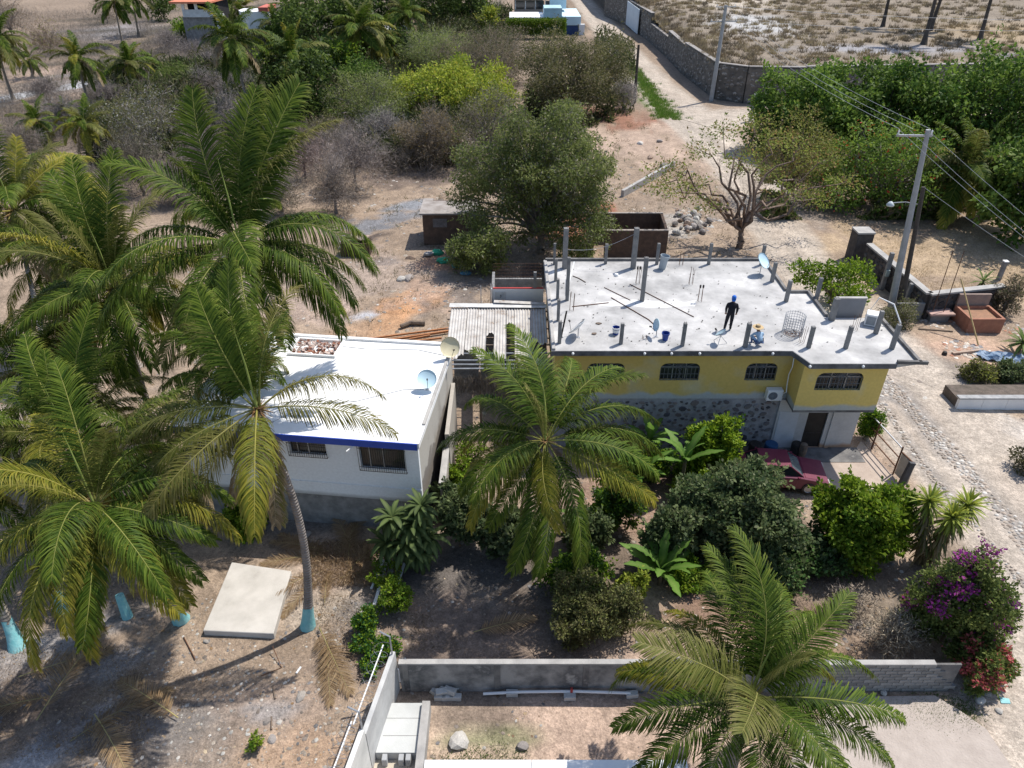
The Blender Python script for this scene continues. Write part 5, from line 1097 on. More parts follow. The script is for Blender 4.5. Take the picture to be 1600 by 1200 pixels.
def tree(label, cx, cy, rx, ry, ztop, style, n, cr, seed, zbot=.1, trunk_r=.14, name='tree', cat='tree', group=None, twigs=0, per=None, z0=0.0, ls=None, wob=.25, base=None, shell=.35, bottom=-.85, extra_col=None, pc=None, tw_len=.5, shape=None):
    s = STY[style]; r = np.random.default_rng(seed); zbot = .25 if zbot is None else zbot; rz = (ztop - zbot) / 2; zc = (ztop + zbot) / 2
    bx, by = base or (cx, cy); t = thing(name, label, cat, (bx, by, z0), group=group)
    cl = crown_pts(n, rx, ry, rz, zc, r, cr, bottom, shell)
    if shape: cl = [c for c in cl if shape(c)]
    cl = [(c[0] + cx - bx, c[1] + cy - by, c[2], c[3]) for c in cl]
    h0 = max(.3, zbot + rz * .25); skeleton(trunk_r, h0, [c[:3] for c in cl], r, s['bark'], 'trunk', t, twigs=twigs, wob=wob, tw_len=tw_len, lean=((cx - bx) * .3, (cy - by) * .3))
    V, F, c = foliage(cl, per or s['per'], ls or s['ls'], s['asp'], s['ca'], s['cb'], r, s['droop'], extra_col or s['cc'], s['pc'] if pc is None else pc, patchy=style == 'bougain')
    link('crown', np_mesh('crown', V, F, leafM, c), t); return t
def bb(x0, y0, x1, y1, z0=0.0, deep=.8):
    """stand a crown where the photo shows it: box in the photo -> centre, radii and top height on the ground"""
    g = at((x0 + x1) / 2, y1, z0); Y = g.y
    for _ in range(4): d = Y * _c + (CAM_H - z0 - 1) * _s; rx = (x1 - x0) / 2 / FPX * d; Y = g.y + rx * deep
    zt = max(z_at(y0, Y + rx * .2) - z0, rx * .5); X = x_at((x0 + x1) / 2, Y, z0 + zt / 2)
    return X, Y, rx, rx * deep, zt
def T(label, box, style, n, cr, seed, z0=0.0, deep=.8, **k):
    X, Y, rx, ry, zt = bb(*box, z0=z0, deep=deep); return tree(label, X, Y, rx - cr * .45, ry, zt - cr * .3, style, n, cr, seed, z0=z0, **k)
# right hand side, beyond the street
T('rounded mango tree in front of the stone retaining wall, leftmost of three', (1180, 100, 1350, 262), 'mango', 70, 1.35, 201, group='mango trees', trunk_r=.25)
T('wide mango tree in the middle of the row before the retaining wall', (1300, 90, 1500, 270), 'mango', 84, 1.4, 202, group='mango trees', trunk_r=.25)
T('largest and darkest mango tree in the upper right corner', (1430, 70, 1660, 300), 'mango', 100, 1.7, 203, group='mango trees', trunk_r=.35)
T('dark leafy tree filling the right edge behind the palm', (1540, 190, 1700, 400), 'mango', 50, 1.5, 204, trunk_r=.25)
T('spindly flame tree with grey branches and a few red blossoms behind the utility pole', (1290, 180, 1490, 350), 'flame', 56, 1.25, 205, trunk_r=.2, twigs=260, tw_len=.9)
T('loose yellowish scrub tree left of the flame tree', (1165, 175, 1320, 335), 'sparse', 60, 1.15, 206, trunk_r=.12, twigs=260, tw_len=.8, per=150)
T('leggy bush below the flame tree', (1250, 265, 1370, 340), 'flame', 30, .8, 207, trunk_r=.08, twigs=100, name='bush', cat='bush', per=110)
# the open branched tree beside the street
def hero_tree():
    B0 = at(1153, 388); r = np.random.default_rng(77); ends = []
    for px, py, dy in ((1045, 262, 2), (1062, 300, -1.5), (1095, 235, 3), (1130, 205, 1), (1175, 190, 3), (1215, 215, -2), (1250, 230, 1), (1290, 250, 0), (1320, 285, -1), (1240, 300, -2.5), (1275, 310, 2), (1105, 320, -2), (1160, 250, -2.5), (1200, 265, 2.5), (1030, 290, 0), (1085, 285, 2.5)):
        Y = B0.y + dy * 1.2; z = z_at(py, Y); ends.append((x_at(px, Y, z) - B0.x, Y - B0.y, z, .95))
    t = thing('street_tree', 'sparse flat-topped tree with bare twisting limbs standing beside the dirt street', 'tree', tuple(B0))
    skeleton(.27, 1.7, [e[:3] for e in ends], r, (.17, .125, .10), 'trunk', t, twigs=420, wob=.7, tw_len=.8)
    V, F, c = foliage([(e[0], e[1], e[2], 1.45) for e in ends], 330, .2, .5, (.13, .175, .035), (.28, .32, .065), r, .1, (.30, .20, .08), .2, .45); link('crown', np_mesh('crown', V, F, leafM, c), t)
hero_tree()
T('light green leafy shrub behind the corner of the yellow house roof', (1240, 398, 1372, 500), 'bright', 30, .6, 208, ls=.2, per=170, twigs=160, trunk_r=.09, name='shrub', cat='shrub')
# middle distance
T('big feathery grey-green tree standing behind the two house roofs', (725, 165, 968, 436), 'acacia', 78, 1.25, 210, trunk_r=.3, twigs=300, tw_len=.9, zbot=.3, per=1050)
T('pale wispy tree leaning behind the big feathery one', (690, 128, 840, 270), 'greyacacia', 34, 1.5, 211, trunk_r=.2, twigs=350, tw_len=1.1)
T('low wispy bush hanging below the feathery tree', (700, 345, 800, 440), 'acacia', 22, .8, 212, trunk_r=.08, twigs=160, name='bush', cat='bush')
T('spreading yellow-green tree with a flat crown near the middle top', (598, 96, 822, 205), 'lime', 52, 1.5, 213, trunk_r=.25, zbot=1.2, bottom=-.6)
T('dark olive thorn tree beside the dirt street', (800, 45, 985, 200), 'olive', 72, 1.6, 214, trunk_r=.25, twigs=200, tw_len=1.0, per=620)
T('grey-olive thorn tree left of the darker one', (690, 45, 860, 150), 'greyscrub', 56, 1.8, 215, trunk_r=.25, twigs=250, tw_len=1.0, per=620)
T('grey thorn tree at the left of the pair near the grove', (620, 40, 745, 125), 'acacia', 30, 1.7, 216, trunk_r=.2, twigs=250, tw_len=1.3)
T('feathery dark green tree below the arching palm', (505, 112, 650, 215), 'acacia', 40, 1.5, 217, trunk_r=.2, twigs=250, tw_len=1.1)
T('dense dark tree around the bent pale palm trunk', (400, 75, 520, 215), 'darkthick', 34, 1.8, 218, trunk_r=.25)
T('brown half dead tree under the yellow-green crown', (610, 170, 730, 275), 'greyscrub', 26, 1.2, 219, twigs=420, tw_len=1.1, extra_col=(.26, .18, .05), pc=.15)
T('bright green bush at the edge of the dark thicket', (372, 82, 425, 120), 'bright', 12, 1.2, 220, ls=.3, name='bush', cat='bush')
T('light leafy tree above the dark thicket', (500, 55, 565, 125), 'bright', 16, 1.6, 221, ls=.35)
T('low green trees hiding the base of the orange roofed house', (270, 22, 345, 62), 'mango', 20, 1.5, 370, name='bush', cat='bush')
T('round green bush in front of the orange roofed house', (264, 28, 318, 66), 'bright', 12, 1.6, 222, ls=.4, name='bush', cat='bush')
T('pale leafed tree with white branches behind the tall palm', (155, 128, 300, 268), 'greyacacia', 40, 1.3, 223, trunk_r=.16, twigs=500, tw_len=1.2, per=210, extra_col=(.38, .37, .35), pc=.2)
T('light green bush right of the small palms by the lane', (245, 95, 310, 140), 'acacia', 16, 1.3, 224, name='bush', cat='bush', extra_col=(.12, .2, .03), pc=.4)
T('yellowish creeper heap beside the blue and white house', (752, 2, 780, 50), 'lime', 12, 1.6, 225, name='bush', cat='bush', ls=.5)
hd = thing('clipped_hedge', 'clipped green hedge in front of the blue and white house', 'hedge', (*at(838, 62).xy, 0)); r_ = np.random.default_rng(4); p = at(838, 62); L_ = 12.0; n_ = 9000
P_ = np.stack([r_.uniform(-L_ / 2, L_ / 2, n_), r_.uniform(0, 2.5, n_), r_.uniform(0, 1, n_) ** .5 * (3.6 + 0 * r_.random(n_))], -1); V_, F_ = leaf_mesh(P_, unit(r_.normal(size=(n_, 3)) + [0, -.3, .8]), .34 * r_.uniform(.6, 1.3, n_), .16, r_)
link('leaves', np_mesh('leaves', V_, F_, leafM, np.repeat(lerp(np.array([(.04, .10, .01)]), np.array([(.20, .28, .02)]), r_.random((n_, 1))), 4, 0)), hd)
GROVE = [('left end', (425, -30, 520, 85)), ('second', (490, -45, 585, 75)), ('third', (560, -45, 660, 60)), ('fourth', (630, -50, 725, 48)), ('right end', (700, -50, 775, 38)), ('front left', (455, 60, 545, 130)), ('front right', (590, 40, 680, 105))]
for i, (w_, b) in enumerate(GROVE): T('dense dark tree of the grove at the top edge, %s one' % w_, b, 'darkthick', 30, 2.2, 230 + i, group='trees of the dark grove', ls=.55, per=190)
T('small reddish-brown tree at the upper left', (35, 32, 108, 90), 'sparse', 18, 1.6, 240, twigs=300, tw_len=1.4, per=100, extra_col=(.2, .13, .08), pc=.5)
T('brown leafless-looking tree in the top left corner', (-30, -20, 45, 62), 'greyscrub', 18, 2.0, 241, twigs=300, tw_len=1.6, extra_col=(.16, .10, .06), pc=.4)
T('dark shrubby tree above the lane left of the orange roof', (228, -25, 275, 35), 'darkthick', 14, 2.0, 242, ls=.5)
T('olive tree right of the far lane', (140, -30, 180, 40), 'greyscrub', 12, 2.0, 243, extra_col=(.08, .06, .05), pc=.4)
for i, (lab, b, st, n) in enumerate([('broad green tree just right of the slender palm', (395, 130, 470, 200), 'darkthick', 22), ('green tree behind the small palms by the lane', (300, 60, 370, 110), 'olive', 20), ('leafy green tree at the left end of the dark grove', (415, 20, 470, 80), 'mango', 18), ('mid green tree under the arching pale palm', (520, 90, 600, 150), 'mango', 22), ('olive green tree behind the yellow-green crown', (640, 75, 720, 125), 'olive', 22), ('low green tree left of the slope of bare brush', (290, 240, 350, 300), 'olive', 14)]):
    T(lab, b, st, n, 1.4, 360 + i, ls=.3 if st != 'olive' else None)
# leafless scrub
def bare(label, box, seed, tint=(.27, .235, .22), n=12, tw=420, tl=.9, z0=0, name='bare_tree', trunk_r=.14, group='leafless scrub trees', zb=.3, fuzz=4200, fc=(.26, .215, .19)):
    X, Y, rx, ry, zt = bb(*box, z0=z0); rx *= 1.12; ry *= 1.12; r = np.random.default_rng(seed); t = thing(name, label, 'bare tree' if name == 'bare_tree' else 'dry shrub', (X, Y, z0), group=group)
    cl = crown_pts(n, rx * .8, ry * .8, zt * .42, zt * .52, r, rx * .3, -.6, .3); skeleton(trunk_r, zt * zb, [c[:3] for c in cl], r, tint, 'branches', t, twigs=tw, wob=.5, tw_len=tl)
    m = fuzz; d = unit(r.normal(size=(m, 3))); P = d * (r.random(m) ** .45)[:, None] * np.array([rx, ry, zt * .5]) * (1 + .2 * np.sin(4 * np.arctan2(d[:, 1], d[:, 0]) + seed))[:, None] + np.array([0, 0, zt * .46]); D = unit(r.normal(size=(m, 3)) + d * .8 + [0, 0, .4]); Ln = tl * r.uniform(.25, .7, m)
    S = unit(np.cross(D, r.normal(size=(m, 3)))) * .017 * max(1, tl); V = np.stack([P - S, P + S, P + D * Ln[:, None]], 1).reshape(-1, 3); F = (np.arange(m) * 3)[:, None] + np.array([[0, 1, 2]]); link('twigs', np_mesh('twigs', V, F, barkM, np.repeat(np.array(fc)[None] * r.uniform(.6, 1.35, (m, 1)), 3, 0)), t); return t
bare('bare grey tree with a forked trunk standing alone on the slope', (495, 182, 605, 314), 301, n=14, tw=600)
bare('bare pinkish brush tree left of the forked grey one', (425, 200, 520, 290), 302, fc=(.27, .21, .195), tint=(.2, .15, .13))
bare('brown bare brush directly behind the tall palm', (290, 185, 360, 300), 303, fc=(.20, .16, .12))
bare('bare brush above the golden fronds on the left', (160, 195, 260, 320), 304, fc=(.19, .165, .13), tint=(.15, .13, .1))
bare('low bare brush right of the golden fronds', (235, 240, 310, 330), 305, fc=(.22, .17, .14))
bare('leafless tree on a thin stem beside the burnt patch', (480, 240, 560, 345), 306, fc=(.22, .18, .14), n=9, tw=400)
bare('short bare bush with dark stems below the pinkish brush', (400, 255, 470, 345), 307, fc=(.21, .18, .13), n=9)
bare('grey brush tree between the feathery tree and the pinkish brush', (560, 165, 640, 245), 308, fc=(.24, .22, .20))
bare('tangle of grey twigs left of the spindly palm trunk', (325, 130, 400, 235), 309, fc=(.23, .20, .18))
bare('dry brush patch right of the spindly palm trunk', (395, 180, 450, 245), 310, fc=(.22, .20, .14))
bare('bare brush beside the lane at the upper left', (0, 190, 60, 260), 311, fc=(.2, .17, .13)); bare('thin grey bushes under the small palms', (60, 150, 130, 215), 312, fc=(.24, .22, .21))
bare('grey brush at the foot of the thorn tree by the street', (955, 120, 995, 175), 313, fc=(.34, .31, .29), tint=(.3, .28, .26), n=7, tw=250)
for i, (lab, b) in enumerate([('grey mounded dry shrub nearest the lane', (235, 45, 285, 85)), ('grey mounded dry shrub behind the small palms', (275, 60, 325, 100)), ('grey mounded dry shrub left of the slender palm', (310, 72, 355, 118)), ('dry shrub mound just above the pale leafed tree', (290, 105, 350, 150)), ('dry shrub mound by the bright green bush', (340, 110, 400, 165)), ('brownish dry shrub mound left of the bright green bush', (325, 50, 350, 85)), ('dry brown shrub in the dip of the lane', (140, 130, 190, 165)), ('small grey shrub at the bend of the lane', (45, 120, 90, 160))]):
    bare(lab, b, 320 + i, name='dry_shrub', group='mounded dry shrubs', n=7, tw=240, fuzz=3000, tl=1.0, zb=.1, fc=(.25, .215, .20))
for i, (lab, b) in enumerate([('low green scrub bush left under the bent palm trunk', (395, 190, 455, 225)), ('olive scrub bush below the dense dark tree', (455, 185, 540, 230)), ('green scrub bush left of the bent palm trunk', (380, 120, 430, 180)), ('olive bush below the pale leafed tree', (285, 215, 335, 275)), ('small green bush below the lane bend', (60, 118, 88, 142)), ('scrub bush between the dark tree and the yellow-green one', (560, 180, 620, 225)), ('olive scrub bush right of the slender palm trunk', (330, 160, 400, 225))]):
    T(lab, b, 'olive', 16, 1.0, 340 + i, name='bush', cat='bush', group='olive scrub bushes', twigs=120, tw_len=.8)
# grass verge and lot tufts
def tufts(name, label, pts, hgt, blades, cols, seed, spread=.25, z=None, kind='stuff', wid=.02):
    r = np.random.default_rng(seed); n = len(pts); P = np.repeat(np.array(pts), blades, 0); m = len(P); P[:, :2] += r.normal(0, spread, (m, 2)) * .4; D = unit(np.stack([r.normal(0, .6, m), r.normal(0, .6, m), np.ones(m)], -1)); L = hgt * r.uniform(.4, 1.2, m)
    S = unit(np.cross(D, r.normal(size=(m, 3)))); V = np.stack([P - S * wid, P + S * wid, P + D * L[:, None]], 1).reshape(-1, 3); F = (np.arange(m) * 3)[:, None] + np.array([[0, 1, 2]])
    c = np.repeat(np.repeat(np.array(cols)[r.integers(0, len(cols), n)], blades, 0) * r.uniform(.65, 1.3, (m, 1)), 3, 0); o = link(name, np_mesh(name, V, F, leafM, c), kind=kind); setp(o, label, 'grass'); return o
r_ = np.random.default_rng(8); LV = LOT.reshape(-1, 3); pts = []
for k in range(2300):
    i = r_.integers(0, 60); j = r_.integers(0, 52); a = LOT[i, j]; b = LOT[i + 1, j + 1]; t, u = r_.random(2); pts.append((a[0] + (b[0] - a[0]) * u, a[1] + (b[1] - a[1]) * t, a[2] + (b[2] - a[2]) * (t + u) / 2 - .05))
tufts('dry_grass', 'tufts of dry tan grass covering the raised lot', pts, .8, 42, [(.26, .20, .12), (.19, .15, .10), (.33, .27, .16), (.15, .125, .09)], 9, .85, wid=.05)
pts = [(*p_, 0.02) for p_ in [(at(*np.array(a)).x + r_.normal() * .5, at(*np.array(a)).y + r_.normal() * 2) for a in [(r_.uniform(985, 1050), 0) for _ in range(1)]]] if False else []
for k in range(900):
    t = r_.random(); a = (983 + 65 * t, 100 + 88 * t); p_ = at(*a); pts.append((p_.x + r_.normal() * .5 * (1 + t), p_.y, 0))
tufts('green_verge', 'strip of fresh green grass along the left edge of the dirt street', pts, .5, 16, [(.08, .17, .02), (.12, .22, .03), (.18, .24, .06)], 10, .4, wid=.03)
pts = [(x, y, 0) for x, y in zip(r_.uniform(25, 46, 5200), r_.uniform(43.5, 66, 5200)) if y > 43.6 + (x - 32) * .3 and x > 27.4 + 0 * y]
tufts('dry_lawn', 'short straw-coloured grass on the walled lot at the right', pts, .13, 10, [(.40, .31, .18), (.34, .27, .16), (.45, .36, .22)], 11, .5, wid=.012)
pts = [(x, y, 0) for x, y in zip(r_.uniform(-26, 18, 2600), r_.uniform(32, 95, 2600)) if fbm(np.array([x * .25]), np.array([y * .25]), 3)[0] > .52 and not (1 < x < 18.3 and y < 39) and not (-3.6 < x < 2 and y < 39)]
tufts('dry_weeds', 'thin dry weeds on the brown slope behind the houses', pts, .35, 10, [(.28, .22, .14), (.22, .18, .12), (.16, .16, .07)], 12, .5)
pts = [(x, y, 0) for x, y in zip(r_.normal(-1.2, 1.1, 300), r_.normal(12.2, .45, 300)) if -2.4 < x < 3 and y > 11.6] + [(x, y, 0) for x, y in zip(r_.normal(14.6, .8, 200), r_.normal(14.2, .3, 200)) if y < 14.85]
tufts('green_weeds', 'patches of low green weeds by the block wall', pts, .12, 12, [(.06, .12, .02), (.11, .17, .04)], 13, .4, wid=.012)

# tangled low thicket between the trees on the left slope
def thicket(name, label, boxes, n, hmax, cols, seed, wid, leafy=0.0, thr=.42):
    r = np.random.default_rng(seed); Q = []
    for (x0, y0, x1, y1), k in boxes:
        A = [at(x0, y0), at(x1, y0), at(x1, y1), at(x0, y1)]; u = r.random(int(n * k)); v = r.random(int(n * k)); a = np.array([q[:2] for q in A])
        P = a[0] * ((1 - u) * (1 - v))[:, None] + a[1] * (u * (1 - v))[:, None] + a[2] * (u * v)[:, None] + a[3] * ((1 - u) * v)[:, None]; Q.append(P)
    P = np.concatenate(Q); f = fbm(P[:, 0] * .22 + seed, P[:, 1] * .22, 4); P = P[f > thr]; f = f[f > thr]; n = len(P); hh = hmax * np.clip((f - thr) * 5, .15, 1)
    z = r.random(n) ** 1.3 * hh; B = np.column_stack([P, z]); D = unit(r.normal(size=(n, 3)) + np.array([0, 0, .8])); L = r.uniform(.3, 1.0, n) * np.minimum(hh, 1.3); S = unit(np.cross(D, r.normal(size=(n, 3)))) * wid * (1 + leafy * 3)
    V = np.stack([B - S, B + S, B + D * L[:, None]], 1).reshape(-1, 3); F = (np.arange(n) * 3)[:, None] + np.array([[0, 1, 2]]); c = np.repeat(np.array(cols)[r.integers(0, len(cols), n)] * r.uniform(.6, 1.35, (n, 1)), 3, 0)
    setp(link(name, np_mesh(name, V, F, leafM, c), kind='stuff'), label, 'undergrowth')
thicket('dry_thicket', 'grey-brown leafless thicket covering the slope on the left', [((140, 150, 420, 330), .3), ((400, 170, 640, 270), .3), ((220, 50, 420, 180), .25), ((560, 130, 740, 280), .15), ((0, 20, 240, 200), .45), ((0, 170, 170, 330), .15), ((230, 0, 420, 80), .12)], 140000, 2.0, [(.25, .21, .185), (.20, .17, .14), (.30, .26, .23), (.15, .13, .09)], 3, .016, thr=.40)
thicket('green_undergrowth', 'olive green undergrowth among the scrub on the left slope', [((360, 60, 700, 210), .55), ((270, 110, 420, 270), .2), ((820, 150, 960, 200), .05), ((640, 20, 800, 110), .2), ((140, 110, 320, 280), .15), ((560, 150, 720, 260), .15), ((930, 60, 990, 180), .05)], 110000, 2.6, [(.06, .085, .022), (.11, .13, .04), (.04, .055, .018), (.15, .14, .07)], 4, .05, leafy=.4, thr=.36)
thicket('street_undergrowth', 'low leafy undergrowth beneath the trees at the right of the street', [((1190, 215, 1480, 345), .7), ((1440, 250, 1600, 330), .3)], 90000, 1.3, [(.08, .12, .03), (.14, .16, .05), (.22, .17, .11), (.07, .12, .02)], 5, .045, leafy=.5, thr=.46)
thicket('frond_litter', 'heap of dry brown palm leaf litter in front of the white house', [((480, 848, 585, 918), 1.0)], 5200, .32, [(.34, .24, .14), (.42, .31, .20), (.24, .16, .09)], 6, .012, thr=.2)
thicket('frond_litter', 'dry palm litter strewn under the lower left palms', [((-40, 1010, 230, 1190), .7), ((180, 1050, 330, 1150), .15), ((490, 930, 560, 1040), .15)], 9000, .18, [(.26, .19, .12), (.34, .26, .17), (.19, .13, .08)], 7, .011, thr=.42)
thicket('garden_litter', 'dry leaves and stems on the garden soil behind the block wall', [((640, 960, 1000, 1018), .4), ((1000, 900, 1340, 1030), .6)], 9000, .16, [(.30, .22, .14), (.38, .30, .20), (.18, .13, .09)], 8, .014, thr=.42)
# ------------------------------------------------------------------ GARDEN
T('large dark green garden tree with small glossy leaves in front of the maroon car', (1052, 730, 1252, 915), 'garden', 150, .42, 401, trunk_r=.12, per=330, twigs=200)
T('low dark shrub spilling below the large garden tree', (1110, 845, 1320, 945), 'garden', 60, .38, 402, trunk_r=.06, name='shrub', cat='shrub', extra_col=(.10, .20, .05), pc=.3)
T('rounded bright green shrub beside the gate', (1276, 752, 1426, 912), 'bright', 90, .40, 403, trunk_r=.08, name='shrub', cat='shrub', per=330)
T('olive hedge bush against the block wall', (852, 905, 1000, 1030), 'olive', 60, .36, 404, ls=.12, trunk_r=.06, name='shrub', cat='shrub', per=340, extra_col=(.20, .22, .07), pc=.3)
T('darker green bush behind the olive hedge bush', (850, 868, 960, 960), 'bright', 40, .34, 405, ls=.12, name='shrub', cat='shrub', extra_col=(.04, .09, .01), pc=.5)
T('small lime-green bush between the banana plants and the hedge', (960, 895, 1012, 960), 'lime', 14, .25, 406, ls=.13, name='shrub', cat='shrub')
for i, (lab, b) in enumerate([('bright young citrus tree against the stone base, left of two', (1068, 650, 1130, 760)), ('bright young citrus tree against the stone base, right of two', (1108, 655, 1152, 758)), ('lime-green citrus bush in front of the young trees', (1055, 712, 1098, 760))]):
    T(lab, b, 'bright', 26, .30, 410 + i, ls=.15, group='young citrus trees', trunk_r=.04, extra_col=(.30, .40, .03), pc=.3)
T('small clipped conical shrub at the corner of the yellow house', (1342, 640, 1378, 695), 'bright', 22, .26, 415, ls=.10, name='shrub', cat='shrub', extra_col=(.05, .12, .01), pc=.4)
T('tall bougainvillea at the street corner dotted with purple and magenta flowers', (1432, 868, 1570, 1050), 'bougain', 110, .36, 420, name='bougainvillea', cat='bougainvillea', trunk_r=.06, pc=.07, twigs=150)
T('bougainvillea tangle with coral red flowers at the end of the block wall', (1490, 1000, 1582, 1092), 'bougain', 44, .30, 421, name='bougainvillea', cat='bougainvillea', extra_col=(.52, .13, .13), pc=.2)
T('bougainvillea arm thick with purple flowers leaning over the street', (1520, 930, 1578, 1010), 'bougain', 26, .26, 422, name='bougainvillea', cat='bougainvillea', pc=.32, extra_col=(.26, .035, .27))
T('low reddish shrub behind the bougainvillea', (1400, 925, 1462, 1000), 'olive', 18, .3, 423, ls=.1, name='shrub', cat='shrub', extra_col=(.40, .03, .05), pc=.06)
bare('dry tan brush behind the block wall', (1360, 955, 1440, 1040), 424, name='dry_shrub', n=6, tw=140, tl=.35, fuzz=2600, fc=(.30, .25, .18), group='dry garden brush'); bare('dry tan weeds at the right of the garden ground', (1300, 915, 1370, 985), 425, name='dry_shrub', n=5, tw=90, tl=.3, fuzz=1500, fc=(.27, .22, .17), group='dry garden brush')
T('green shrub at the foot of the white house wall', (355, 785, 415, 850), 'bright', 20, .3, 430, name='shrub', cat='shrub')
T('green weed clump beside the razor wire wall', (548, 1000, 625, 1048), 'bright', 16, .24, 431, ls=.10, name='shrub', cat='shrub', extra_col=(.05, .14, .04), pc=.5)
T('upper green weed clump left of the garden soil', (552, 955, 592, 1000), 'bright', 10, .2, 432, ls=.10, name='shrub', cat='shrub', extra_col=(.05, .14, .04), pc=.5)
T('small bright weeds beside the stacked white boards', (570, 880, 640, 930), 'bright', 14, .18, 433, ls=.09, name='shrub', cat='shrub', per=120)
T('tiny bright weed on the dirt at the lower left', (384, 1148, 418, 1180), 'bright', 6, .14, 434, ls=.08, name='weed', cat='weed', per=90)
T('bushy undergrowth beneath the middle palm', (745, 800, 850, 900), 'garden', 34, .34, 435, name='shrub', cat='shrub')
T('green undergrowth in the gap beside the plaster wall', (700, 690, 760, 760), 'bright', 20, .26, 436, ls=.12, name='shrub', cat='shrub', per=140, extra_col=(.25, .2, .1), pc=.2)
T('spreading mid-green bush between the middle palm and the banana plants', (920, 735, 1010, 850), 'bright', 44, .32, 450, ls=.13, name='shrub', cat='shrub', extra_col=(.06, .12, .03), pc=.5)
T('rough green bush left of the large garden tree', (1005, 790, 1075, 900), 'garden', 34, .32, 451, name='shrub', cat='shrub')
T('green bush between the large garden tree and the citrus trees', (1050, 745, 1130, 810), 'bright', 30, .3, 452, ls=.12, name='shrub', cat='shrub')
T('dark bush under the right side of the middle palm', (880, 800, 950, 880), 'garden', 26, .32, 453, name='shrub', cat='shrub')
T('tall shrub between the corn plant and the middle palm', (680, 760, 760, 870), 'garden', 34, .30, 454, name='shrub', cat='shrub')
T('mixed green shrub at the gap wall foot', (690, 730, 740, 790), 'bright', 18, .25, 455, ls=.11, name='shrub', cat='shrub')
T('weedy shrub in front of the corn plant', (585, 905, 650, 975), 'bright', 20, .22, 456, ls=.09, name='shrub', cat='shrub', per=200)
T('low green shrub under the pointed palm frond in the garden', (1040, 880, 1115, 935), 'bright', 20, .26, 457, ls=.12, name='shrub', cat='shrub')
T('leafy undergrowth between the palm and the citrus trees', (960, 690, 1060, 780), 'bright', 30, .3, 437, ls=.14, name='shrub', cat='shrub', extra_col=(.04, .09, .02), pc=.5)
T('grey-green bush at the foot of the utility pole', (1385, 470, 1440, 520), 'greyacacia', 14, .5, 438, name='bush', cat='bush', ls=.12)
T('ragged dry bush beside the brick planters', (1555, 430, 1600, 500), 'greyscrub', 12, .5, 439, name='bush', cat='bush', ls=.16)
T('flowering low bush in the white planter bed, left part', (1510, 565, 1560, 606), 'olive', 14, .35, 440, ls=.14, name='bush', cat='bush', extra_col=(.25, .28, .05), pc=.3)
T('dark low bush in the white planter bed, right part', (1552, 560, 1612, 608), 'garden', 14, .35, 441, ls=.14, name='bush', cat='bush')
T('half-cut leafy bush at the right edge beside the road', (1590, 695, 1640, 750), 'olive', 10, .4, 442, name='bush', cat='bush', ls=.13)
# big-leaved plants: every leaf its own piece
def blade(L, w, bend, n=7, fold=.18, tear=0, seed=0, col=((.05, .12, .015), (.13, .22, .03)), name='leaf', rib=True):
    r = np.random.default_rng(seed); V = []; C_ = []; F = []; z = 0; x = 0; a = math.pi / 2 * .95
    for i in range(n + 1):
        s = i / n; ww = w * math.sin(math.pi * min(.06 + .94 * s, 1)) ** .6 if s < 1 else 0; ww = max(ww, .004)
        jag = (1 - tear * r.random()) 
        V += [(x, -ww * jag, z + fold * ww), (x, 0, z), (x, ww * (1 - tear * r.random()), z + fold * ww)]; c = lerp(np.array(col[0]), np.array(col[1]), r.random() * .5 + .5 * s); C_ += [c * .9, lerp(c, np.array((.25, .30, .10)), .4 if rib else 0), c * .95]
        x += math.cos(a) * L / n; z += math.sin(a) * L / n; a -= bend / n
    for i in range(n): F += [(3 * i, 3 * i + 1, 3 * i + 4, 3 * i + 3), (3 * i + 1, 3 * i + 2, 3 * i + 5, 3 * i + 4)]
    return np_mesh(name, V, F, leafM, np.array(C_), smooth=False)
def rosette(name, label, cat, loc, stems, metas, group=None, stem_col=(.16, .14, .09)):
    """stems: (dx, dy, height, number of leaves, scale, low pitch, high pitch)"""
    t = thing(name, label, cat, loc, group=group); r = random.Random(int(abs(loc[0] * 77 + loc[1] * 13))); P0, P1, R0 = [], [], []
    for dx, dy, h, n, sc, lo, hi in stems:
        P0.append((dx * .3, dy * .3, 0)); P1.append((dx, dy, h)); R0.append(.06 + .012 * h); az = r.uniform(0, 360)
        for i in range(n):
            az += 137.5; f = i / max(n - 1, 1); tilt = R(lo + (hi - lo) * f) * 1.0; m = metas[r.randrange(len(metas))]
            link('leaf', m, t, (dx, dy, h - .15 * (1 - f) * min(h, 1)), Euler((0, tilt, R(az)), 'XYZ'), sc * r.uniform(.8, 1.15))
    V, F = seg_mesh(P0, P1, np.array(R0) * 1.2, np.array(R0), 6); link('stem', np_mesh('stem', V, F, barkM, np.tile(np.array(stem_col), (len(V), 1))), t); return t
BAN = [blade(1.8, .23, R(b), 16, .12, .5, s, ((.045, .14, .015), (.15, .30, .04))) for b, s in ((45, 1), (75, 2), (30, 3))]
YUC = [blade(.62, .032, R(b), 4, .3, 0, s, ((.12, .17, .03), (.34, .40, .07)), rib=False) for b, s in ((30, 1), (60, 2), (15, 3))]; YUCY = [blade(.5, .034, R(25), 4, .3, 0, 5, ((.30, .34, .04), (.50, .50, .07)), rib=False)]
CANE = [blade(.95, .10, R(b), 6, .2, 0, s, ((.03, .065, .02), (.10, .15, .05))) for b, s in ((70, 1), (100, 2), (45, 3))]
FAN = [blade(.95, .07, R(b), 5, .3, 0, s, ((.05, .11, .02), (.16, .23, .06))) for b, s in ((30, 1), (50, 2))]
def gp(px, py): p = at(px, py); return (p.x, p.y, 0)
rosette('banana_plant', 'banana plant with broad torn leaves in the garden centre', 'banana plant', gp(1030, 915), [(0, 0, .9, 11, 1.0, 58, 5), (.4, .2, .6, 6, .7, 50, 5)], BAN, 'banana plants')
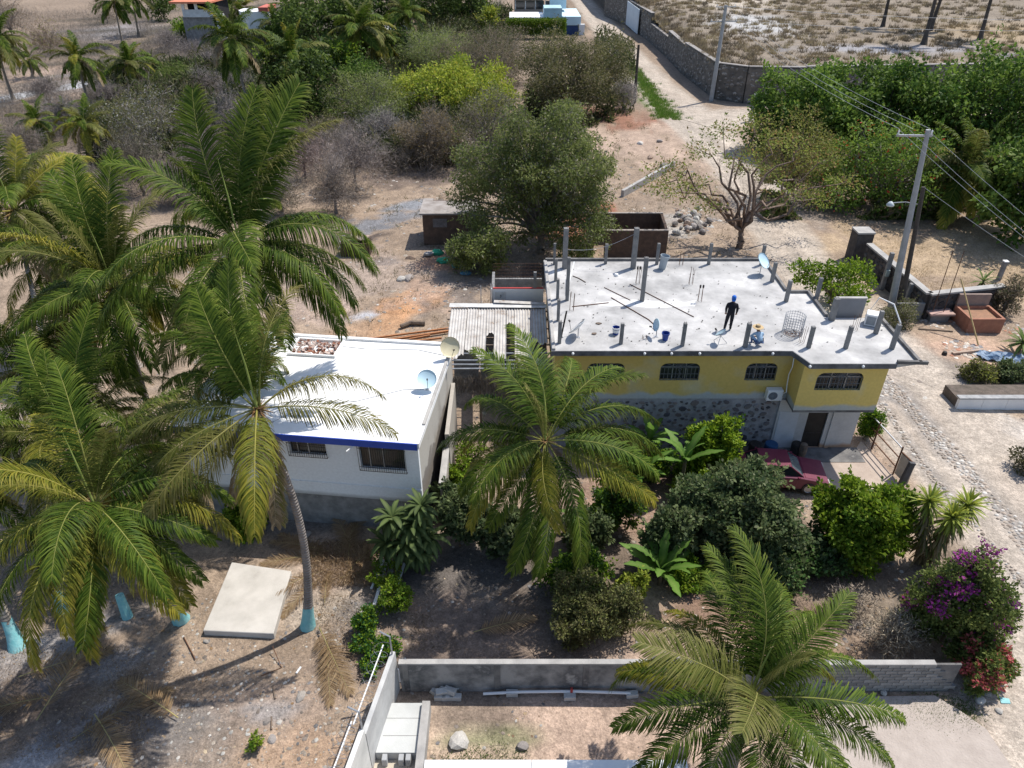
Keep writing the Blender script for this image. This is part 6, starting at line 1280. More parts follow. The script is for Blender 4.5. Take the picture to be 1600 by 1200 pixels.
rosette('banana_plant', 'banana plant behind, under the drooping palm frond', 'banana plant', gp(1000, 765), [(0, 0, 1.2, 9, 1.0, 60, 8)], BAN, 'banana plants')
rosette('banana_plant', 'tall banana plant against the citrus trees', 'banana plant', gp(1062, 770), [(0, 0, 2.0, 8, .95, 55, 5)], BAN, 'banana plants')
rosette('banana_plant', 'banana plant beside the stone base near the palm fronds', 'banana plant', gp(1010, 725), [(0, 0, 1.5, 9, .85, 60, 5)], BAN, 'banana plants')
rosette('banana_plant', 'small banana plant at the foot of the middle palm trunk', 'banana plant', gp(905, 830), [(0, 0, .7, 7, .7, 60, 10)], BAN, 'banana plants')
y_ = gp(1440, 880)
YD = blade(.75, .035, R(40), 4, .3, 0, 9, ((.16, .13, .07), (.26, .22, .13)), rib=False)
HD = ((-.7, .1, 3.35), (.1, -.35, 2.95), (.85, .1, 3.15))
t = rosette('yucca', 'three-headed yucca with pale yellow-green spiky crowns at the street side of the garden', 'yucca', y_, [(dx, dy, h, 76, 1.3, 150, 12) for dx, dy, h in HD], YUC)
for dx, dy, h in HD:
    for i in range(20): link('leaf', YUCY[0], t, (dx, dy, h), Euler((0, R(random.uniform(8, 80)), R(i * 137.5))), random.uniform(1.0, 1.4))
def join_blades(name, me, places, par, cols):
    n = len(me.vertices); v = np.empty(n * 3); me.vertices.foreach_get('co', v); v = v.reshape(-1, 3); f = np.array([p.vertices[:] for p in me.polygons]); VV = []; FF = []; CC = []
    for k, (loc, e, sc) in enumerate(places): VV.append(v @ np.array(e.to_matrix()).T * sc + np.array(loc)); FF.append(f + k * n); CC.append(np.tile(np.array(cols[k % len(cols)]) * random.uniform(.7, 1.25), (n, 1)))
    return link(name, np_mesh(name, np.concatenate(VV), np.concatenate(FF), leafM, np.concatenate(CC)), par, kind='stuff')
pl_ = []
for dx, dy, h in HD:
    for i in range(190): f = random.uniform(.2, .95); pl_.append(((dx * f, dy * f, h * f), Euler((0, R(random.uniform(120, 170) - 25 * f), R(i * 137.5))), random.uniform(.8, 1.3)))
join_blades('hanging_leaves', YD, pl_, t, [(.20, .165, .09), (.13, .12, .05), (.10, .13, .035), (.26, .22, .13)])
rosette('dracaena', 'dark corn plant clump with long glossy leaves beside the white house corner', 'corn plant', gp(640, 880), [(-.5, .1, 2.5, 40, 1.1, 140, 25), (.25, 0, 2.2, 40, 1.1, 140, 25), (0, -.4, 1.6, 34, 1.1, 140, 30), (.65, .3, 2.9, 36, 1.0, 130, 20), (-.8, -.2, 1.4, 30, 1.0, 135, 30), (.5, -.5, 1.1, 28, 1.0, 130, 30), (.9, -.1, 1.6, 30, 1.0, 135, 30)], CANE)
rosette('dracaena', 'smaller corn plant by the stacked boards', 'corn plant', gp(690, 800), [(0, 0, 1.2, 24, .9, 130, 25), (.3, .1, .8, 16, .8, 120, 25)], CANE)
rosette('fan_palm', 'low fan palm with pale green leaves at the right edge above the planter', 'palm', gp(1592, 550), [(0, 0, .7, 34, 1.15, 110, 15)], FAN)
rosette('young_palm', 'small fan palm at the right edge beside the dry bush', 'palm', (32.6, 45.6, 0), [(0, 0, 1.0, 22, 1.0, 110, 15)], FAN)
# ------------------------------------------------------------------ THINGS ON THE ROOF
def one(mb, name, mat, label, cat, group=None, **k):
    o = mb.build(name, mat, None, **k); return setp(o, label, cat, group)
def bucket(px, py, label, m2, rim):
    p = at(px, py, ZR); t = thing('bucket', label, 'bucket', tuple(p), group='buckets on the concrete roof')
    MB().lathe([(.001, .01), (.13, .01), (.17, .38), (.18, .38), (.18, .36), (.155, .36), (.12, .03), (.001, .03)], (0, 0, 0), 18).build('pail', m2, t, world=False)
    MB().lathe([(.166, .30), (.186, .30), (.19, .385), (.175, .385)], (0, 0, 0), 18).build('rim', rim, t, world=False)
    MB().tube([(.18 * math.cos(a), .02, .36 + .0 + .17 * math.sin(a)) for a in np.linspace(0, math.pi, 9)], .006, 4).build('handle', galvM, t, world=False); return t
blueP = M('blue_plastic', (.02, .05, .24), (.03, .07, .30), scale=2, bump=0, rough=.4)
bucket(962, 522, 'blue paint bucket with a white label band beside a roof post', blueP, whiteM)
MB().lathe([(.158, .12), (.172, .27)], tuple(at(962, 522, ZR)), 18).build('label_band', whiteM, [o for o in C.objects if o.name == 'bucket'][0])
bucket(1039, 531, 'dark blue bucket standing next to the small roof dish', blueP, blueP)
dish(at(903, 527, ZR), 'large white satellite dish at the front left of the concrete roof', .5, 300, 40, h=.5)
dish(at(1025, 526, ZR), 'small satellite dish seen edge-on beside the dark blue bucket', .3, 260, 12, M('pale_blue_metal', (.45, .62, .72)), h=.62)
dish(at(1187, 428, ZR), 'pale satellite dish at the back right corner of the concrete roof', .46, 130, 40, M('pale_blue_metal', (.45, .62, .72)), h=.75)
dish(at(1124, 537, ZR), 'satellite dish on a thin tripod by the feet of the standing man', .27, 300, 50, M('grey_blue_metal', (.36, .47, .53), rough=.5, bump=0), h=.55, kind='tripod')
for i, (pts, rad, lab) in enumerate([([(1044 - 60, 444), (1084, 495)], .02, 'longest thin steel rod lying across the concrete roof'), ([(955, 465), (1013, 499), (1026, 510)], .022, 'bent steel rod lying left of the longest rod'), ([(944, 449), (985, 469)], .018, 'short thin rod ending at the middle roof post'), ([(894, 479), (951, 473)], .022, 'straight rod lying nearly level near the left roof edge'), ([(895, 431), (905, 435), (915, 441)], .025, 'short dark stick near the back left of the roof')]):
    one(MB().tube([at(*q, ZR + .025) for q in pts], rad, 6), 'steel_rod', rustM if i != 4 else woodM, lab, 'rod', 'rods on the roof')
p = at(886, 462, ZR); one(MB().beam(p + Vector((-.05, 0, .04)), at(896, 433, ZR) + Vector((0, 0, .9)), .05, .03), 'white_plank', whiteM, 'white plank leaning on the tall left roof post', 'plank')
p = at(875, 535, ZR); one(MB().beam(p, p + Vector((.25, .15, 1.55)), .07, .05), 'dark_board', ironM, 'dark narrow board leaning at the left roof edge', 'board')
# wire cage
cg = thing('wire_cage', 'round cage of steel mesh standing on the concrete roof', 'wire cage', tuple(at(1237, 521, ZR)))
for z in np.linspace(.02, .95, 8): MB().tube([(.45 * math.cos(a), .45 * math.sin(a), z) for a in np.linspace(0, 2 * math.pi, 25)], .011, 4, cap=False).build('hoop', galvM, cg, world=False)
for a in np.linspace(0, 2 * math.pi, 24, endpoint=False): MB().tube([(.455 * math.cos(a), .455 * math.sin(a), 0), (.455 * math.cos(a), .455 * math.sin(a), 1.0)], .009, 4).build('upright_wire', galvM, cg, world=False)
g = MB(); r = random.Random(3)
for _ in range(60): a = r.uniform(0, 6.28); q = r.uniform(0, .4); g.tube([(q * math.cos(a), q * math.sin(a), .02), (q * math.cos(a + 1), q * math.sin(a + 1), .05)], .01, 3)
g.build('wire_scraps', rustM, cg, world=False, kind='stuff')
bx = thing('white_unit', 'white metal box unit standing at the right back of the roof', 'box', tuple(at(1362, 507, ZR)), R(-25))
MB().box(-.35, .35, -.28, .28, .02, .62).build('casing', whiteM, bx, world=False, bevel=.02); MB().box(-.3, .1, -.292, -.283, .1, .52).build('grille', M('grey_plastic', (.28, .30, .32)), bx, world=False); MB().box(-.33, -.25, -.2, .2, 0, .02).build('foot', ironM, bx, world=False)
gpn = thing('rendered_screen', 'grey rendered upright screen standing at the back right edge of the roof', 'screen', (16.7, 31.6, ZR)); a = at(1312, 497, ZR); MB().box(15.75, 17.2, 31.45, 31.6, ZR - .2, ZR + .95).build('panel', M('render_panel', (.24, .24, .245), (.19, .19, .2), scale=1, bump=.1), gpn); MB().box(15.72, 17.23, 31.43, 31.62, ZR + .953, ZR + 1.0).build('edge', concM, gpn)
one(MB().tube([Vector((17.4, 31.5, ZR)), Vector((17.7, 31.3, ZR + 1.1)), Vector((18.2, 30.8, ZR + 1.0)), Vector((18.45, 30.2, ZR + .3)), Vector((18.5, 30, ZR - .6))], .035, 7), 'white_hose', whiteM, 'white hose arching over the right edge of the roof', 'hose')
dm = thing('grey_drum', 'grey plastic drum standing open near the back edge of the roof', 'drum', tuple(at(1034, 420, ZR))); MB().lathe([(.001, 0), (.19, 0), (.2, .1), (.21, .6), (.24, .62), (.27, .8), (.25, .8), (.2, .6)], (0, 0, 0), 14, Matrix.Rotation(R(8), 3, 'Y')).build('body', M('grey_blue_plastic', (.36, .40, .43), (.3, .34, .37), rough=.5, bump=0), dm, world=False)
for px, py, lab in ((935, 506, 'small brown rag on the roof left of the bucket'), (928, 522, 'dark scrap lying by the roof edge left of the bucket')):
    q = at(px, py, ZR); m = MB(); r = random.Random(px)
    pts = [(q.x + .16 * r.uniform(.6, 1.2) * math.cos(a), q.y + .1 * r.uniform(.6, 1.2) * math.sin(a)) for a in np.linspace(0, 5.6, 8)]; m.prism(pts, ZR + .004, ZR + .05); one(m, 'rag', woodM, lab, 'rag', bevel=.01)
q = at(963, 431, ZR); one(MB().lathe([(.001, .16), (.1, .12), (.13, .02), (.12, 0)], tuple(q), 12), 'white_bowl', whiteM, 'white upturned bowl near the back of the roof', 'bowl')
for (a, za), (b, zb), n_ in (((989, 380), (880, 395), 0), ((989, 385), (962, 408), 1)):
    pass
A = at(989, 419, ZR) + Vector((-.1, 0, 2.0)); Bv = at(882, 419, ZR) + Vector((.1, 0, 1.1)); one(MB().tube([A.lerp(Bv, t) - Vector((0, 0, .35 * math.sin(math.pi * t))) for t in np.linspace(0, 1, 9)], .01, 4), 'slack_wire', galvM, 'slack wire strung between the two thick roof posts', 'wire')

# ------------------------------------------------------------------ PEOPLE
def skin_body(verts, edges, radii, root, name, parent, mats, pick, sub=2, flat=None):
    me = bpy.data.meshes.new(name); me.from_pydata(verts, edges, []); o = bpy.data.objects.new(name + '_rig', me); C.objects.link(o)
    sk = o.modifiers.new('s', 'SKIN'); sk.use_smooth_shade = True; sk.branch_smoothing = .6
    for i, v in enumerate(me.skin_vertices[0].data): v.radius = radii[i] if hasattr(radii[i], '__len__') else (radii[i], radii[i]); v.use_root = (i == root)
    ss = o.modifiers.new('u', 'SUBSURF'); ss.levels = sub; ss.render_levels = sub
    dg = bpy.context.evaluated_depsgraph_get(); m2 = bpy.data.meshes.new_from_object(o.evaluated_get(dg)); m2.name = name; bpy.data.objects.remove(o)
    m2.materials.clear()
    for m in mats: m2.materials.append(m)
    for f in m2.polygons: f.material_index = pick(f.center); f.use_smooth = True
    return link(name, m2, parent)
skinM = M('skin', (.30, .16, .10), (.27, .14, .085), rough=.6, scale=6, bump=0); blackC = M('black_cloth', (.010, .011, .016), (.016, .016, .022), rough=.9, scale=6, bump=.1)
def person(label, J, mats, pick, loc, rz, root=0):
    """J: joints by name -> (x, y, z, radius); fingers grown from each hand"""
    t = thing('person', label, 'person', loc, rz); names = list(J); V = [J[n][:3] for n in names]; Rr = [J[n][3] for n in names]; ix = {n: i for i, n in enumerate(names)}
    E = [(ix[a], ix[b]) for a, b in (('pelvis', 'waist'), ('waist', 'chest'), ('chest', 'neck'), ('neck', 'jaw'), ('jaw', 'skull'), ('skull', 'crown'), ('jaw', 'nose'), ('chest', 'shl'), ('chest', 'shr'), ('shl', 'ell'), ('ell', 'wrl'), ('wrl', 'pal'), ('shr', 'elr'), ('elr', 'wrr'), ('wrr', 'par'), ('pelvis', 'hil'), ('hil', 'knl'), ('knl', 'anl'), ('anl', 'tol'), ('pelvis', 'hir'), ('hir', 'knr'), ('knr', 'anr'), ('anr', 'tor'))]
    for s, w, p in ((-1, 'wrl', 'pal'), (1, 'wrr', 'par')):
        a = Vector(J[w][:3]); b = Vector(J[p][:3]); d = (b - a).normalized(); sd = d.cross(Vector((0, 1, 0))); sd = sd.normalized() if sd.length > .1 else Vector((1, 0, 0)); cu = sd.cross(d)
        for k, ln in ((-1.5, .062), (-.5, .075), (.5, .07), (1.5, .055)):
            i0 = len(V); V.append(tuple(b + sd * k * .02 + d * .02)); V.append(tuple(b + sd * k * .021 + d * (.02 + ln * .55) + cu * .008)); V.append(tuple(b + sd * k * .021 + d * (.02 + ln) + cu * .03)); Rr += [.010, .009, .008]; E += [(ix[p], i0), (i0, i0 + 1), (i0 + 1, i0 + 2)]
        i0 = len(V); V.append(tuple(b - sd * .042 * -s - d * .015)); V.append(tuple(b - sd * .06 * -s + d * .03)); Rr += [.012, .010]; E += [(ix[p], i0), (i0, i0 + 1)]
    skin_body(V, E, Rr, root, 'body', t, mats, pick); return t, ix
# standing man: back half turned, head bent, arms hanging
p = at(1137, 516, ZR)
J = dict(pelvis=(0, 0, .93, (.19, .16)), waist=(0, .01, 1.08, (.20, .165)), chest=(.02, .05, 1.32, (.235, .185)), neck=(.03, .11, 1.47, .062), jaw=(.035, .17, 1.54, .07), skull=(.04, .19, 1.61, .088), crown=(.04, .19, 1.67, .06), nose=(.045, .28, 1.55, .018),
         shl=(-.19, .07, 1.38, .080), ell=(-.235, .06, 1.11, .066), wrl=(-.215, .12, .88, .044), pal=(-.205, .14, .81, .040), shr=(.22, .07, 1.38, .080), elr=(.275, .08, 1.10, .066), wrr=(.265, .16, .86, .044), par=(.26, .19, .79, .040),
         hil=(-.09, 0, .88, .118), knl=(-.13, .02, .48, .082), anl=(-.17, -.05, .09, .058), tol=(-.17, .11, .035, .038), hir=(.09, 0, .88, .118), knr=(.10, .05, .48, .082), anr=(.10, .02, .09, .058), tor=(.13, .18, .035, .038))
def pickA(c):
    if c.z < .075: return 2
    if abs(c.x - .03) > .16 and c.y > .07 and .66 < c.z < .86: return 0
    if c.z > 1.47: return 0
    return 1
man, _ = person('standing man in black clothes and a bright blue cap, head bent down', J, [skinM, blackC, M('grey_shoe', (.16, .16, .17), (.3, .3, .3), scale=8, bump=0)], pickA, tuple(p), R(-12))
capM = M('bright_blue_cloth', (.02, .13, .52), (.03, .17, .6), rough=.8, scale=6, bump=.1)
MB().lathe([(.10, -.05), (.108, 0), (.10, .07), (.06, .115), (.001, .125)], (.04, .185, 1.63), 14).build('cap', capM, man, world=False, smooth=True)
MB().prism([(-.05, .27), (.13, .27), (.11, .36), (.04, .385), (-.03, .36)], 1.60, 1.612).build('cap_peak', capM, man, world=False); m = MB(); m.lathe([(.075, -.12), (.10, -.02), (.098, .02)], (.04, .14, 1.58), 12); m.build('neck_flap', capM, man, world=False, smooth=True)
for s in (-1, 1): MB().lathe([(.001, -.03), (.012, -.02), (.014, 0), (.012, .02), (.001, .03)], (.04 + s * .088, .19, 1.585), 7).build('ear', skinM, man, world=False)
# crouching man with straw hat at the roof edge
p = at(1183, 541, ZR)
J = dict(pelvis=(.06, -.10, .22, (.15, .12)), waist=(.05, -.06, .38, (.14, .11)), chest=(.0, .05, .60, (.155, .12)), neck=(-.02, .12, .74, .055), jaw=(-.03, .18, .80, .068), skull=(-.04, .20, .87, .088), crown=(-.04, .20, .93, .06), nose=(-.04, .285, .82, .018),
         shl=(-.20, .10, .64, .065), ell=(-.30, .22, .44, .046), wrl=(-.18, .38, .32, .032), pal=(-.12, .42, .28, .036), shr=(.18, .08, .64, .065), elr=(.30, .20, .44, .046), wrr=(.16, .38, .32, .032), par=(.10, .42, .28, .036),
         hil=(-.08, -.06, .22, .105), knl=(-.20, .34, .42, .066), anl=(-.18, .20, .09, .042), tol=(-.20, .38, .035, .038), hir=(.18, -.06, .22, .105), knr=(.26, .34, .42, .066), anr=(.24, .20, .09, .042), tor=(.26, .38, .035, .038))
def pickB(c):
    if c.z > .735: return 0
    if c.z < .07: return 3
    if c.y > .36 and c.z < .345 and abs(c.x) < .2: return 0
    if c.z > .34 and c.y < .30 and not (c.z < .42 and c.y > .12 and abs(c.x) < .14): return 1
    return 2
man2, _ = person('crouching man in a light blue shirt and straw hat at the roof edge', J, [skinM, M('light_blue_shirt', (.28, .42, .58), (.36, .50, .65), rough=.9, scale=5, bump=.15), M('denim', (.06, .10, .20), (.09, .13, .24), rough=.9, scale=7, bump=.1), M('dark_shoe', (.05, .05, .05))], pickB, tuple(p), R(10))
strawM = M('straw', (.50, .38, .22), (.40, .29, .16), rough=.9, scale=14, bump=.3)
MB().lathe([(.25, -.005), (.255, .01), (.11, .03), (.105, .10), (.08, .135), (.001, .12)], (-.04, .195, .90), 20).build('straw_hat', strawM, man2, world=False); MB().lathe([(.112, .032), (.11, .06)], (-.04, .195, .90), 20).build('hat_band', M('brown_band', (.16, .09, .05)), man2, world=False)

# ------------------------------------------------------------------ CAR
def car():
    t = thing('parked_car', 'maroon sedan car parked in front of the stone base, half under the tree', 'car', (12.35, 25.9, .05), R(-6))
    red = M('maroon_paint', (.13, .018, .045), (.16, .03, .06), rough=.4, scale=1.5, bump=0, spec=.45)
    W = .84; prof = [(-2.2, .30), (2.15, .30), (2.22, .48), (2.15, .70), (1.05, .86), (.98, .88), (-1.35, .92), (-2.12, .86), (-2.24, .60)]
    m = MB(); n = len(prof); V = []
    for s, ins in ((-1, 0), (-1, .0), ): pass
    for y, k in ((-W, .0), (-W + .06, 1), (W - .06, 1), (W, 0)):
        for x, z in prof: V.append((x, y, z + (0 if k == 0 else (.035 if z > .65 else 0))))
    F = [(a * n + i, a * n + (i + 1) % n, (a + 1) * n + (i + 1) % n, (a + 1) * n + i) for a in range(3) for i in range(n)] + [tuple(range(n))[::-1], tuple(range(3 * n, 4 * n))]; m.add(V, F); m.build('body', red, t, world=False)
    cab = [(-1.45, .90), (1.02, .90), (.38, 1.34), (-.85, 1.36)]; m = MB(); V = [(x, s * (W - .10 - (.14 if z > 1 else 0)), z) for s in (-1, 1) for x, z in cab]; m.add(V, [(0, 1, 2, 3), (7, 6, 5, 4), (1, 5, 6, 2), (0, 3, 7, 4)]); m.build('window', glassM, t, world=False)
    m = MB(); m.prism([(-.93, -.62), (.42, -.62), (.45, 0), (.42, .62), (-.93, .62)], 1.335, 1.385); m.build('roof', red, t, world=False, bevel=.015)
    pl = M('windscreen_glass', (.05, .07, .08), (.08, .11, .12), rough=.08, spec=.8, bump=0); m = MB(); m.add([(1.03, -.66, .905), (1.03, .66, .905), (.46, .56, 1.33), (.46, -.56, 1.33)], [(0, 1, 2, 3)]); m.build('windscreen', pl, t, world=False)
    for s in (-1, 1):
        for x0, x1 in ((1.02, .40), (-1.45, -.88)): MB().beam((x0, s * .735, .91), (x1, s * .60, 1.35), .05, .05).build('pillar', red, t, world=False)
        MB().box(-.99, -.91, s * .7 - .03, s * .7 + .03, .9, 1.34).build('pillar', red, t, world=False)
        d = MB().box(-.95, .75, s * (W + .002) - .012, s * (W + .002) + .012, .38, .86).build('door', red, t, world=False, bevel=.01); MB().box(-.75, -.6, s * (W + .03) - .012, s * (W + .03) + .012, .76, .79).build('handle', galvM, d, world=False)
        for x in (-1.35, 1.32):
            w = MB().lathe([(.20, -.09), (.30, -.10), (.32, -.05), (.32, .05), (.30, .10), (.20, .09)], (x, s * (W - .06), .32), 18, Matrix.Rotation(R(90), 3, 'X')).build('tyre', ironM, t, world=False); MB().lathe([(.001, s * -.07), (.19, s * -.07), (.21, s * -.095)], (x, s * (W - .06), .32), 14, Matrix.Rotation(R(90), 3, 'X')).build('rim', galvM, w, world=False)
        MB().box(2.15, 2.235, s * .6 - .16, s * .6 + .16, .52, .66).build('headlight', M('lamp_glass', (.5, .5, .48), rough=.1, bump=0), t, world=False, bevel=.01)
        MB().beam((.75, s * .86, .95), (.78, s * .98, .97), .1, .1).build('wing_mirror', red, t, world=False)
    MB().box(2.19, 2.29, -.82, .82, .34, .48).build('bumper', M('bumper', (.08, .05, .06), rough=.5, bump=0), t, world=False, bevel=.02)
    MB().add([(1.08, -.7, .902), (2.12, -.74, .745), (2.12, .74, .745), (1.08, .7, .902)], [(0, 1, 2, 3)])
    m = MB(); m.beam((1.09, 0, .885), (2.13, 0, .725), 1.5, .045); m.build('bonnet', red, t, world=False, bevel=.01)
car()
# clutter by the house wall
for px, py, lab, m_, s in ((1196, 697, 'dark blue drum against the stone base behind the car', M('dark_blue_plastic', (.03, .09, .20), rough=.5, bump=0), .3), (1175, 705, 'black bin beside the dark blue drum', ironM, .28), (1232, 690, 'dark tyre propped by the doorway', ironM, .26)):
    q = at(px, py); one(MB().lathe([(.001, 0), (s, 0), (s * 1.06, .1), (s * 1.06, .6), (s, .66), (.001, .66)], (q.x, min(q.y, 27.9), 0), 14), 'drum', m_, lab, 'drum')
q = at(1243, 700); one(MB().lathe([(.001, .1), (.14, .1), (.2, .5), (.17, .85), (.001, .9)], (q.x, 27.6, 0), 10), 'sack', woodM, 'brown sack standing beside the open doorway', 'sack')
# yard fence: rails on posts and a gate
fn = thing('rail_fence', 'thin metal rail fence closing the yard beside the street', 'fence', (18, 28, 0))
for z in (1.55, 1.0, .45): MB().beam((17.7, 30.3, z), (18.2, 26.4, z), .045, .045).build('rail', galvM if z > 1.5 else rustM, fn)
for y in (30.3, 28.3, 26.4): x = 17.7 + (30.3 - y) * .128; MB().tube([(x, y, 0), (x, y, 1.65)], .04, 7).build('post', rustM, fn)
gt = thing('sheet_gate', 'beige sheet metal gate leaf standing between the rail fence and its post', 'gate', (18.3, 25.8, 0)); m = MB(); m.beam((18.2, 26.3, .75), (18.35, 25.4, .75), .03, 1.2); m.build('leaf', M('beige_sheet', (.45, .42, .36), (.36, .33, .28), scale=2, bump=.05), gt); MB().beam((18.18, 26.3, 1.4), (18.38, 25.4, 1.4), .05, .05).build('frame', rustM, gt)
q = at(1402, 768); one(MB().beam((q.x, q.y, 0), (q.x + .25, q.y + .1, 1.65), .26, .16), 'gate_post', M('dark_post', (.09, .09, .10), (.06, .06, .06)), 'thick dark gate post leaning towards the street', 'post')

# ------------------------------------------------------------------ POLES AND WIRES
def utility_pole(label, base, top, r0, r1, mat, arms=(), name='utility_pole'):
    t = thing(name, label, 'utility pole', tuple(base)); MB().tube([base, base.lerp(top, .5), top], [r0, (r0 + r1) / 2, r1], 10).build('pole', mat, t)
    for dz, a0, a1, dirx, diry in arms:
        d = Vector((dirx, diry, 0)).normalized(); z = top.z - dz; q = base.lerp(top, (z - base.z) / (top.z - base.z)); A, B = q + d * a0, q + d * a1; ar = MB().beam(A, B, .11, .11).build('crossarm', galvM, t)
        for k in (0.04, .96): c = A.lerp(B, k); MB().lathe([(.04, .05), (.06, .12), (.04, .18), (.065, .24), (.03, .32), (.001, .34)], tuple(c), 8).build('insulator', whiteM, ar)
    return t
greyP = M('pole_concrete', (.36, .37, .38), (.28, .29, .30), scale=2, bump=.1)
b1 = Vector((25.3, 43.0, 0)); t1 = Vector((24.2, 43.2, 11.75)); utility_pole('tall grey concrete utility pole with one long crossarm near the dark stone wall', b1, t1, .24, .13, greyP, [(.35, -1.75, .3, 1, -.05)])
b2 = Vector((25.75, 42.6, 0)); t2 = Vector((25.1, 43.4, 8.3)); wp = utility_pole('dark wooden pole leaning against the tall concrete one', b2, t2, .17, .12, M('creosote_wood', (.085, .07, .06), (.05, .045, .04), scale=4, bump=.3))
lm = thing('street_lamp', 'pale street lamp head on a thin arm from the wooden pole', 'street lamp', tuple(t2)); q = t2 - Vector((0, 0, 1.1)); MB().tube([q, q + Vector((-.8, 0, .15)), q + Vector((-1.55, 0, .1))], .03, 6).build('arm', galvM, lm); h_ = q + Vector((-1.7, 0, 0)); MB().lathe([(.001, .2), (.1, .16), (.24, -.02), (.2, -.1), (.001, -.14)], tuple(h_), 14).build('lamp_head', M('lamp_plastic', (.55, .6, .62), rough=.4, bump=0), lm, smooth=True)
b3 = at(1111, 158); t3 = Vector((x_at(1134, b3.y, 11.5), b3.y, z_at(8, b3.y))); utility_pole('grey utility pole at the bend of the stone retaining wall', b3, t3, .3, .2, greyP, [(.2, -1.3, 1.3, 1, .1), (1.9, -1.8, 1.8, 1, .1)])
b4 = at(991, 161); utility_pole('thin dark wooden pole on the left side of the dirt street', b4, Vector((b4.x - .1, b4.y, z_at(70, b4.y))), .22, .16, M('creosote_wood', (.085, .07, .06)))
b5 = at(1172, 190); one(MB().beam(b5, Vector((b5.x + .1, b5.y, z_at(147, b5.y))), .3, .3), 'concrete_stub', greyP, 'short pale square post at the street junction', 'post')
for bx, by, ty, lab in ((1377, 452, 395, 'concrete post with a small meter box in front of the dark wall'), (1413, 480, 443, 'concrete post right of the utility poles'), (1433, 476, 450, 'shorter concrete post next to the wall corner'), (1560, 437, 427, 'white topped post at the end of the stone wall')):
    q = at(bx, by); q = Vector((q.x, q.y, 0)); z = max(1.4, z_at(ty, q.y)); pt = thing('concrete_post', label=lab, cat='post', loc=tuple(q), group='posts by the stone wall'); MB().box(-.13, .13, -.13, .13, 0, z).build('shaft', postM, pt, world=False, bevel=.015)
    if by == 452: MB().box(-.14, .1, -.26, -.133, 1.1, 1.55).build('meter_box', M('meter_grey', (.32, .38, .36)), pt, world=False)
    if by == 437: MB().box(-.16, .16, -.16, .16, z + .002, z + .08).build('cap', whiteM, pt, world=False)
b6 = Vector((32.5, 27.5, 0)); utility_pole('wooden service post at the far right out of the picture edge', b6, b6 + Vector((0, 0, 5.4)), .14, .1, woodM)
def wire(a, b, sag, label, r=.010):
    m = MB(); m.tube([a.lerp(b, t) - Vector((0, 0, sag * 4 * t * (1 - t))) for t in np.linspace(0, 1, 15)], r, 4); return one(m, 'power_wire', M('aluminium_wire', (.42, .43, .45), rough=.5, bump=0), label, 'wire', 'overhead wires')
top6 = b6 + Vector((0, 0, 5.2))
wire(t1 + Vector((-1.7, 0, 0)), top6 + Vector((-1.6, 0, .2)), .4, 'overhead wire from the left end of the crossarm to the right edge')
wire(t1 + Vector((-1.1, 0, 0)), top6 + Vector((-.8, 0, 0)), .5, 'overhead wire second from the crossarm end going right')
wire(t1 + Vector((.1, 0, -.1)), top6, .4, 'overhead wire from the pole top down to the right edge')
wire(t2, top6 + Vector((0, 0, -.5)), .3, 'low slack wire from the wooden pole to the right edge')
for i, dx in enumerate((-1.7, -.9, .1)): wire(t3 + Vector((-.9 + i * 1.0, 0, -.1)), t1 + Vector((dx, 0, .05)), 1.0, 'overhead wire across the green trees, %s of three' % ('leftmost', 'middle', 'rightmost')[i], .011)
for i in range(2): wire(t3 + Vector((0, 0, -.1 - i * 1.6)), Vector((120, 112, 10.5 - i)), 1.5, ('upper', 'lower')[i] + ' overhead wire crossing the raised grass lot', .02)
one(MB().tube([Vector((28.7, 38.3, 0)), Vector((28.0, 41.2, 3.2))], .045, 6), 'bamboo_pole', M('bamboo', (.45, .34, .17), (.36, .27, .13), scale=5), 'yellow bamboo pole leaning up beside the brick planters', 'pole')
for x in (27.2, 27.9): one(MB().tube([Vector((x, 41.5, 0)), Vector((x + .4, 42.3, 4.6))], .025, 5), 'thin_rod', rustM, 'thin upright rod above the stone wall, %s one' % ('left' if x < 27.5 else 'right'), 'rod')

# ------------------------------------------------------------------ BRICK PLANTERS AND RUBBLE AT THE RIGHT
terr = M('terracotta', (.36, .17, .11), (.26, .12, .08), scale=2.5, bump=.3, c3=(.42, .26, .19)); dirtM = M('reddish_dirt', (.33, .18, .11), (.24, .14, .09), scale=3, bump=.5)
q = at(1535, 520); bp_ = thing('brick_planter', 'square terracotta brick planter filled with reddish earth', 'planter', (q.x, q.y, 0)); c = Vector((q.x, q.y + .9, 0))
for a in ((-1.1, 1.1, -.95, -.8), (-1.1, 1.1, .8, .95), (-1.1, -.95, -.79, .79), (.95, 1.1, -.79, .79)): MB().box(c.x + a[0], c.x + a[1], c.y + a[2], c.y + a[3], 0, 1.0).build('brick_side', terr, bp_)
MB().box(c.x - .94, c.x + .94, c.y - .79, c.y + .79, 0, .8).build('earth', dirtM, bp_); MB().box(c.x - 1.0, c.x + 1.05, c.y + 1.0, c.y + 1.15, 0, 1.75).build('back_panel', M('pinkish_panel', (.30, .22, .18), (.22, .17, .15), scale=3), bp_)
for a, lab in (((-2.9, -1.3, .3, 1.6), 'pinkish concrete slab resting beside the brick planter'),): o = MB(); o.box(c.x + a[0], c.x + a[1], c.y + a[2], c.y + a[3], .55, .68); one(o, 'slab', M('pink_slab', (.45, .30, .26), (.36, .25, .21), scale=2), lab, 'slab'); one(MB().box(c.x - 2.7, c.x - 1.5, c.y + .5, c.y + 1.4, 0, .545), 'block_stack', postM, 'grey base block under the pinkish slab', 'block')
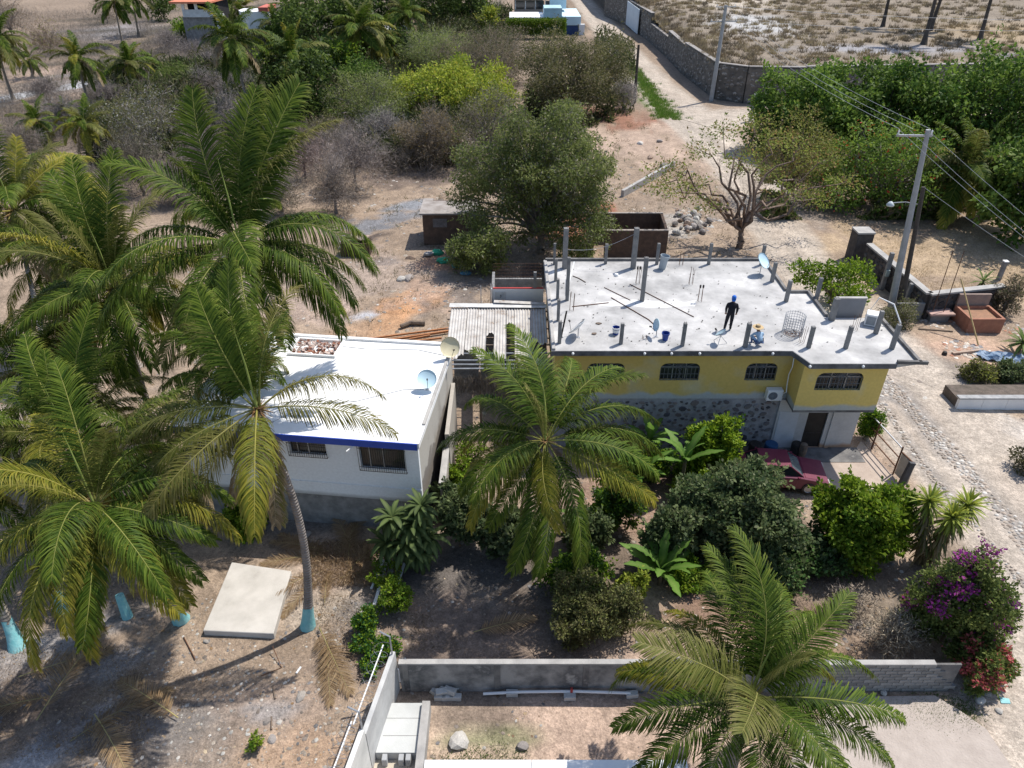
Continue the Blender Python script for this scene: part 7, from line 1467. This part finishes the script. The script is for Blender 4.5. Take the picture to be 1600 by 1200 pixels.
one(MB().box(c.x - 4.9, c.x - 3.1, c.y + .9, c.y + 1.05, 0, 1.15), 'low_screen_wall', M('grey_panel2', (.22, .215, .21), (.15, .15, .15), scale=2), 'grey concrete screen standing left of the pinkish slab', 'wall')
q = at(1434, 486); dish((q.x, q.y, 0), 'round pale disc on a stick amid the weeds by the wooden pole', .45, 190, 50, M('pale_disc', (.5, .55, .55), rough=.6, bump=0), h=1.0)
a, b = at(1487, 555), at(1535, 550); one(MB().beam((a.x, a.y, .12), (b.x, b.y, .14), .16, .14), 'pale_log', M('pale_wood', (.42, .32, .25), (.30, .22, .17), scale=5), 'pale log lying beside the street at the right', 'log'); a, b = at(1435, 515), at(1488, 519); one(MB().beam((a.x, a.y, .06), (b.x, b.y, .06), .1, .08), 'dark_plank', woodM, 'dark plank on the ground left of the planter', 'plank')
q = at(1475, 555); one(MB().lathe([(.001, .3), (.12, .25), (.16, .08), (.1, 0)], (q.x, q.y, 0), 7), 'dark_bundle', ironM, 'small black bundle lying on the pale street', 'bundle')
tp = at(1560, 556); r = np.random.default_rng(2); V = []; nx_, ny_ = 14, 8
for i in range(nx_):
    for j in range(ny_): V.append((tp.x - 1.3 + i * .21 + .06 * r.normal(), tp.y + .5 - j * .16 - i * .045 + .04 * r.normal(), .05 + .22 * r.random()))
F = [(i * ny_ + j, (i + 1) * ny_ + j, (i + 1) * ny_ + j + 1, i * ny_ + j + 1) for i in range(nx_ - 1) for j in range(ny_ - 1)]; m = MB(); m.add(V, F); one(m, 'tarpaulin', M('blue_tarp', (.10, .17, .27), (.26, .33, .42), rough=.5, scale=2, bump=.2), 'crumpled blue tarpaulin on the ground behind the planter wall', 'tarpaulin')
# ------------------------------------------------------------------ RUBBLE, BOARDS AND FALLEN FRONDS
def rock_mesh(seed, colr):
    rr = random.Random(seed); bm = bmesh.new(); bmesh.ops.create_icosphere(bm, subdivisions=2, radius=1); off = [Vector((rr.gauss(0, 1), rr.gauss(0, 1), rr.gauss(0, 1))).normalized() for _ in range(5)]
    for v in bm.verts:
        k = 1 - sum(max(0, v.co.normalized().dot(o) - .55) * .75 for o in off); v.co = v.co * k * rr.uniform(.94, 1.05); v.co.z = max(v.co.z, -.25)
    me = bpy.data.meshes.new('rock'); bm.to_mesh(me); bm.free(); me.materials.append(stoneM); a = me.color_attributes.new('col', 'FLOAT_COLOR', 'POINT'); a.data.foreach_set('color', [q for _ in me.vertices for q in (*colr, 1)]); return me
RK = [rock_mesh(i, c) for i, c in enumerate(((.34, .31, .28), (.28, .25, .23), (.40, .38, .35), (.22, .20, .19), (.30, .22, .17)))]
def rocks(items, group, desc):
    for i, (px, py, s, lab) in enumerate(items):
        q = at(px, py); o = link('rock', RK[i % 5], None, (q.x, q.y, .02), (0, 0, random.uniform(0, 6)), (s, s * .75, s * .6)); o.location.z = .0; setp(o, lab, 'rock', group)
rocks([(478, 838, .30, 'largest pale rock of the line below the blue house'), (484, 850, .24, 'pale rock second in the line beside the palm trunk'), (474, 860, .22, 'grey rock third in the line beside the palm trunk'), (480, 868, .2, 'grey rock fourth in the line by the fallen fronds'), (490, 878, .2, 'last small rock of the line by the fallen fronds'), (470, 1090, .26, 'rounded dark grey stone alone on the dirt'),
       (418, 1128, .2, 'grey stone in the small ash heap'), (437, 1130, .14, 'small stone right in the ash heap'), (425, 1155, .22, 'flat dark stone below the ash heap'), (472, 1150, .12, 'small orange-brown stone near the flat dark one'), (322, 1003, .14, 'white stone at the corner of the concrete pad'), (550, 940, .1, 'small white stone by the blue palm foot'),
       (718, 1160, .45, 'brown boulder in the weeds of the walled yard'), (815, 1168, .26, 'small boulder near the low coping wall'), (640, 405, .5, 'dark rock pile piece beside the shed shadow'), (538, 388, .5, 'grey boulder left of the burnt box'), (935, 770, .35, 'white boulder in the garden behind the middle palm'), (1000, 225, .5, 'dark rock on the bare slope'), (1030, 222, .5, 'second dark rock on the bare slope'), (1015, 247, .6, 'rock in the middle of the bare slope'), (1038, 262, .8, 'large rock on the bare slope near the low wall'), (640, 436, .55, 'brown stump like rock beside the orange soil'), (627, 437, .45, 'dark brown rock left of the orange soil')], 'single rocks on the ground', '')
bxm = thing('burnt_box', 'dark burnt wooden box heaped with scrap on the slope', 'box', (*at(558, 396).xy, 0)); 
for a in ((-1.1, 1.1, -.6, -.5), (-1.1, 1.1, .5, .6), (-1.1, -1.0, -.49, .49), (1.0, 1.1, -.49, .49)): MB().box(*a, 0, 1.05).build('side', M('charred_wood', (.05, .035, .03), (.09, .055, .04), scale=4, bump=.3), bxm, world=False)
for i in range(16): link('scrap_piece', tile_me[i % 5], bxm, (random.uniform(-1.2, 1.0), random.uniform(-.3, 1.2), random.uniform(.8, 1.2)), (random.uniform(-1, 1), random.uniform(-1, 1), random.uniform(0, 6)), random.uniform(1.8, 3.2))
# orange timber poles behind the white roof
for i, (a, b, w) in enumerate([((548, 533), (700, 513), .10), ((572, 537), (702, 517), .13), ((590, 540), (690, 528), .10), ((600, 545), (640, 539), .09), ((640, 530), (672, 524), .1)]):
    A = at(*a, .12); Bv = at(*b, .14 + .05 * i); one(MB().beam(A, Bv, w, w), 'timber', plankM, ['longest rearmost orange timber', 'thick orange timber second from the back', 'orange timber third from the back', 'short orange timber at the front left', 'short timber lying on the others'][i] + ' behind the white roof', 'timber', 'orange timbers')
for px, py, px2, py2, lab in ((626, 510, 664, 505, 'crooked grey log above the orange timbers'), (415, 514, 452, 513, 'grey log lying behind the white roof near the palm')):
    a, b = at(px, py, .15), at(px2, py2, .15); m = MB(); m.tube([a, a.lerp(b, .4) + Vector((0, .2, .08)), b], [.15, .13, .17], 7); one(m, 'log', woodM, lab, 'log')
for px, py, s, lab, mt in ((684, 398, .55, 'green plastic sack on the rubbish by the shed, upper one', M('green_plastic', (.02, .22, .12), (.03, .3, .18), rough=.5, scale=3)), (694, 410, .55, 'green plastic sack lower on the rubbish by the shed', M('green_plastic', (.02, .22, .12))), (714, 418, .5, 'teal plastic sack right of the green ones', M('teal_plastic', (.03, .14, .15), (.04, .2, .2), rough=.5)), (670, 400, .45, 'pale sack left of the green ones', concM), (728, 430, .4, 'blue scrap of plastic below the feathery tree', M('blue_scrap', (.08, .2, .3)))):
    q = at(px, py); rr = random.Random(px); bm_ = bmesh.new(); bmesh.ops.create_icosphere(bm_, subdivisions=2, radius=1)
    for v_ in bm_.verts: v_.co = Vector((v_.co.x * s * rr.uniform(.7, 1.2), v_.co.y * s * .7 * rr.uniform(.7, 1.2), max(v_.co.z, -.3) * s * .55 * rr.uniform(.7, 1.2)))
    me_ = bpy.data.meshes.new('sack'); bm_.to_mesh(me_); bm_.free(); me_.materials.append(mt); setp(link('sack', me_, None, (q.x, q.y, .15)), lab, 'sack', 'sacks in the rubbish')
# heap of pale rubble by the street tree
r = random.Random(6); hp = thing('rubble_heap', 'pale heap of broken concrete and wood beside the branching street tree', 'rubble', (*at(1075, 350).xy, 0))
for i in range(70): q = at(r.gauss(1078, 14), r.gauss(350, 9)); link('rubble_piece', RK[i % 5] if i % 3 else tile_me[i % 5], hp, (q.x - hp.location.x, q.y - hp.location.y, .1), (r.uniform(-.3, .3), r.uniform(-.3, .3), r.uniform(0, 6)), (r.uniform(.12, .4) * (1 if i % 3 else 4),) * 3)
# fallen dry fronds
FD = [FR['d', 4, 0], FR['d', 5, 0], FR['d', 6, 0]]
DF = [(520, 880, 150, 3.0, 'dry frond on top of the brown heap by the white house'), (540, 900, 60, 2.8, 'dry frond at the right of the brown heap'), (505, 895, 215, 2.8, 'dry frond pointing down from the brown heap'), (555, 870, 120, 2.6, 'dry frond behind in the brown heap'), (530, 905, 20, 2.6, 'dry frond crossing the brown heap'), (500, 870, 190, 2.4, 'dry frond at the left of the brown heap'),
      (515, 865, 170, 2.6, 'dry frond fanned over the back of the brown heap'), (545, 885, 100, 2.4, 'dry frond poking up behind the brown heap'), (500, 905, 240, 2.2, 'dry frond at the lower left of the brown heap'), (560, 890, 330, 2.2, 'dry frond at the lower right of the brown heap'), (530, 870, 75, 2.6, 'dry frond on the far side of the brown heap'),
      (500, 985, -60, 3.2, 'large curled dry frond beside the blue palm foot'), (512, 1000, -75, 2.8, 'second dry frond beside the blue palm foot'), (508, 945, 100, 1.6, 'short dry frond standing behind the palm foot'), (280, 1125, 150, 3.0, 'brown frond lying in the bottom left ash'), (60, 1130, 80, 3.6, 'old frond at the bottom left corner'), (110, 1160, 40, 3.2, 'old frond beside the bottom left corner one'), (30, 1060, 20, 3.0, 'old frond at the left edge under the palms'), (90, 1090, 200, 3.4, 'old frond across the left ash patch'), (150, 1120, 320, 3.0, 'old frond right of the left ash patch'), (300, 905, 200, 2.4, 'dry frond behind the concrete pad'), (740, 990, 15, 2.4, 'dry frond against the block wall in the garden')]
flat_me = {}
for i, (px, py, az, L, lab) in enumerate(DF):
    q = at(px, py); k = i % 3
    if k not in flat_me: flat_me[k] = frond_mesh(14, 26 + 5 * k, dict(a=(.26, .17, .09), b=(.50, .37, .22), tip=(.5, .4, .27)), 900 + k, n=90, hang=.25)
    o = link('fallen_frond', flat_me[k], None, (q.x, q.y, .05 + .04 * (i % 4)), (random.uniform(-.3, .3), 0, R(az)), (L, L, L * .6)); setp(o, lab, 'palm frond', 'fallen dry fronds')
# white boards and pipes beside the dracaena
for i, (a, b, w) in enumerate([((585, 945), (612, 850), .12), ((597, 950), (620, 858), .16), ((610, 948), (632, 880), .10), ((580, 920), (600, 875), .09)]):
    A = at(*a, .12); Bv = at(*b, .35); one(MB().beam(A, Bv, w, .05), 'white_board', whiteM if i != 1 else plastM, ['long white board leaning left of the corn plant', 'wide grey board beside the long white one', 'narrow white board nearest the corn plant', 'short white board at the left of the pile'][i], 'board', 'boards beside the corn plant')
# blocks and pipe in the walled yard
CB = MB().box(-.2, .2, -.1, .1, 0, .2).build('tmp', M('pale_block', (.46, .46, .44), (.36, .36, .35), scale=3, bump=.2), None, bevel=.012).data
for o in [o for o in C.objects if o.name == 'tmp']: bpy.data.objects.remove(o)
blks = [(688, 1092, 0, 0, 0), (700, 1092, 0, 0, 3), (712, 1092, 0, 0, -4), (690, 1082, .2, .3, 10), (703, 1083, .2, -.2, -20), (695, 1074, .1, .5, 40), (679, 1078, 0, .4, 60), (890, 1092, 0, 0, 2), (800, 1086, 0, 0, 0), (987, 1088, 0, 0, 5), (670, 1070, 0, .9, 20), (715, 1075, 0, .3, 30)]
names_ = ['front left pale block of the small pile in the walled yard', 'front middle pale block of the small pile', 'front right pale block of the small pile', 'upper left block of the small pile', 'upper right block of the small pile', 'block on top of the small pile at the back', 'block tilted at the left of the small pile', 'pale block alone under the white pipe', 'pale block at the left end of the white pipe', 'pale block at the right end of the white pipe', 'block at the far left behind the pile', 'tilted block at the back right of the pile']
for (px, py, z, tl, az), lab in zip(blks, names_): q = at(px, py, z); setp(link('concrete_block', CB, None, (q.x, q.y, z + .01), (tl, 0, R(az))), lab, 'block', 'blocks in the walled yard')
one(MB().tube([at(755, 1084, .12), at(815, 1081, .22), at(900, 1080, .22), at(985, 1083, .2)], .05, 8), 'white_pipe', whiteM, 'long white pipe lying along the foot of the block wall', 'pipe')
q = at(626, 1065); one(MB().tube([Vector((q.x, q.y, .02)), Vector((q.x - .08, q.y + .1, .55))], .05, 8), 'white_tube', whiteM, 'short white tube leaning in the yard corner', 'pipe')
q = at(893, 1080, .25); one(MB().box(q.x - .04, q.x + .04, q.y - .04, q.y + .04, .21, .42), 'red_tin', M('red_paint', (.42, .05, .045)), 'small red tin standing on the lone pale block', 'tin')
q = at(640, 1105); one(MB().box(q.x - .1, q.x + .1, q.y - .06, q.y + .06, 0, .1), 'green_scrap', M('green_plastic', (.02, .22, .12)), 'small green plastic scrap in the walled yard', 'scrap', bevel=.03)
q = at(1568, 1096); o = MB(); o.prism([(q.x - .16, q.y - .1), (q.x + .15, q.y - .12), (q.x + .2, q.y + .06), (q.x - .1, q.y + .13)], .03, .07); one(o, 'turquoise_bag', M('turquoise', (.30, .58, .60), bump=0), 'pale turquoise bag dropped beside the bougainvillea', 'bag')
for px, py, s, lab in ((1560, 1112, .16, 'white stone below the turquoise bag'), (1380, 1084, .14, 'small block lying in the block wall shade'), (1540, 1085, .2, 'grey rock under the coral bougainvillea'), (1530, 1095, .22, 'second grey rock under the coral bougainvillea')):
    q = at(px, py); setp(link('rock', RK[2], None, (q.x, q.y, .04), (0, 0, px), (s, s * .8, s * .6)), lab, 'rock', 'single rocks on the ground')
one(MB().tube([at(287, 995, .05), at(305, 1030, .05)], .02, 5), 'iron_bar', rustM, 'thin iron bar on the dirt left of the pad', 'bar')
one(MB().tube([at(426, 1010, .3), at(440, 1043, .04), at(408, 1056, .04)], .018, 5), 'bent_stick', rustM, 'bent thin stick on the dirt below the pad', 'stick')
for (a, b, lab) in (((463, 1052), (470, 1042), 'white scrap left below the palm foot'), ((426, 1072), (430, 1092), 'pale splinter on the dirt'), ((424, 1120), (424, 1140), 'grey stick across the small ash heap')): one(MB().tube([at(*a, .05), at(*b, .07)], .035, 5), 'scrap_stick', whiteM if 'white' in lab else woodM, lab, 'scrap')
# finer clutter
setp(scatter('planter_rubble', 2600, (26.5, 40), (34, 42.5), .03, .22, TAN + [(.36, .18, .12)], dens=lambda x, y: sst(.45, .6, fbm(x * .5, y * .5, 3)), seed=31), 'broken brick and stone strewn round the planters at the right', 'rubble')
setp(scatter('verge_stones', 2600, (24, 34), (22, 34), .02, .14, TAN, dens=lambda x, y: sst(.5, .62, fbm(x * .4 + 9, y * .4, 3)), seed=32), 'small stones on the right verge of the street', 'stones')
setp(scatter('heap_stones', 900, (14.5, 19.5), (56, 66), .05, .3, TAN + [(.5, .48, .45)], dens=dn, seed=33), 'broken concrete bits round the rubble heap by the street tree', 'rubble')
ro = scatter('roof_grit', 500, (2.2, 17.5), (28.6, 37.8), .01, .045, [(.3, .28, .26), (.5, .48, .46), (.2, .18, .16)], seed=34, mat=stoneM) if False else None
rg = np.random.default_rng(35); n_ = 420; x_ = rg.uniform(2.2, 17.6, n_); y_r = rg.uniform(28.5, 37.8, n_); ok = (x_ < 14.2) | (y_r < 31.0); x_, y_r = x_[ok], y_r[ok]; s_ = .012 + .04 * rg.random(len(x_)) ** 3
Vg, Fg = seg_mesh(np.column_stack([x_, y_r, np.full(len(x_), ZR)]), np.column_stack([x_ + s_, y_r, np.full(len(x_), ZR) + s_]), s_, s_ * .5, 4); setp(link('roof_grit', np_mesh('roof_grit', Vg, Fg, stoneM, np.repeat(rg.uniform(.12, .45, (len(x_), 1)) * np.array([(1, .95, .9)]), 8, 0)), kind='stuff'), 'grit and mortar crumbs on the concrete roof', 'grit')
for lab, pts in (('thin grey cable looping across the white roof', [(-6.2, .4), (-5.0, 1.9), (-3.2, 2.3), (-1.4, 3.4), (-.4, 3.6)]), ('pale cable along the back edge of the white roof', [(-7.5, 6.9), (-4.0, 6.6), (-1.5, 6.8), (.0, 6.4)])): one(MB().tube([mw(x, y, 5.065) for x, y in pts], .012, 5), 'roof_cable', galvM, lab, 'cable', 'cables on the white roof')
# cut-stone low wall on the bare slope
A, Bv = at(972, 308), at(1052, 262); lw = thing('low_rubble_wall', 'low grey wall running down the bare slope behind the brick enclosure', 'wall', (A.x, A.y, 0)); MB().beam(A + Vector((0, 0, .3)), Bv + Vector((0, 0, .3)), .3, .7).build('wall', concM, lw)
